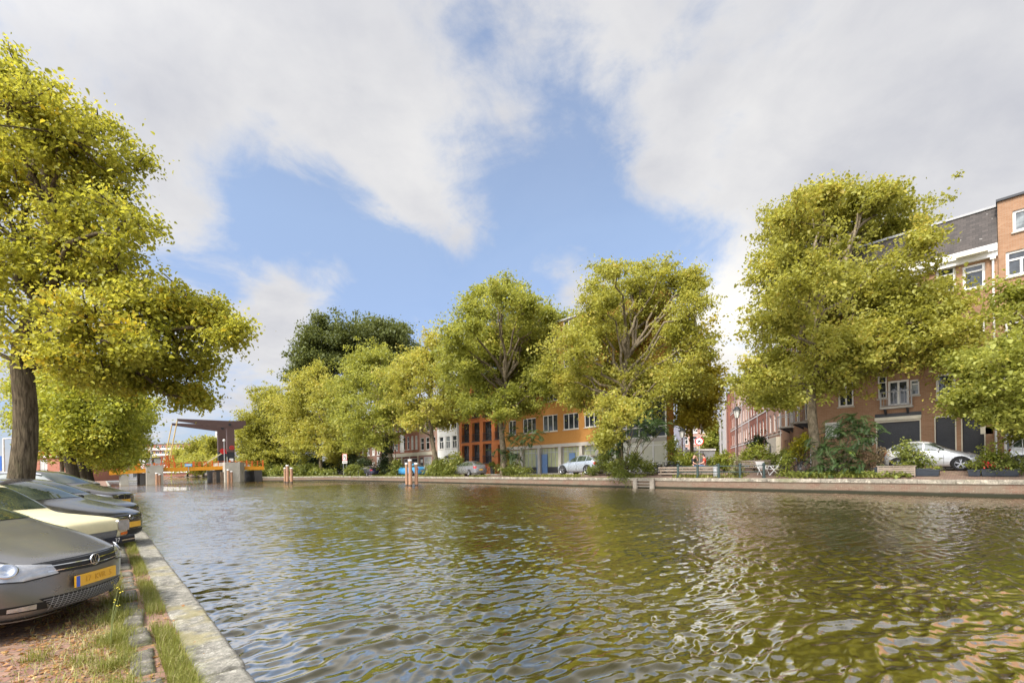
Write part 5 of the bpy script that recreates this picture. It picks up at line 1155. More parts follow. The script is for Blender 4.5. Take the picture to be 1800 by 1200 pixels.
class Car:
    def __init__(s, name, label, loc, rz, st, paint_m, L=3.97, W=1.69, H=1.46, bulge=.16, lev=2, group=None, cat='car', lift=0.0):
        s.sx, s.sy, s.sz = L / abs(st[-1][0]), W / 1.69, H / 1.50; s.st = st
        s.o = empty(name, loc, rz, label, cat, group); me = car_body(st, s.sx, s.sy, s.sz, bulge, lev); me.materials.append(paint_m)
        s.L, s.W, s.H = L, W, H; s.paint = paint_m; s.lift = lift
        s.bvh = BVHTree.FromPolygons([v.co.copy() for v in me.vertices], [tuple(p.vertices) for p in me.polygons])
        s.body = link('body', me, s.o, (0, 0, lift)); 
    def P(s, x, y, z): return Vector((x * s.sx, y * s.sy, z * s.sz))
    def patch(s, name, mat, rows, d, parent=None, nu=10, nv=5, eps=.006, raw=False, smooth=True):
        """rows: polylines of points (template units); grid between them cast along d on to the body"""
        d = Vector(d).normalized(); R_ = []
        for r in rows:
            pts = [Vector(p) if raw else s.P(*p) for p in r]; q = []
            for i in range(nu + 1):
                t = i / nu * (len(pts) - 1); k = min(int(t), len(pts) - 2); q.append(pts[k].lerp(pts[k + 1], t - k))
            R_.append(q)
        vs, ok = [], True
        for j in range(nv + 1):
            t = j / nv * (len(R_) - 1); k = min(int(t), len(R_) - 2)
            for i in range(nu + 1):
                p = R_[k][i].lerp(R_[k + 1][i], t - k); h = s.bvh.ray_cast(p - d * 4, d)
                q = h[0] if h[0] is not None else None
                if q is None: h = s.bvh.find_nearest(p); q = h[0]
                nn = h[1] if h[1].dot(d) < 0 else -h[1]
                vs.append(q + nn * eps)
        g = MB(); fs = []
        for j in range(nv):
            for i in range(nu): a = j * (nu + 1) + i; fs.append((a, a + 1, a + nu + 2, a + nu + 1))
        g.add(vs, fs); return g.build(name, mat, parent or s.body, smooth=smooth)
    def strip(s, name, mat, pts, d, w=.008, parent=None, n=24, eps=.004):
        up = [(p[0], p[1], p[2] + w) for p in pts] if abs(Vector(d).normalized().z) < .7 else [(p[0] + w, p[1], p[2]) for p in pts]
        return s.patch(name, mat, [pts, up], d, parent, n, 1, eps)
    def wheels(s, xf, xr, r=.30, near=True, rim=None, sides=(-1, 1)):
        r *= s.sz / .97
        for x in (xf, xr):
            for sd in sides:
                X = x * s.sx; yo = sd * (.845 * s.sy)
                pts0 = [(X + r * 1.16 * math.cos(R(a)), sd * 3, .30 * s.sz - s.lift + r * 1.16 * math.sin(R(a)) + .02) for a in range(-20, 201, 20)]
                pts1 = [(X + r * .2 * math.cos(R(a)), sd * 3, .30 * s.sz - s.lift + r * .2 * math.sin(R(a))) for a in range(-20, 201, 20)]
                s.patch('wheel_arch', m_trim, [pts0, pts1], (0, -sd, 0), None, 22, 4, .008, raw=True)
                w = empty('wheel', (X, yo - sd * .085, r), 0, parent=s.o); a = .095 * s.sy
                MB().lathe([(r * .66, -a), (r * .93, -a), (r, -a * .7), (r, a * .7), (r * .93, a), (r * .66, a)], (0, 0, 0), 26, 'Y', caps=False).build('tyre', m_tyre, w, smooth=True)
                g = MB(); e = sd * a * .86; g.lathe([(r * .67, e), (r * .62, e - sd * .02), (r * .60, e - sd * .05)], (0, 0, 0), 26, 'Y', caps=False); g.lathe([(r * .16, e - sd * .03), (r * .12, e)], (0, 0, 0), 12, 'Y')
                for k in range(5):
                    for q in (-.16, .16):
                        t = k * 2 * math.pi / 5 + .3; g.bar((r * .10 * math.cos(t), e - sd * .015, r * .10 * math.sin(t)), (r * .64 * math.cos(t + q), e - sd * .02, r * .64 * math.sin(t + q)), .035, .03)
                g.build('rim', rim or m_rim, w)
                MB().lathe([(r * .64, e - sd * .06), (.001, e - sd * .06)], (0, 0, 0), 20, 'Y').build('brake', m_trim, w)
    def windows(s, n=3, glass=None, trim=True, mirrors=(-1, 1)):
        g = glass or m_cglass; st = s.st; top = [q for q in st if q[7] > 1.3]; x0, x1 = st[4][0], top[0][0]; z0 = st[4][7] + .035; zt = top[0][7]
        wl, wt = st[4][8] - .05, top[0][8] - .045
        s.patch('windscreen', g, [[(0, -wl, z0), (0, 0, z0 + .012), (0, wl, z0)], [(0, -wt, zt - .035), (0, 0, zt - .0), (0, wt, zt - .035)]], (-1, 0, 0), nu=14, nv=8)
        rw = st[-3]; wl2, wt2 = rw[8] - .02, top[-1][8] - .06
        s.patch('rear_window', g, [[(-9, -wl2, rw[7] - .06), (-9, wl2, rw[7] - .06)], [(-9, -wt2, top[-1][7] - .05), (-9, wt2, top[-1][7] - .05)]], (1, 0, 0), nu=10, nv=6)
        xb = rw[0] + .10; cuts = {2: [.0, .56, 1.0], 3: [0, .38, .76, 1.0]}[n]; zb = lambda x: float(np.interp(-x, [-q[0] for q in st], [q[5] for q in st])) + .045
        ztp = lambda x: float(np.interp(-x, [-q[0] for q in st], [q[7] for q in st])) - .075
        xa = x0 - .10
        for sd in (-1, 1):
            for a, b in zip(cuts[:-1], cuts[1:]):
                xs_ = [xa + (xb - xa) * (a + .012 + (b - a - .024) * k / 8) for k in range(9)]
                s.patch('side_window', g, [[(x, sd * 3, zb(x)) for x in xs_], [(x, sd * 3, max(zb(x) + .01, ztp(x))) for x in xs_]], (0, -sd, 0), nu=14, nv=5)
            if trim: s.strip('door_seam', m_trim, [(xa + (xb - xa) * cuts[1], sd * 3, .30), (xa + (xb - xa) * cuts[1], sd * 3, .95)], (0, -sd, 0), .006) if False else None
            for c in ([.02] + list(cuts[1:-1])):
                x = xa + (xb - xa) * c; s.patch('door_seam', m_trim, [[(x, sd * 3, .27), (x, sd * 3, zb(x))], [(x - .014, sd * 3, .27), (x - .014, sd * 3, zb(x))]], (0, -sd, 0), nu=10, nv=1, eps=.003)
            if sd not in mirrors: continue
            mz = zb(xa) + .05; g2 = MB(); yy = sd * (.80 * s.sy + .12); pm = s.P(xa - .25, 0, mz)
            g2.cbox((pm.x, yy, pm.z + .03), (.10, .19, .12), 0, .02); g2.bar((pm.x, sd * .76 * s.sy, pm.z), (pm.x, yy, pm.z), .05); g2.build('mirror', s.paint, s.o, (0, 0, s.lift))
            s.patch('door_handle', m_trim if n == 2 else s.paint, [[(x, sd * 3, .80) for x in (xa - .95, xa - 1.12)], [(x, sd * 3, .83) for x in (xa - .95, xa - 1.12)]], (0, -sd, 0), nu=4, nv=1, eps=.022)
    def plate(s, front=True, z=.47, text=None, w=.52, dark=False, lab='number_plate'):
        sg = 1 if front else -1; h = s.bvh.ray_cast(Vector((sg * 6 if front else -9, 0, z * s.sz)), Vector((-sg, 0, 0))); x = h[0].x + sg * .012
        o = empty(lab, (x, 0, z * s.sz + s.lift), 0 if front else R(180), parent=s.o)
        MB().box((-.01, -w / 2, -.055), (.008, w / 2, .055)).build('plate', m_black if dark else m_plate, o)
        if not dark: MB().box((.0082, w / 2 - .045 if not front else -w / 2 + .003, -.052), (.0095, w / 2 - .003 if not front else -w / 2 + .045, .052)).build('band', m_plblue, o)
        if text:
            c = bpy.data.curves.new('plate_text', 'FONT'); c.body = text[0]; c.size = text[1]; c.align_x = text[3] if len(text) > 3 else 'CENTER'; c.align_y = 'CENTER'; c.extrude = .0008; c.materials.append(text[2])
            link('plate_text', text_mesh(c), o, (.0105, text[4] if len(text) > 4 else .02, 0), (R(90), 0, R(90)))
        return o
def text_mesh(cu):
    t = bpy.data.objects.new('tmp', cu); COL.objects.link(t); me = bpy.data.meshes.new_from_object(t.evaluated_get(bpy.context.evaluated_depsgraph_get())); bpy.data.objects.remove(t); me.name = 'plate_text'; return me
HEAD = R(-35)
# --- dark grey hatchback, nearest
pm = paint('grey_paint', (.20, .195, .19), .24, .6)
c = Car('parked_car', 'dark grey hatchback with round emblem and yellow number plate, nearest to the camera', (-.05, 6.36, STREET), HEAD, POLO, pm, 3.97, 1.69, 1.47, .20, 3)
c.windows(3, mirrors=(-1,)); c.wheels(-.80, -3.25, .30)
c.patch('upper_grille', m_trim, [[(2, -.40, .590), (2, 0, .575), (2, .40, .590)], [(2, -.46, .692), (2, 0, .692), (2, .46, .692)]], (-1, 0, 0), nu=24, nv=3, eps=.004)
for z in (.612, .655): c.patch('grille_bar', m_chrome, [[(2, -.44, z), (2, 0, z - .008), (2, .44, z)], [(2, -.44, z + .008), (2, 0, z), (2, .44, z + .008)]], (-1, 0, 0), nu=24, nv=1, eps=.014)
hex_ = c.patch('lower_grille', m_trim, [[(2, -.36, .245), (2, 0, .24), (2, .36, .245)], [(2, -.50, .375), (2, 0, .37), (2, .50, .375)]], (-1, 0, 0), nu=24, nv=4, eps=.004)
for k in range(6): z = .258 + k * .019; c.patch('grille_bar', m_grey, [[(2, -.37 - k * .02, z), (2, 0, z - .004), (2, .37 + k * .02, z)], [(2, -.37 - k * .02, z + .005), (2, 0, z + .001), (2, .37 + k * .02, z + .005)]], (-1, 0, 0), hex_, 24, 1, .010)
for k in range(22): y = -.42 + k * .04; c.patch('grille_bar', m_grey, [[(2, y, .252), (2, y + .02, .37)], [(2, y + .006, .252), (2, y + .026, .37)]], (-1, 0, 0), hex_, 6, 1, .009)
for sd in (-1, 1):
    dd = (-1, -sd * .75, -.15)
    c.patch('headlight', m_lamp, [[(0.0, sd * .42, .600), (-.12, sd * .64, .575), (-.36, sd * .80, .60), (-.52, sd * .84, .655)], [(0, sd * .48, .692), (-.12, sd * .66, .728), (-.36, sd * .80, .785), (-.52, sd * .84, .795)]], dd, nu=18, nv=6, eps=.007)
    c.patch('headlight_rim', m_trim, [[(0.0, sd * .41, .588), (-.12, sd * .64, .562), (-.36, sd * .80, .588), (-.54, sd * .84, .645)], [(0, sd * .41, .600), (-.12, sd * .64, .575), (-.36, sd * .80, .60), (-.53, sd * .84, .655)]], dd, nu=18, nv=2, eps=.008)
    q = c.bvh.ray_cast(c.P(-.20, sd * .70, .68) - Vector(dd).normalized() * 3, Vector(dd).normalized()); 
    hl = MB(); hl.lathe([(.070, 0), (.074, .010), (.058, .014), (.034, .005), (.001, .003)], (0, 0, 0), 20, 'X'); o_ = hl.build('lamp_reflector', m_chrome, c.body, smooth=True); o_.location = q[0] + q[1] * .004; o_.rotation_euler = q[1].to_track_quat('X', 'Z').to_euler()
    c.patch('fog_recess', m_trim, [[(0, sd * .50, .27), (-.2, sd * .68, .285), (-.35, sd * .78, .31)], [(0, sd * .52, .34), (-.2, sd * .69, .35), (-.35, sd * .78, .35)]], (-1, -sd * .6, 0), nu=12, nv=3, eps=.004)
    c.patch('fog_light', m_lamp, [[(0, sd * .60, .29), (-.2, sd * .70, .30)], [(0, sd * .60, .335), (-.2, sd * .70, .335)]], (-1, -sd * .6, 0), nu=6, nv=3, eps=.009)
    c.patch('bonnet_seam', m_trim, [[(-.06, sd * .50, 3), (-.5, sd * .66, 3), (-.92, sd * .70, 3)], [(-.06, sd * .508, 3), (-.5, sd * .668, 3), (-.92, sd * .708, 3)]], (0, 0, -1), nu=20, nv=1, eps=.003)
c.patch('bonnet_seam', m_trim, [[(2, -.50, .697), (2, 0, .70), (2, .50, .697)], [(2, -.50, .703), (2, 0, .706), (2, .50, .703)]], (-1, 0, 0), nu=20, nv=1, eps=.003)
c.patch('front_lip', m_grey, [[(2, -.66, .205), (2, 0, .195), (2, .66, .205)], [(2, -.66, .222), (2, 0, .215), (2, .66, .222)]], (-1, 0, 0), nu=24, nv=1, eps=.02)
def emblem(c, z, r):
    h = c.bvh.ray_cast(Vector((5, 0, z * c.sz)), Vector((-1, 0, 0))); o = empty('emblem', (h[0].x + .012, 0, z * c.sz + c.lift), 0, parent=c.o)
    MB().lathe([(r, .0), (r, .008), (r * .94, .012), (r * .86, .009), (r * .86, .0)], (0, 0, 0), 32, 'X', caps=False).build('emblem_ring', m_chrome, o, smooth=True); MB().lathe([(r * .9, -.004), (r * .9, .001)], (0, 0, 0), 32, 'X').build('emblem_field', m_trim, o)
    g = MB(); w = r * .17
    for a, b in (((-.34, .84), (-.02, .10)), ((.34, .84), (.02, .10)), ((-.74, .48), (-.32, -.76)), ((-.32, -.76), (0, .02)), ((.74, .48), (.32, -.76)), ((.32, -.76), (0, .02))): g.bar((.006, a[0] * r, a[1] * r), (.006, b[0] * r, b[1] * r), w, .006)
    g.build('emblem_letters', m_chrome, o)
emblem(c, .648, .058)
c.plate(True, .47, ('17  KVR  5', .078, plain('plate_faded', (.62, .31, .02), .5), 'CENTER', .02))
wb = MB(); a_, b_ = c.P(-.97, -.45, 1.035), c.P(-1.05, .25, 1.05); wb.bar(a_, b_, .018); wb.build('wiper', m_trim, c.body)
# --- pale yellow classic
pm = paint('pale_yellow_paint', (.64, .55, .15), .26)
c = Car('parked_car', 'pale yellow classic hatchback with square headlights and black bumper', (-.07, 9.58, STREET), R(-41), CLASSIC, pm, 3.94, 1.60, 1.48, .03, 3)
c.windows(3, mirrors=(-1,)); c.wheels(-.72, -3.2, .29)
c.patch('grille', m_trim, [[(2, -.40, .475), (2, .40, .475)], [(2, -.44, .60), (2, .44, .60)]], (-1, 0, 0), nu=20, nv=3, eps=.004)
for k in range(9): z = .480 + k * .0135; c.patch('grille_bar', m_grey, [[(2, -.40, z), (2, .40, z)], [(2, -.40, z + .005), (2, .40, z + .005)]], (-1, 0, 0), nu=16, nv=1, eps=.012)
for sd in (-1, 1):
    h = c.bvh.ray_cast(c.P(2, sd * .57, .665), Vector((-1, 0, 0))); x = h[0].x
    o = empty('headlight', (x, sd * .57 * c.sy, .665 * c.sz), 0, parent=c.o); g = MB(); hw, hz_ = .118, .098
    pr = [(hw * math.copysign(abs(math.cos(t)) ** .45, math.cos(t)), hz_ * math.copysign(abs(math.sin(t)) ** .45, math.sin(t))) for t in [R(15 * k) for k in range(24)]]
    g.prism(pr, -.04, .03, lambda a, b, d: (d, a, b)); g.build('lamp_rim', m_chrome, o); g = MB(); g.prism([(a * .84, b * .84) for a, b in pr], .0, .036, lambda a, b, d: (d, a, b)); g.build('lamp_glass', m_lamp, o)
    c.patch('turn_signal', m_amber, [[(2, sd * .50, .50), (2, sd * .70, .50)], [(2, sd * .50, .545), (2, sd * .70, .545)]], (-1, 0, 0), nu=8, nv=2, eps=.012)
    c.patch('bonnet_seam', m_trim, [[(-.12, sd * .50, 3), (-.7, sd * .60, 3), (-1.14, sd * .63, 3)], [(-.12, sd * .508, 3), (-.7, sd * .608, 3), (-1.14, sd * .638, 3)]], (0, 0, -1), nu=16, nv=1, eps=.003)
g = MB(); g.cbox((-.03, 0, .42), (.09, 1.38, .115), 0, .02); g.cbox((-.22, -.70, .42), (.40, .08, .115), 0, .02); g.cbox((-.22, .70, .42), (.40, .08, .115), 0, .02); g.build('bumper', m_trim, c.o)
MB().box((.016, -.68, .405), (.022, .68, .425)).build('bumper_strip', m_chrome, c.o)
o = empty('number_plate', (.030, .05, .43), 0, parent=c.o); MB().box((-.006, -.36, -.05), (.006, .36, .05)).build('plate', plain('dark_blue_plate', (.012, .014, .03), .4), o)
cu = bpy.data.curves.new('plate_text', 'FONT'); cu.body = '37'; cu.size = .10; cu.align_x = 'CENTER'; cu.align_y = 'CENTER'; cu.extrude = .001; cu.materials.append(m_white); link('plate_text', text_mesh(cu), o, (.0085, .27, 0), (R(90), 0, R(90)))
# --- the row behind
def simple_car(label, loc, rz, st, pm, L, W, H, bulge=.16, lev=2, group=None, win=3, plates=True, face='modern', wheel_r=.30, xw=(-.8, -3.25), lift=0.0):
    c = Car('parked_car', label, loc, rz, st, pm, L, W, H, bulge, lev, group, lift=lift); c.windows(win); k = abs(st[-1][0]) / 3.96; c.wheels(xw[0] * k, xw[1] * k, wheel_r)
    s0 = st[0]; s1 = st[1]
    c.patch('upper_grille', m_trim, [[(2, -.40, .58), (2, .40, .58)], [(2, -.45, .67), (2, .45, .67)]], (-1, 0, 0), nu=16, nv=3, eps=.004)
    for z in (.60, .635): c.patch('grille_bar', m_chrome, [[(2, -.41, z), (2, .41, z)], [(2, -.41, z + .008), (2, .41, z + .008)]], (-1, 0, 0), nu=12, nv=1, eps=.012)
    c.patch('lower_grille', m_trim, [[(2, -.55, .26), (2, .55, .26)], [(2, -.55, .36), (2, .55, .36)]], (-1, 0, 0), nu=16, nv=3, eps=.004)
    for sd in (-1, 1):
        c.patch('headlight', m_lamp, [[(0, sd * .48, .59), (-.15, sd * .66, .585), (-.40, sd * .82, .62)], [(0, sd * .52, .665), (-.15, sd * .68, .70), (-.40, sd * .82, .735)]], (-1, -sd * .75, -.15), nu=12, nv=4, eps=.007)
        xb = st[-1][0]; c.patch('tail_light', m_tail, [[(xb, sd * .55, .74), (xb + .15, sd * .74, .74)], [(xb, sd * .55, .92), (xb + .22, sd * .76, .95)]], (1, -sd * .6, 0), nu=6, nv=4, eps=.008)
        c.patch('bonnet_seam', m_trim, [[(-.1, sd * .52, 3), (-.5, sd * .66, 3), (st[4][0] + .1, sd * .70, 3)], [(-.1, sd * .53, 3), (-.5, sd * .67, 3), (st[4][0] + .1, sd * .71, 3)]], (0, 0, -1), nu=14, nv=1, eps=.003)
    if plates: c.plate(True, .47); c.plate(False, .62)
    return c
GN = 'cars parked along the near quay'
c = simple_car('black hatchback with round emblem parked behind the pale yellow classic', (.45, 12.35, STREET), HEAD, HATCH, paint('black_paint_car', (.022, .022, .024), .16), 4.15, 1.74, 1.46, .2, 3, GN); emblem(c, .63, .055)
simple_car('dark grey hatchback between the black hatchback and the tall off-roader', (.55, 15.6, STREET), HEAD, HATCH, paint('charcoal_paint', (.045, .045, .047), .18, .3), 4.3, 1.76, 1.46, .2, 2, GN)
c = simple_car('dark brown grey off-roader with twin kidney grille and silver window frames', (.62, 21.9, STREET), HEAD, HATCH, paint('brown_grey_paint', (.06, .052, .05), .18, .4), 4.75, 1.9, 1.72, .14, 3, GN, wheel_r=.33)
for sd in (-1, 1):
    c.patch('kidney_grille', m_chrome, [[(2, sd * .03, .50), (2, sd * .26, .52)], [(2, sd * .03, .68), (2, sd * .29, .66)]], (-1, 0, 0), nu=10, nv=4, eps=.018); c.patch('kidney_grille', m_trim, [[(2, sd * .05, .515), (2, sd * .245, .535)], [(2, sd * .05, .665), (2, sd * .27, .648)]], (-1, 0, 0), nu=10, nv=4, eps=.024)
    c.patch('roof_rail', m_chrome, [[(x, sd * .50, 3) for x in (-1.9, -2.5, -3.3)], [(x, sd * .53, 3) for x in (-1.9, -2.5, -3.3)]], (0, 0, -1), nu=14, nv=1, eps=.05)
ROW = [(25.2, HATCH, (.05, .05, .052), 4.2, 1.5, 'black hatchback just beyond the brown grey off-roader'), (28.6, SALOON, (.30, .31, .32), 4.5, 1.45, 'silver grey saloon sixth along the near quay'), (32.2, HATCH, (.03, .035, .05), 4.2, 1.52, 'dark blue hatchback seventh along the near quay'), (36, SALOON, (.08, .08, .085), 4.5, 1.45, 'grey saloon eighth along the near quay'), (41, HATCH, (.45, .45, .45), 4.1, 1.5, 'light silver hatchback ninth along the near quay'), (48, HATCH, (.62, .61, .58), 4.6, 1.85, 'white van-like car near the start of the bridge'), (56, SALOON, (.55, .54, .52), 4.5, 1.45, 'white saloon at the far end of the near row')]
for y, st, col, L, H, lab in ROW: simple_car(lab, (.35 - (y > 40) * .7, y, STREET), HEAD, st, paint('car_paint_%d' % int(y), col, .2, .2), L, 1.75, H, .18, 2, GN)
for k, (px, Z_, col, lab) in enumerate(((2, 17, (.03, .03, .032), 'dark car with pale windows behind the trunk of the near elm'),)):
    b = at_depth(px, 850, 26); simple_car(lab, (b.x - 1, b.y + 1.5, STREET), R(-35), HATCH, paint('car_paint_s', (.05, .05, .052), .2, .3), 4.4, 1.8, 1.6, .18, 2, GN)
# --- cars on the far bank
GF = 'cars parked on the far bank'
def along(pf, pr, X):
    """nose and tail pixel at plane X -> nose location, heading"""
    a, b = at_x(*pf, X), at_x(*pr, X); return Vector((a.x, a.y, fx(X, a.y))), math.atan2(a.y - b.y, a.x - b.x)
def far_car(label, nose_px, tail_px, X, st, col, H, W=1.78, win=3, metal=.3, lift=0.0, dx=0.0, name=None, wheel_r=.31):
    a, b = at_x(*nose_px, X), at_x(*tail_px, X + dx); L = (a - b).xy.length; rz = math.atan2(a.y - b.y, a.x - b.x)
    return simple_car(label, (a.x, a.y, fx(a.x, a.y)), rz, st, paint('far_paint_' + label.split()[0] + label.split()[1], col, .2, metal), L, W, H, .18, 3 if X < 38 and a.y < 40 else 2, GF, win, True, wheel_r=wheel_r, lift=lift)
far_car('white estate car behind the wooden planter and bushes', (1731, 810), (1556, 815), 37.0, HATCH, (.60, .60, .60), 1.82, 1.9, dx=.1, wheel_r=.32)
far_car('white car cut by the frame edge with red tail light', (1900, 812), (1771, 812), 37.2, HATCH, (.62, .62, .61), 1.8, 1.9)
far_car('silver blue off-roader parked in front of the mustard block', (988, 832), (1058, 836), 37.4, HATCH, (.42, .46, .50), 2.08, 2.1, metal=.5, wheel_r=.37, dx=-.6)
far_car('small grey hatchback seen from behind at the orange house', (800, 835), (846, 835), 36.6, HATCH, (.25, .25, .26), 1.95, 1.95, metal=.5, dx=-2.0)
far_car('bright blue hatchback behind the tall mooring posts', (698, 836), (742, 836), 36.4, HATCH, (.05, .28, .55), 1.98, 1.9, metal=.1, dx=.2)
far_car('dark navy hatchback next to the standing man', (628, 836), (661, 836), 36.5, HATCH, (.012, .012, .045), 1.9, 1.9, metal=.1, dx=-1.8)
# white trailer
b = foot(665, 836, 37.6); o = empty('caravan_trailer', b, FACE + R(-12), 'boxy white trailer with a dark window beside the ivy covered trunk', 'trailer'); s_ = depth(b) / FPX
g = MB(); w = 18 * s_ / 2; h0, h1 = .45, 33 * s_; g.prism([(-w, h0), (w * .72, h0), (w * 1.15, h1 * .55), (w * .8, h1), (-w, h1)], 0, 1.9, lambda a, b, d: (a, d, b)); g.build('trailer_body', m_white, o)
MB().box((-w * .1, -.03, h1 * .62), (w * .55, -.003, h1 * .82)).build('window', m_cglass, o); MB().lathe([(.33, -.03), (.33, .15)], (w * .2, 0, .33), 16, 'Y').build('wheel', m_tyre, o); MB().bar((w * .7, .9, .42), (w * 1.9, .9, .42), .08).build('drawbar', m_grey, o)
# vans and cars in the side street
for k, (px, Z_, col, L, H, lab) in enumerate(((1238, 74, (.62, .62, .62), 4.9, 2.1, 'white delivery van at the mouth of the side street'), (1320, 52, (.60, .60, .60), 4.4, 1.7, 'white car behind the bushes near the canal lantern'), (1262, 84, (.55, .55, .56), 4.6, 1.8, 'pale car deeper in the side street'))):
    b = at_depth(px, 825, Z_); simple_car(lab, (b.x, b.y, 1.1), R(28.5 + 180), HATCH, paint('side_paint_%d' % k, col, .25), L, 1.85, H, .16, 2, 'vehicles in the side street')
# ------------------------------------------------------------------ shrubs and ground plants
def bush(name, label, X, foot_px, lobes, mat, seed, leaf=.13, per=26, tips=7.0, sig=.16, up=.6, wide=.6, droop=.3, group='shrubs along the far quay', cat='shrub', hang=0.0):
    """lobes: (px, py, rx, ry) in the photo at the plane x = X"""
    r = np.random.default_rng(seed); T, W = [], []
    p0 = at_x(foot_px[0], foot_px[1], X); base = np.array([p0.x, p0.y, fx(p0.x, p0.y) - .03]); tp = MB()
    for px, py, a, b in lobes:
        c = at_x(px, py, X); k = depth(c) / FPX; rad = np.array([a * k * .8, a * k, b * k]); n = max(6, int(tips * (4 * math.pi * (rad[0] * rad[2] + rad[1] * rad[2] + rad[0] * rad[1]) / 3)))
        d = r.normal(0, 1, (n, 3)); d /= np.linalg.norm(d, axis=1)[:, None]; t = np.array(c) + d * rad * (.3 + .78 * r.random(n) ** .6)[:, None] * (1 + r.normal(0, .1, (n, 1)))
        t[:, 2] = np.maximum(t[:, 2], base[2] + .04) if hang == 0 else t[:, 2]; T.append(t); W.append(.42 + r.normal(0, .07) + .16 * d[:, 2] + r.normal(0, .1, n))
        cc = np.array(c) - base
        for q in range(4): e = cc + r.normal(0, .3, 3) * rad; tp.tube([(r.normal(0, .05), r.normal(0, .05), 0), tuple(e * .55 + r.normal(0, .04, 3)), tuple(e)], [.022, .015, .006], 5, cap=False)
    T = np.vstack(T); W = np.concatenate(W)
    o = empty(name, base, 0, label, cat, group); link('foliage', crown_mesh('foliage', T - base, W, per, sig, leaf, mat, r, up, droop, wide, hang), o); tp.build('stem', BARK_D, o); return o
def frond_plant(name, label, X, foot_px, heads, seed, mat=L_FERN, leaf=.16, group='shrubs along the far quay', stems=True):
    """pinnate leaves: heads are (px, py, radius_px, n fronds, length m)"""
    r = np.random.default_rng(seed); p0 = at_x(foot_px[0], foot_px[1], X); base = np.array([p0.x, p0.y, fx(p0.x, p0.y) - .03]); PV, PQ, TT = [], [], []; st = MB(); nb = 0
    for px, py, rad, n, ln in heads:
        c0 = at_x(px, py, X); k = depth(c0) / FPX
        st.tube([(0, 0, 0), tuple((np.array(c0) - base) * .55 + np.array([0, 0, .15])), tuple(np.array(c0) - base)], [.05, .035, .012], 6, cap=False)
        for f in range(n):
            s = np.array(c0) + r.normal(0, 1, 3) * rad * k * np.array([.42, .42, .36]); az = r.random() * 6.283; el = r.uniform(-.2, .75); L = ln * r.uniform(.7, 1.2); d = np.array([math.cos(az) * math.cos(el), math.sin(az) * math.cos(el), math.sin(el)]); tint = r.normal(.42, .17)
            pts = []; p = s.copy()
            for q in range(12): p = p + d * L / 12; d = d + np.array([0, 0, -.115]); d /= np.linalg.norm(d); pts.append((p.copy(), d.copy()))
            for q, (p, d) in enumerate(pts):
                side = np.cross(d, [0, 0, 1.0]); side /= np.linalg.norm(side) + 1e-6; upv = np.cross(side, d)
                for sg in (-1, 1):
                    a = (side * sg * .86 + d * .42 - upv * .22); a /= np.linalg.norm(a); LL = leaf * (1.0 - .5 * abs(q / 11 - .45)) * r.uniform(.8, 1.15); b = d * LL * .17
                    PV += [p, p + a * LL * .45 - b, p + a * LL + np.array([0, 0, -.02]), p + a * LL * .45 + b]; PQ.append((nb, nb + 1, nb + 2, nb + 3)); nb += 4; TT.append(np.clip(tint + r.normal(0, .07), 0, 1))
    o = empty(name, base, 0, label, 'shrub', group); link('foliage', np_mesh('foliage', np.array(PV) - base, np.array(PQ), mat, TT), o)
    st.build('stem', BARK_P, o); return o
frond_plant('ailanthus', 'large dark ailanthus bush with drooping fronds in front of the brown brick house', 34.9, (1478, 838), [(1475, 760, 26, 46, 1.0), (1505, 752, 24, 40, 1.0), (1450, 785, 26, 40, 1.0), (1490, 795, 34, 60, 1.0), (1520, 775, 18, 30, .95), (1440, 812, 24, 30, .9), (1470, 825, 34, 46, .8), (1510, 820, 24, 34, .8), (1500, 735, 14, 22, .8), (1530, 750, 10, 14, .9)], 1, leaf=.22)
frond_plant('ailanthus', 'dark fronds beside the trunk between the orange and mustard buildings', 35.4, (897, 838), [(905, 762, 18, 26, 1.3), (925, 772, 18, 26, 1.3), (885, 795, 16, 22, 1.1), (900, 800, 16, 22, 1.1), (940, 760, 12, 14, 1.2)], 2, leaf=.34)
frond_plant('ailanthus', 'dark fronded shrub hanging right of the trunk at the glazed corner', 35.2, (1098, 838), [(1110, 735, 22, 34, 1.2), (1145, 740, 24, 40, 1.2), (1130, 760, 22, 34, 1.2), (1090, 770, 18, 26, 1.1), (1080, 790, 18, 24, 1.0), (1165, 752, 14, 16, 1.1), (1120, 715, 16, 20, 1.1)], 3, leaf=.30)
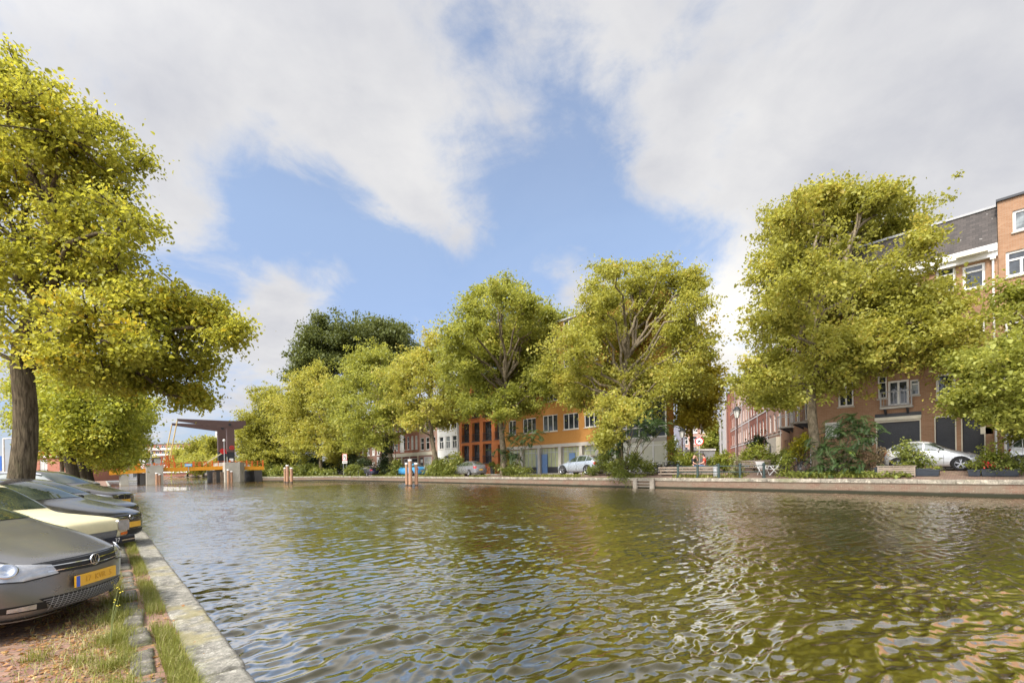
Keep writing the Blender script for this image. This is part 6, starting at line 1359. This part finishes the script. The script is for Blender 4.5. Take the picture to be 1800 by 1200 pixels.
B = [
 ('dense dark shrub around the foot of the wide plane tree', 34.9, (1090, 838), [(1062, 810, 14, 16), (1085, 820, 20, 14), (1115, 812, 16, 15), (1140, 820, 12, 11), (1044, 828, 11, 8), (1070, 796, 9, 13)], L_BUSH, .17),
 ('low shrub of ivy spilling over the quay wall by the timber ladder', 33.4, (1098, 838), [(1098, 836, 14, 9), (1105, 846, 9, 7), (1088, 830, 12, 6), (1080, 838, 8, 6)], L_BUSH, .14),
 ('bushy shrub at the foot of the leaning yellow plane tree', 35.4, (782, 838), [(778, 822, 22, 16), (800, 815, 16, 18), (765, 832, 14, 8), (790, 830, 22, 10)], L_BUSH, .26),
 ('pale green shrub beside the small grey hatchback', 35.2, (760, 838), [(758, 828, 10, 10), (768, 820, 10, 12)], L_BRIGHT, .24),
 ('dark shrub at the foot of the forked plane tree', 35.3, (900, 838), [(905, 825, 16, 12), (890, 828, 12, 10), (920, 828, 10, 9)], L_BUSH, .22),
 ('clipped shrub beside the door of the orange house', 39.0, (880, 834), [(880, 822, 10, 11)], L_BUSH, .20),
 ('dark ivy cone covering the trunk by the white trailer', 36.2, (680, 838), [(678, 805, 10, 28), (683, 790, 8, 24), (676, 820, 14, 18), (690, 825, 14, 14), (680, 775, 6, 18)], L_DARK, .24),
 ('bramble shrub right of the ivy cone', 35.6, (700, 838), [(698, 822, 10, 14), (668, 830, 10, 9), (690, 834, 12, 6)], L_BUSH, .28),
 ('round dark shrub at the right end of the bridge', 33.0, (478, 838), [(478, 824, 12, 11), (490, 830, 12, 9), (468, 832, 8, 8)], L_BUSH, .5),
 ('ragged shrub under the low hanging plane trees', 34.6, (530, 838), [(520, 830, 18, 8), (545, 826, 16, 10), (560, 832, 14, 6)], L_BUSH, .42),
 ('tall weedy shrub under the plane trees left of the waterway sign', 34.8, (590, 838), [(580, 832, 12, 6), (622, 828, 14, 10), (640, 832, 10, 6)], L_BUSH, .36),
 ('round bright green shrub behind the bald man', 36.9, (1210, 830), [(1210, 812, 14, 15), (1200, 806, 9, 11), (1218, 803, 9, 11)], L_BRIGHT, .15),
 ('narrow light green conifer like shrub beside the white flag', 38.2, (1183, 826), [(1183, 800, 9, 22), (1181, 780, 7, 16), (1186, 812, 9, 12)], L_BRIGHT, .16),
 ('yellow green shrub left of the canal lantern', 37.0, (1272, 828), [(1272, 806, 13, 14), (1265, 815, 11, 10), (1280, 814, 12, 11)], L_BRIGHT, .15),
 ('spreading light green shrub right of the canal lantern', 37.4, (1330, 826), [(1318, 800, 14, 13), (1335, 792, 14, 12), (1345, 805, 13, 12), (1310, 810, 10, 9)], L_BRIGHT, .15),
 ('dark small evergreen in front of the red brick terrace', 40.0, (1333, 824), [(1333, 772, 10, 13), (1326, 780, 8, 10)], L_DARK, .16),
 ('dusty dark shrub behind the white garden chairs', 36.4, (1375, 832), [(1372, 808, 14, 14), (1385, 800, 12, 16), (1360, 812, 10, 9)], L_BUSH, .14),
 ('yellow leaved shrub between the white chairs and the big ailanthus', 36.4, (1405, 830), [(1412, 778, 16, 14), (1400, 795, 12, 14), (1425, 770, 10, 9)], leaf_mat('yellow_leaf', (.12, .13, .01), (.48, .42, .03), (.6, .45, .02), .4), .15),
 ('straggly pale weed shrub with white flowers at the railing', 34.4, (1293, 838), [(1293, 812, 8, 12), (1296, 826, 9, 9), (1288, 832, 8, 6)], leaf_mat('pale_leaf', (.12, .13, .05), (.36, .36, .16), (.55, .52, .42), .35), .10),
 ('tall yellowing weed shrub right of the white chairs', 34.6, (1382, 838), [(1380, 818, 8, 16), (1386, 808, 6, 12), (1376, 830, 8, 7)], L_BRIGHT, .12),
 ('reddish dry shrub beside the graffiti', 35.4, (1535, 836), [(1530, 805, 16, 16), (1548, 798, 13, 14), (1520, 820, 12, 11)], L_DRY, .11),
 ('upright green shrub in front of the white car tail', 35.2, (1590, 833), [(1589, 786, 11, 15), (1592, 800, 12, 14)], L_BUSH, .13),
 ('dense green shrub in front of the white car door', 35.2, (1612, 833), [(1610, 805, 18, 18), (1600, 818, 12, 10), (1622, 812, 12, 14)], L_BUSH, .13),
 ('low yellow green plants beside the wooden planter', 34.9, (1585, 833), [(1585, 816, 14, 6), (1640, 825, 9, 6)], L_BRIGHT, .10),
 ('light green feathery shrub at the white car bonnet', 35.0, (1745, 833), [(1745, 795, 15, 18), (1738, 812, 14, 12), (1755, 806, 12, 14)], L_BRIGHT, .12),
 ('flowering green plants in the tubs at the right end', 34.7, (1760, 834), [(1720, 815, 16, 10), (1745, 822, 16, 9), (1775, 818, 18, 12), (1795, 812, 14, 14), (1765, 808, 12, 10)], L_BUSH, .12),
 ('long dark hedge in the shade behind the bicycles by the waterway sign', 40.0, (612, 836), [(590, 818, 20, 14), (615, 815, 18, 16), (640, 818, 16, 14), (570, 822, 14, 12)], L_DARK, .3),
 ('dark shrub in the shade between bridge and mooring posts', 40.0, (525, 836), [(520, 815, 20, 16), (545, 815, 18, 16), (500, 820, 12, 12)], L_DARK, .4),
 ('small shrub in the side street between parked vehicles', 39.0, (1290, 826), [(1252, 812, 10, 9), (1296, 806, 8, 8)], L_BUSH, .16),
]
for k, (lab, X, ft, lb, mt, lf) in enumerate(B): bush('shrub', lab, X, ft, lb, mt, 200 + k, lf, per=24, tips=7.5 if lf < .2 else 3.2, sig=lf * 1.25, hang=.05 if 'spilling' in lab else 0)
# red flowers in the tubs
r = np.random.default_rng(3); P = []
for px, py in ((1735, 815), (1728, 812), (1745, 818), (1740, 812), (1733, 818), (1770, 822)):
    c = np.array(at_x(px, py, 34.4)); P.append(c + r.normal(0, .06, (6, 3)))
V, Q = leaf_cloud(np.vstack(P), .08, r, .5, .1, 1.0); tag(link('flowers', np_mesh('flowers', V, Q, plain('red_petal', (.5, .03, .03), .6))), 'small red flowers among the tub plants near the entrance', 'flowers', kind='stuff')
# ground cover on the far verge
L_GRASS = leaf_mat('grass_blade', (.07, .085, .012), (.26, .27, .05), (.50, .42, .20), .3)
r = np.random.default_rng(12); P = []; n = 9000
y = r.uniform(4, 100, n); x = 33.75 + np.abs(r.normal(0, .75, n)); keep = (np.sin(y * .9) + np.sin(y * .37 + 2) + .35 * (y > 55)) > -.2; P = np.stack([x, y, [fx(a, b) for a, b in zip(x, y)]], 1)[keep]
y2 = r.uniform(88, 103, 1500); P = np.vstack([P, np.stack([33.4 - (y2 - 88) / 15.2 * 8.6 + r.uniform(0, 3, 1500), y2, np.full(1500, COPE)], 1)])
y3 = r.uniform(4.5, 9.5, 1500); P = np.vstack([P, np.stack([33.7 + r.uniform(0, 2.2, 1500), y3, [fx(34.2, q) for q in y3]], 1)])
def blades(P, h, w, r, lean=.5, tmean=.45):
    n = len(P); az = r.random(n) * 6.283; ll = np.abs(r.normal(0, lean, n)); H = h * (.45 + .8 * r.random(n)); d = np.stack([np.cos(az), np.sin(az), np.zeros(n)], 1); s = np.stack([-np.sin(az), np.cos(az), np.zeros(n)], 1) * (w / 2)
    m = P + d * (ll * H * .35)[:, None]; m[:, 2] += H * .6; t = P + d * (ll * H)[:, None]; t[:, 2] += H * (1 - .25 * np.minimum(ll, 1.5))
    V = np.stack([P - s, P + s, m + s * .7, m - s * .7, t - s * .1, t + s * .1], 1).reshape(-1, 3); i = np.arange(n) * 6
    Q = np.concatenate([np.stack([i, i + 1, i + 2, i + 3], 1), np.stack([i + 3, i + 2, i + 5, i + 4], 1)]); tt = np.clip(r.normal(tmean, .18, n), 0, 1); return V, Q, np.concatenate([tt, tt])
V, Q, T = blades(P, .26, .06, r, .7); tag(link('verge_grass', np_mesh('verge_grass', V, Q, L_GRASS, T)), 'rough grass and weeds along the far quay edge', 'grass', kind='stuff')
V, Q = leaf_cloud(np.stack([33.7 + r.uniform(0, 2.5, 2500), r.uniform(4.0, 11, 2500), np.full(2500, 1.12) + r.uniform(-.12, .16, 2500)], 1), .15, r); tag(link('ground_cover', np_mesh('ground_cover', V, Q, L_BUSH, np.clip(r.normal(.45, .2, 2500), 0, 1))), 'low green ground cover around the big ailanthus', 'ground cover', kind='stuff')
# near grass, kerb side
r = np.random.default_rng(21)
def strip_pts(n, x0, x1, y0, y1, pw=1.6):
    y = y0 + (y1 - y0) * r.random(n) ** pw; x = r.uniform(x0, x1, n); return np.stack([x, y, np.full(n, STREET - .01)], 1)
A = np.vstack([strip_pts(9500, .33, .49, 3.4, 13), strip_pts(4200, .04, .19, 4.4, 13), strip_pts(1400, .1, .5, 12, 30, 1.2)])
A = A[(np.sin(A[:, 1] * 2.3 + A[:, 0] * 9) + np.sin(A[:, 1] * 5.1)) + r.normal(0, .5, len(A)) > -.75]
tuft = np.vstack([np.array([cx, cy, STREET]) + np.concatenate([r.normal(0, s, (n, 2)), np.zeros((n, 1))], 1) for cx, cy, s, n in ((-.52, 4.35, .035, 200), (-.15, 5.0, .06, 120), (.02, 4.7, .06, 300), (.08, 5.4, .09, 700), (-.42, 5.35, .05, 120), (.10, 6.2, .09, 700), (.05, 4.2, .08, 260), (-.9, 4.9, .05, 90), (.12, 7.0, .08, 500))])
V, Q, T = blades(np.vstack([A, tuft]), .115, .0042, r, .75, .60); tag(link('quay_grass', np_mesh('quay_grass', V, Q, L_GRASS, T)), 'green grass growing along the kerb blocks and the coping', 'grass', kind='stuff')
D = strip_pts(3600, -.55, .16, 3.3, 7.5, 1.3); D = D[r.random(len(D)) < np.clip(1.1 + D[:, 0] * 1.6, .06, 1)]
V, Q, T = blades(D, .075, .006, r, 1.3, .93); tag(link('dry_grass', np_mesh('dry_grass', V, Q, L_GRASS, T)), 'dry straw coloured grass lying on the brick paving', 'grass', kind='stuff')
n = 4200; y = 3.2 + 6 * r.random(n) ** 1.4; x = np.where(r.random(n) < .75, r.normal(-.22, .28, n), r.uniform(-2.2, .5, n)); P = np.stack([x, y, np.full(n, STREET + .006)], 1)
V, Q = leaf_cloud(P, .034, r, 2.2, .05, .8); V[:, 2] = np.maximum(V[:, 2], STREET + .004)
tag(link('fallen_leaves', np_mesh('fallen_leaves', V, Q, leaf_mat('fallen_leaf', (.16, .07, .025), (.46, .24, .09), (.55, .38, .15), .15), np.clip(r.normal(.5, .25, n), 0, 1))), 'small brown and orange fallen leaves on the brick paving', 'leaves', kind='stuff')
# yellow flowered weeds
m_stem = plain('weed_stem', (.22, .25, .08), .7, .15, 5); m_yel = plain('yellow_petal', (.72, .60, .05), .6, .1, 5)
for k, (x, y, h, lab, leanx) in enumerate(((.03, 5.25, .50, 'tall thin yellow flowered weed growing from the grass tuft', .05), (.08, 6.6, .42, 'yellow flowered weed by the corner of the grey bumper', .03))):
    o = empty('flowering_weed', (x, y, STREET), 0, lab, 'weed', 'yellow flowered weeds by the kerb'); g = MB(); f = MB(); rr = random.Random(k)
    for q in range(4):
        a = rr.uniform(-.5, .5); e = (leanx * (.6 + .5 * q / 3) + .08 * a, .10 * a, h * (1 - .10 * q)); g.tube([(0, 0, 0), (e[0] * .4, e[1] * .4, e[2] * .62), e], [.0025, .002, .001], 5)
        for _ in range(3):
            c = (e[0] + rr.uniform(-.02, .02), e[1] + rr.uniform(-.02, .02), e[2] + rr.uniform(-.012, .02)); f.lathe([(.001, -.003), (.0062, .001), (.0025, .004)], c, 6)
    g.build('stem', m_stem, o); f.build('blossom', m_yel, o)

# ------------------------------------------------------------------ bicycles
m_spoke = plain('spoke_steel', (.38, .38, .38), .35, .1, 5, .7)
def make_bike(frame_m, label, group):
    o = empty('bicycle', (0, 0, 0), 0, label, 'bicycle', group); w = .34
    for x in (-.53, .53):
        g = MB(); g.tube([(x + w * math.cos(a), 0, w + w * math.sin(a)) for a in [k * math.pi / 12 for k in range(25)]], .020, 6, cap=False); wl = g.build('wheel', m_tyre, o)
        g = MB()
        for k in range(14): a = k * math.pi / 7; g.bar((x, 0, w), (x + w * .95 * math.cos(a), 0, w + w * .95 * math.sin(a)), .006)
        g.lathe([(.03, -.04), (.03, .04)], (x, 0, w), 8, 'Y'); g.build('spokes', m_spoke, wl)
    g = MB(); bbk, st, hd = (-.07, 0, .30), (-.18, 0, .78), (.36, 0, .86)
    for a, b in ((bbk, st), (bbk, (.40, 0, .70)), (st, hd), (st, (-.53, 0, w)), (bbk, (-.53, 0, w)), (hd, (.42, 0, .60)), ((.42, 0, .60), (.53, 0, w))): g.tube([a, b], .018, 6)
    g.build('frame', frame_m, o); g = MB(); g.tube([(.34, 0, .84), (.32, 0, 1.04)], .014, 6); g.tube([(.16, -.28, 1.04), (.28, -.25, 1.07), (.34, 0, 1.05), (.28, .25, 1.07), (.16, .28, 1.04)], .013, 6); g.build('handlebar', m_spoke, o)
    g = MB(); g.tube([(-.19, 0, .78), (-.21, 0, .93)], .014, 6); g.cbox((-.23, 0, .96), (.26, .17, .07), 0, .03); g.build('saddle', m_trim, o)
    g = MB(); g.tube([(-.55 + .38 * math.cos(a), 0, w + .38 * math.sin(a)) for a in [R(20 + k * 16) for k in range(9)]], .03, 5); g.build('mudguard', frame_m, o)
    g = MB(); g.bar((-.30, 0, .74), (-.80, 0, .74), .13, .02); g.build('rack', m_trim, o); return o
m_fr1 = plain('black_frame', (.02, .02, .022), .35, .2, 5); m_fr2 = plain('rusty_red_frame', (.22, .07, .03), .5, .2, 5)
g1 = 'bicycles parked at the glazed corner'; P0 = []
labs = ['bicycle leaning at the left end of the rack by the glazed corner', 'bicycle second from the left at the glazed corner', 'bicycle third from the left at the glazed corner', 'bicycle in the thick of the rack left of the corner pier', 'bicycle in front of the pale corner pier', 'bicycle right of the pale corner pier', 'bicycle near the conifer like shrub', 'bicycle rightmost in the rack behind the plank bench', 'bicycle standing apart beside the feather flag']
bk = None
for k, px in enumerate((1133, 1148, 1157, 1165, 1172, 1179, 1188, 1197, 1206)):
    p = foot(px, 832 - (k % 2) * 2, 36.2 + (k % 3) * .5); rz = R(-90 + 18 * math.sin(k * 2.3)) if k else R(-75)
    if bk is None: bk = make_bike(m_fr1, labs[0], g1); bk.location = p; bk.rotation_euler.z = rz
    else: copy_thing(bk, p, rz + (R(180) if k % 2 else 0), labs[k])
for px, X, y, rz, lab in ((577, 36.0, 836, -80, 'bicycle leftmost beneath the plane trees by the waterway sign'), (586, 36.3, 836, -100, 'bicycle second from left beside the waterway sign'), (594, 36.1, 836, -85, 'bicycle third from left beside the waterway sign'), (601, 36.5, 836, -70, 'bicycle close to the poles of the waterway sign'), (1432, 36.2, 831, -60, 'dark bicycle leaning on the big pale plane trunk'), (1692, 39.2, 812, -95, 'bicycle in front of the right roller shutter'), (1391, 35.4, 836, -80, 'dark bicycle half hidden by weeds right of the white chairs')):
    c = copy_thing(bk, foot(px, y, X), R(rz), lab)
    if px < 1000: c['group'] = 'bicycles beside the waterway sign'
    else: del c['group']
bk2 = make_bike(m_fr2, 'rusty red bicycle leaning on the orange house', 'bicycles at the orange house'); bk2.location = foot(848, 829, 40.6); bk2.location.z += .1; bk2.rotation_euler.z = R(-92)
c = copy_thing(bk2, foot(856, 829, 40.9), R(-84), 'reddish bicycle nearer the planter of the orange house'); c.location.z += .1
b = foot(866, 829, 40.8); o = empty('plant_tub', (b.x, b.y, b.z + .1), 0, 'tall dark tub with clipped plant beside the orange house door', 'plant tub'); MB().lathe([(.30, 0), (.38, 1.15), (.33, 1.15), (.3, 1.05)], (0, 0, 0), 12).build('tub', m_dark, o)
rq = np.random.default_rng(5); link('foliage', crown_mesh('foliage', rq.normal(0, .16, (30, 3)) + np.array([0, 0, 1.4]), np.full(30, .4), 20, .12, .2, L_BUSH, rq), o)
b = foot(1259, 838, 34.3); o = empty('litter_bin', b, 0, 'small grey metal bin beside the plank bench', 'bin'); MB().lathe([(.20, 0), (.22, .75), (.19, .78)], (0, 0, 0), 14).build('bin_body', m_grey, o); MB().lathe([(.23, .783), (.20, .86), (.05, .90)], (0, 0, 0), 14).build('lid', m_dark, o)

# ------------------------------------------------------------------ people
m_skin = plain('skin', (.50, .29, .21), .55, .06, 6); m_tee = plain('black_tee', (.015, .015, .018), .85, .2, 8); m_jean = plain('blue_jeans', (.07, .12, .22), .85, .2, 8); m_redtop = plain('red_top', (.60, .06, .03), .8, .1, 8); m_wtr = plain('white_trousers', (.62, .60, .57), .8, .08, 8); m_hair = plain('dark_hair', (.03, .022, .016), .7, .3, 10); m_shoe = plain('shoe', (.04, .04, .045), .6, .2, 8)
def skin_mesh(name, chains, mat, lev=2):
    """chains of (point, radius); points that coincide are joined"""
    key, V, RR, E = {}, [], [], []
    def vid(p, rd):
        k = tuple(round(q, 3) for q in p)
        if k not in key: key[k] = len(V); V.append(p); RR.append(rd)
        return key[k]
    for c in chains:
        ids = [vid(p, rd) for p, rd in c]; E += [(a, b) for a, b in zip(ids[:-1], ids[1:]) if a != b]
    me = bpy.data.meshes.new(name); me.from_pydata(V, E, []); o = bpy.data.objects.new('tmp', me); COL.objects.link(o)
    o.modifiers.new('skin', 'SKIN'); sv = me.skin_vertices[0].data
    for i, rd in enumerate(RR): sv[i].radius = rd if isinstance(rd, tuple) else (rd, rd)
    sv[0].use_root = True; s = o.modifiers.new('sub', 'SUBSURF'); s.levels = s.render_levels = lev
    ev = o.evaluated_get(bpy.context.evaluated_depsgraph_get()); out = bpy.data.meshes.new_from_object(ev); bpy.data.objects.remove(o); bpy.data.meshes.remove(me)
    out.name = name; out.materials.clear(); out.materials.append(mat); out.polygons.foreach_set('use_smooth', [True] * len(out.polygons)); return out
def person(label, loc, rz, J, top_m, leg_m, hair, group=None, short=True):
    """J: joint positions; x forward, y left, z up"""
    o = empty('person', loc, rz, label, 'person', group); v = lambda k: J[k]
    def mid(a, b, f): return tuple(a[i] + (b[i] - a[i]) * f for i in range(3))
    body = [[(v('pelvis'), (.15, .11)), (mid(v('pelvis'), v('chest'), .5), (.135, .10)), (v('chest'), (.16, .115)), (v('neck'), .055), (v('head0'), .072), (v('head'), (.082, .095)), (v('head1'), .055)]]
    for s in 'lr':
        body.append([(v('chest'), (.16, .115)), (v('sh' + s), .062), (v('el' + s), .043), (mid(v('el' + s), v('wr' + s), .4), .041), (v('wr' + s), .028), (v('ha' + s), (.036, .018))])
        h = Vector(v('ha' + s)); d = (h - Vector(v('wr' + s))).normalized(); sd = d.orthogonal().normalized() if abs(d.y) > .8 else d.cross(Vector((0, 1, 0))).normalized(); n = d.cross(sd)
        for q, L in ((-.030, .070), (-.010, .082), (.010, .078), (.030, .062)): a = h + sd * q + d * .03; b = a + d * L * .55 + n * .006; body.append([(v('ha' + s), (.036, .018)), (tuple(a), .010), (tuple(b), .009), (tuple(b + d * L * .4 + n * .02), .007)])
        a = h - sd * .042 - d * .015; body.append([(v('ha' + s), (.036, .018)), (tuple(a), .012), (tuple(a + d * .045 - sd * .018 + n * .01), .009)])
        body.append([(v('pelvis'), (.15, .11)), (v('hip' + s), .092), (v('kn' + s), .060), (mid(v('kn' + s), v('an' + s), .35), .058), (v('an' + s), .038), (v('to' + s), (.042, .03))])
    bm_ = link('body', skin_mesh('body', body, m_skin), o)
    hd = Vector(v('head')); nz = Vector(v('nose')); f = (nz - hd).normalized(); lft = Vector((0, 0, 1)).cross(f).normalized(); g = MB(); g.tube([hd + f * .085 + Vector((0, 0, .02)), hd + f * .115 - Vector((0, 0, .02)), hd + f * .09 - Vector((0, 0, .03))], [.008, .016, .010], 6); g.build('nose', m_skin, bm_, smooth=True)
    for s in (-1, 1):
        MB().lathe([(.004, -.006), (.011, 0), (.004, .006)], tuple(hd + f * .088 + lft * s * .034 + Vector((0, 0, .022))), 8).build('eye', m_hair, bm_); MB().lathe([(.006, -.03), (.02, -.012), (.022, .012), (.006, .032)], tuple(hd + lft * s * .088 - f * .01), 8).build('ear', m_skin, bm_)
    MB().bar(hd + f * .088 + lft * .025 - Vector((0, 0, .058)), hd + f * .088 - lft * .025 - Vector((0, 0, .058)), .008).build('mouth', m_redtop, bm_)
    tp = [[(mid(v('pelvis'), v('chest'), -.05), (.165, .125)), (mid(v('pelvis'), v('chest'), .5), (.15, .115)), (v('chest'), (.175, .13)), (mid(v('chest'), v('neck'), .75), .085)]]
    for s in 'lr': tp.append([(v('chest'), (.175, .13)), (v('sh' + s), .076)] + ([(mid(v('sh' + s), v('el' + s), .72), .062)] if short else [(v('el' + s), .056), (mid(v('el' + s), v('wr' + s), .93), .042)]))
    link('top', skin_mesh('top', tp, top_m), o); lg = [[(mid(v('pelvis'), v('chest'), .12), (.158, .12)), (v('pelvis'), (.165, .125))]]
    for s in 'lr': lg.append([(v('pelvis'), (.165, .125)), (v('hip' + s), .105), (v('kn' + s), .075), (mid(v('kn' + s), v('an' + s), .9), .056)])
    link('trousers', skin_mesh('trousers', lg, leg_m), o)
    for s in 'lr': link('shoe', skin_mesh('shoe', [[(tuple(Vector(v('an' + s)) - Vector((.03, 0, .02))), .045), (tuple(Vector(v('an' + s)) + Vector((.03, 0, -.035))), .046), (v('to' + s), .038)]], m_shoe), o)
    if hair:
        link('hair', skin_mesh('hair', [[(tuple(hd + Vector((0, 0, .05)) - f * .035), (.098, .095)), (tuple(hd + Vector((0, 0, .085)) + f * .015), (.085, .075))], [(tuple(hd + Vector((0, 0, .05)) - f * .035), (.098, .095)), (tuple(hd - f * .07 - Vector((0, 0, .05))), .06)]], m_hair), o)
    return o
def seated(hand_up):
    J = dict(pelvis=(0, 0, .55), chest=(-.03, 0, .98), neck=(0, 0, 1.14), head0=(.03, 0, 1.20), head=(.045, 0, 1.28), head1=(.03, 0, 1.35), nose=(.2, -.06, 1.27))
    for s, q in (('l', 1), ('r', -1)):
        J['hip' + s] = (.05, .10 * q, .53); J['kn' + s] = (.46, .13 * q, .56); J['an' + s] = (.44, .13 * q, .10); J['to' + s] = (.60, .15 * q, .05); J['sh' + s] = (-.03, .19 * q, 1.04); J['el' + s] = (.06, .25 * q, .78); J['wr' + s] = (.28, .14 * q, .70); J['ha' + s] = (.35, .11 * q, .69)
    if hand_up: J['ell'] = (.20, .30, .95); J['wrl'] = (.14, .17, 1.19); J['hal'] = (.11, .12, 1.26)
    return J
st_ = dict(pelvis=(0, 0, .95), chest=(0, 0, 1.33), neck=(.01, 0, 1.50), head0=(.03, 0, 1.56), head=(.045, 0, 1.645), head1=(.03, 0, 1.72), nose=(.2, 0, 1.60))
for s, q in (('l', 1), ('r', -1)): st_.update({'hip' + s: (0, .10 * q, .90), 'kn' + s: (.03 * q + .02, .11 * q, .50), 'an' + s: (-.02 + .02 * q, .11 * q, .09), 'to' + s: (.15, .14 * q, .04), 'sh' + s: (0, .19 * q, 1.40), 'el' + s: (.02, .25 * q, 1.12), 'wr' + s: (.22, .12 * q, 1.06), 'ha' + s: (.30, .08 * q, 1.08)})
p = foot(1220, 830, 35.5); person('bald man in black t-shirt and jeans sitting with one hand raised to his face', (p.x, p.y, p.z + .02), R(-80), seated(True), m_tee, m_jean, False).scale = (1.12, 1.12, 1.12)
p2 = foot(1238, 830, 35.7); person('person in bright red top sitting beside the bald man', (p2.x, p2.y, p2.z + .02), R(120), seated(False), m_redtop, m_jean, True).scale = (1.12, 1.12, 1.12)
b = foot(1230, 830, 35.6); o = empty('park_bench', (b.x, b.y, b.z), FACE, 'low dark bench under the bald man and the person in red', 'bench')
MB().box((-1.0, -.25, .42), (1.0, .22, .47)).build('seat', m_oldwood, o)
for u in (-.85, .8): MB().box((u, -.2, 0), (u + .07, .18, .42)).build('leg', m_oldwood, o)
p = foot(657.5, 836, 35.6); person('standing man in black top and white trousers beside the navy car', p, R(-100), st_, m_tee, m_wtr, True, short=False).scale = (1.2, 1.2, 1.2)
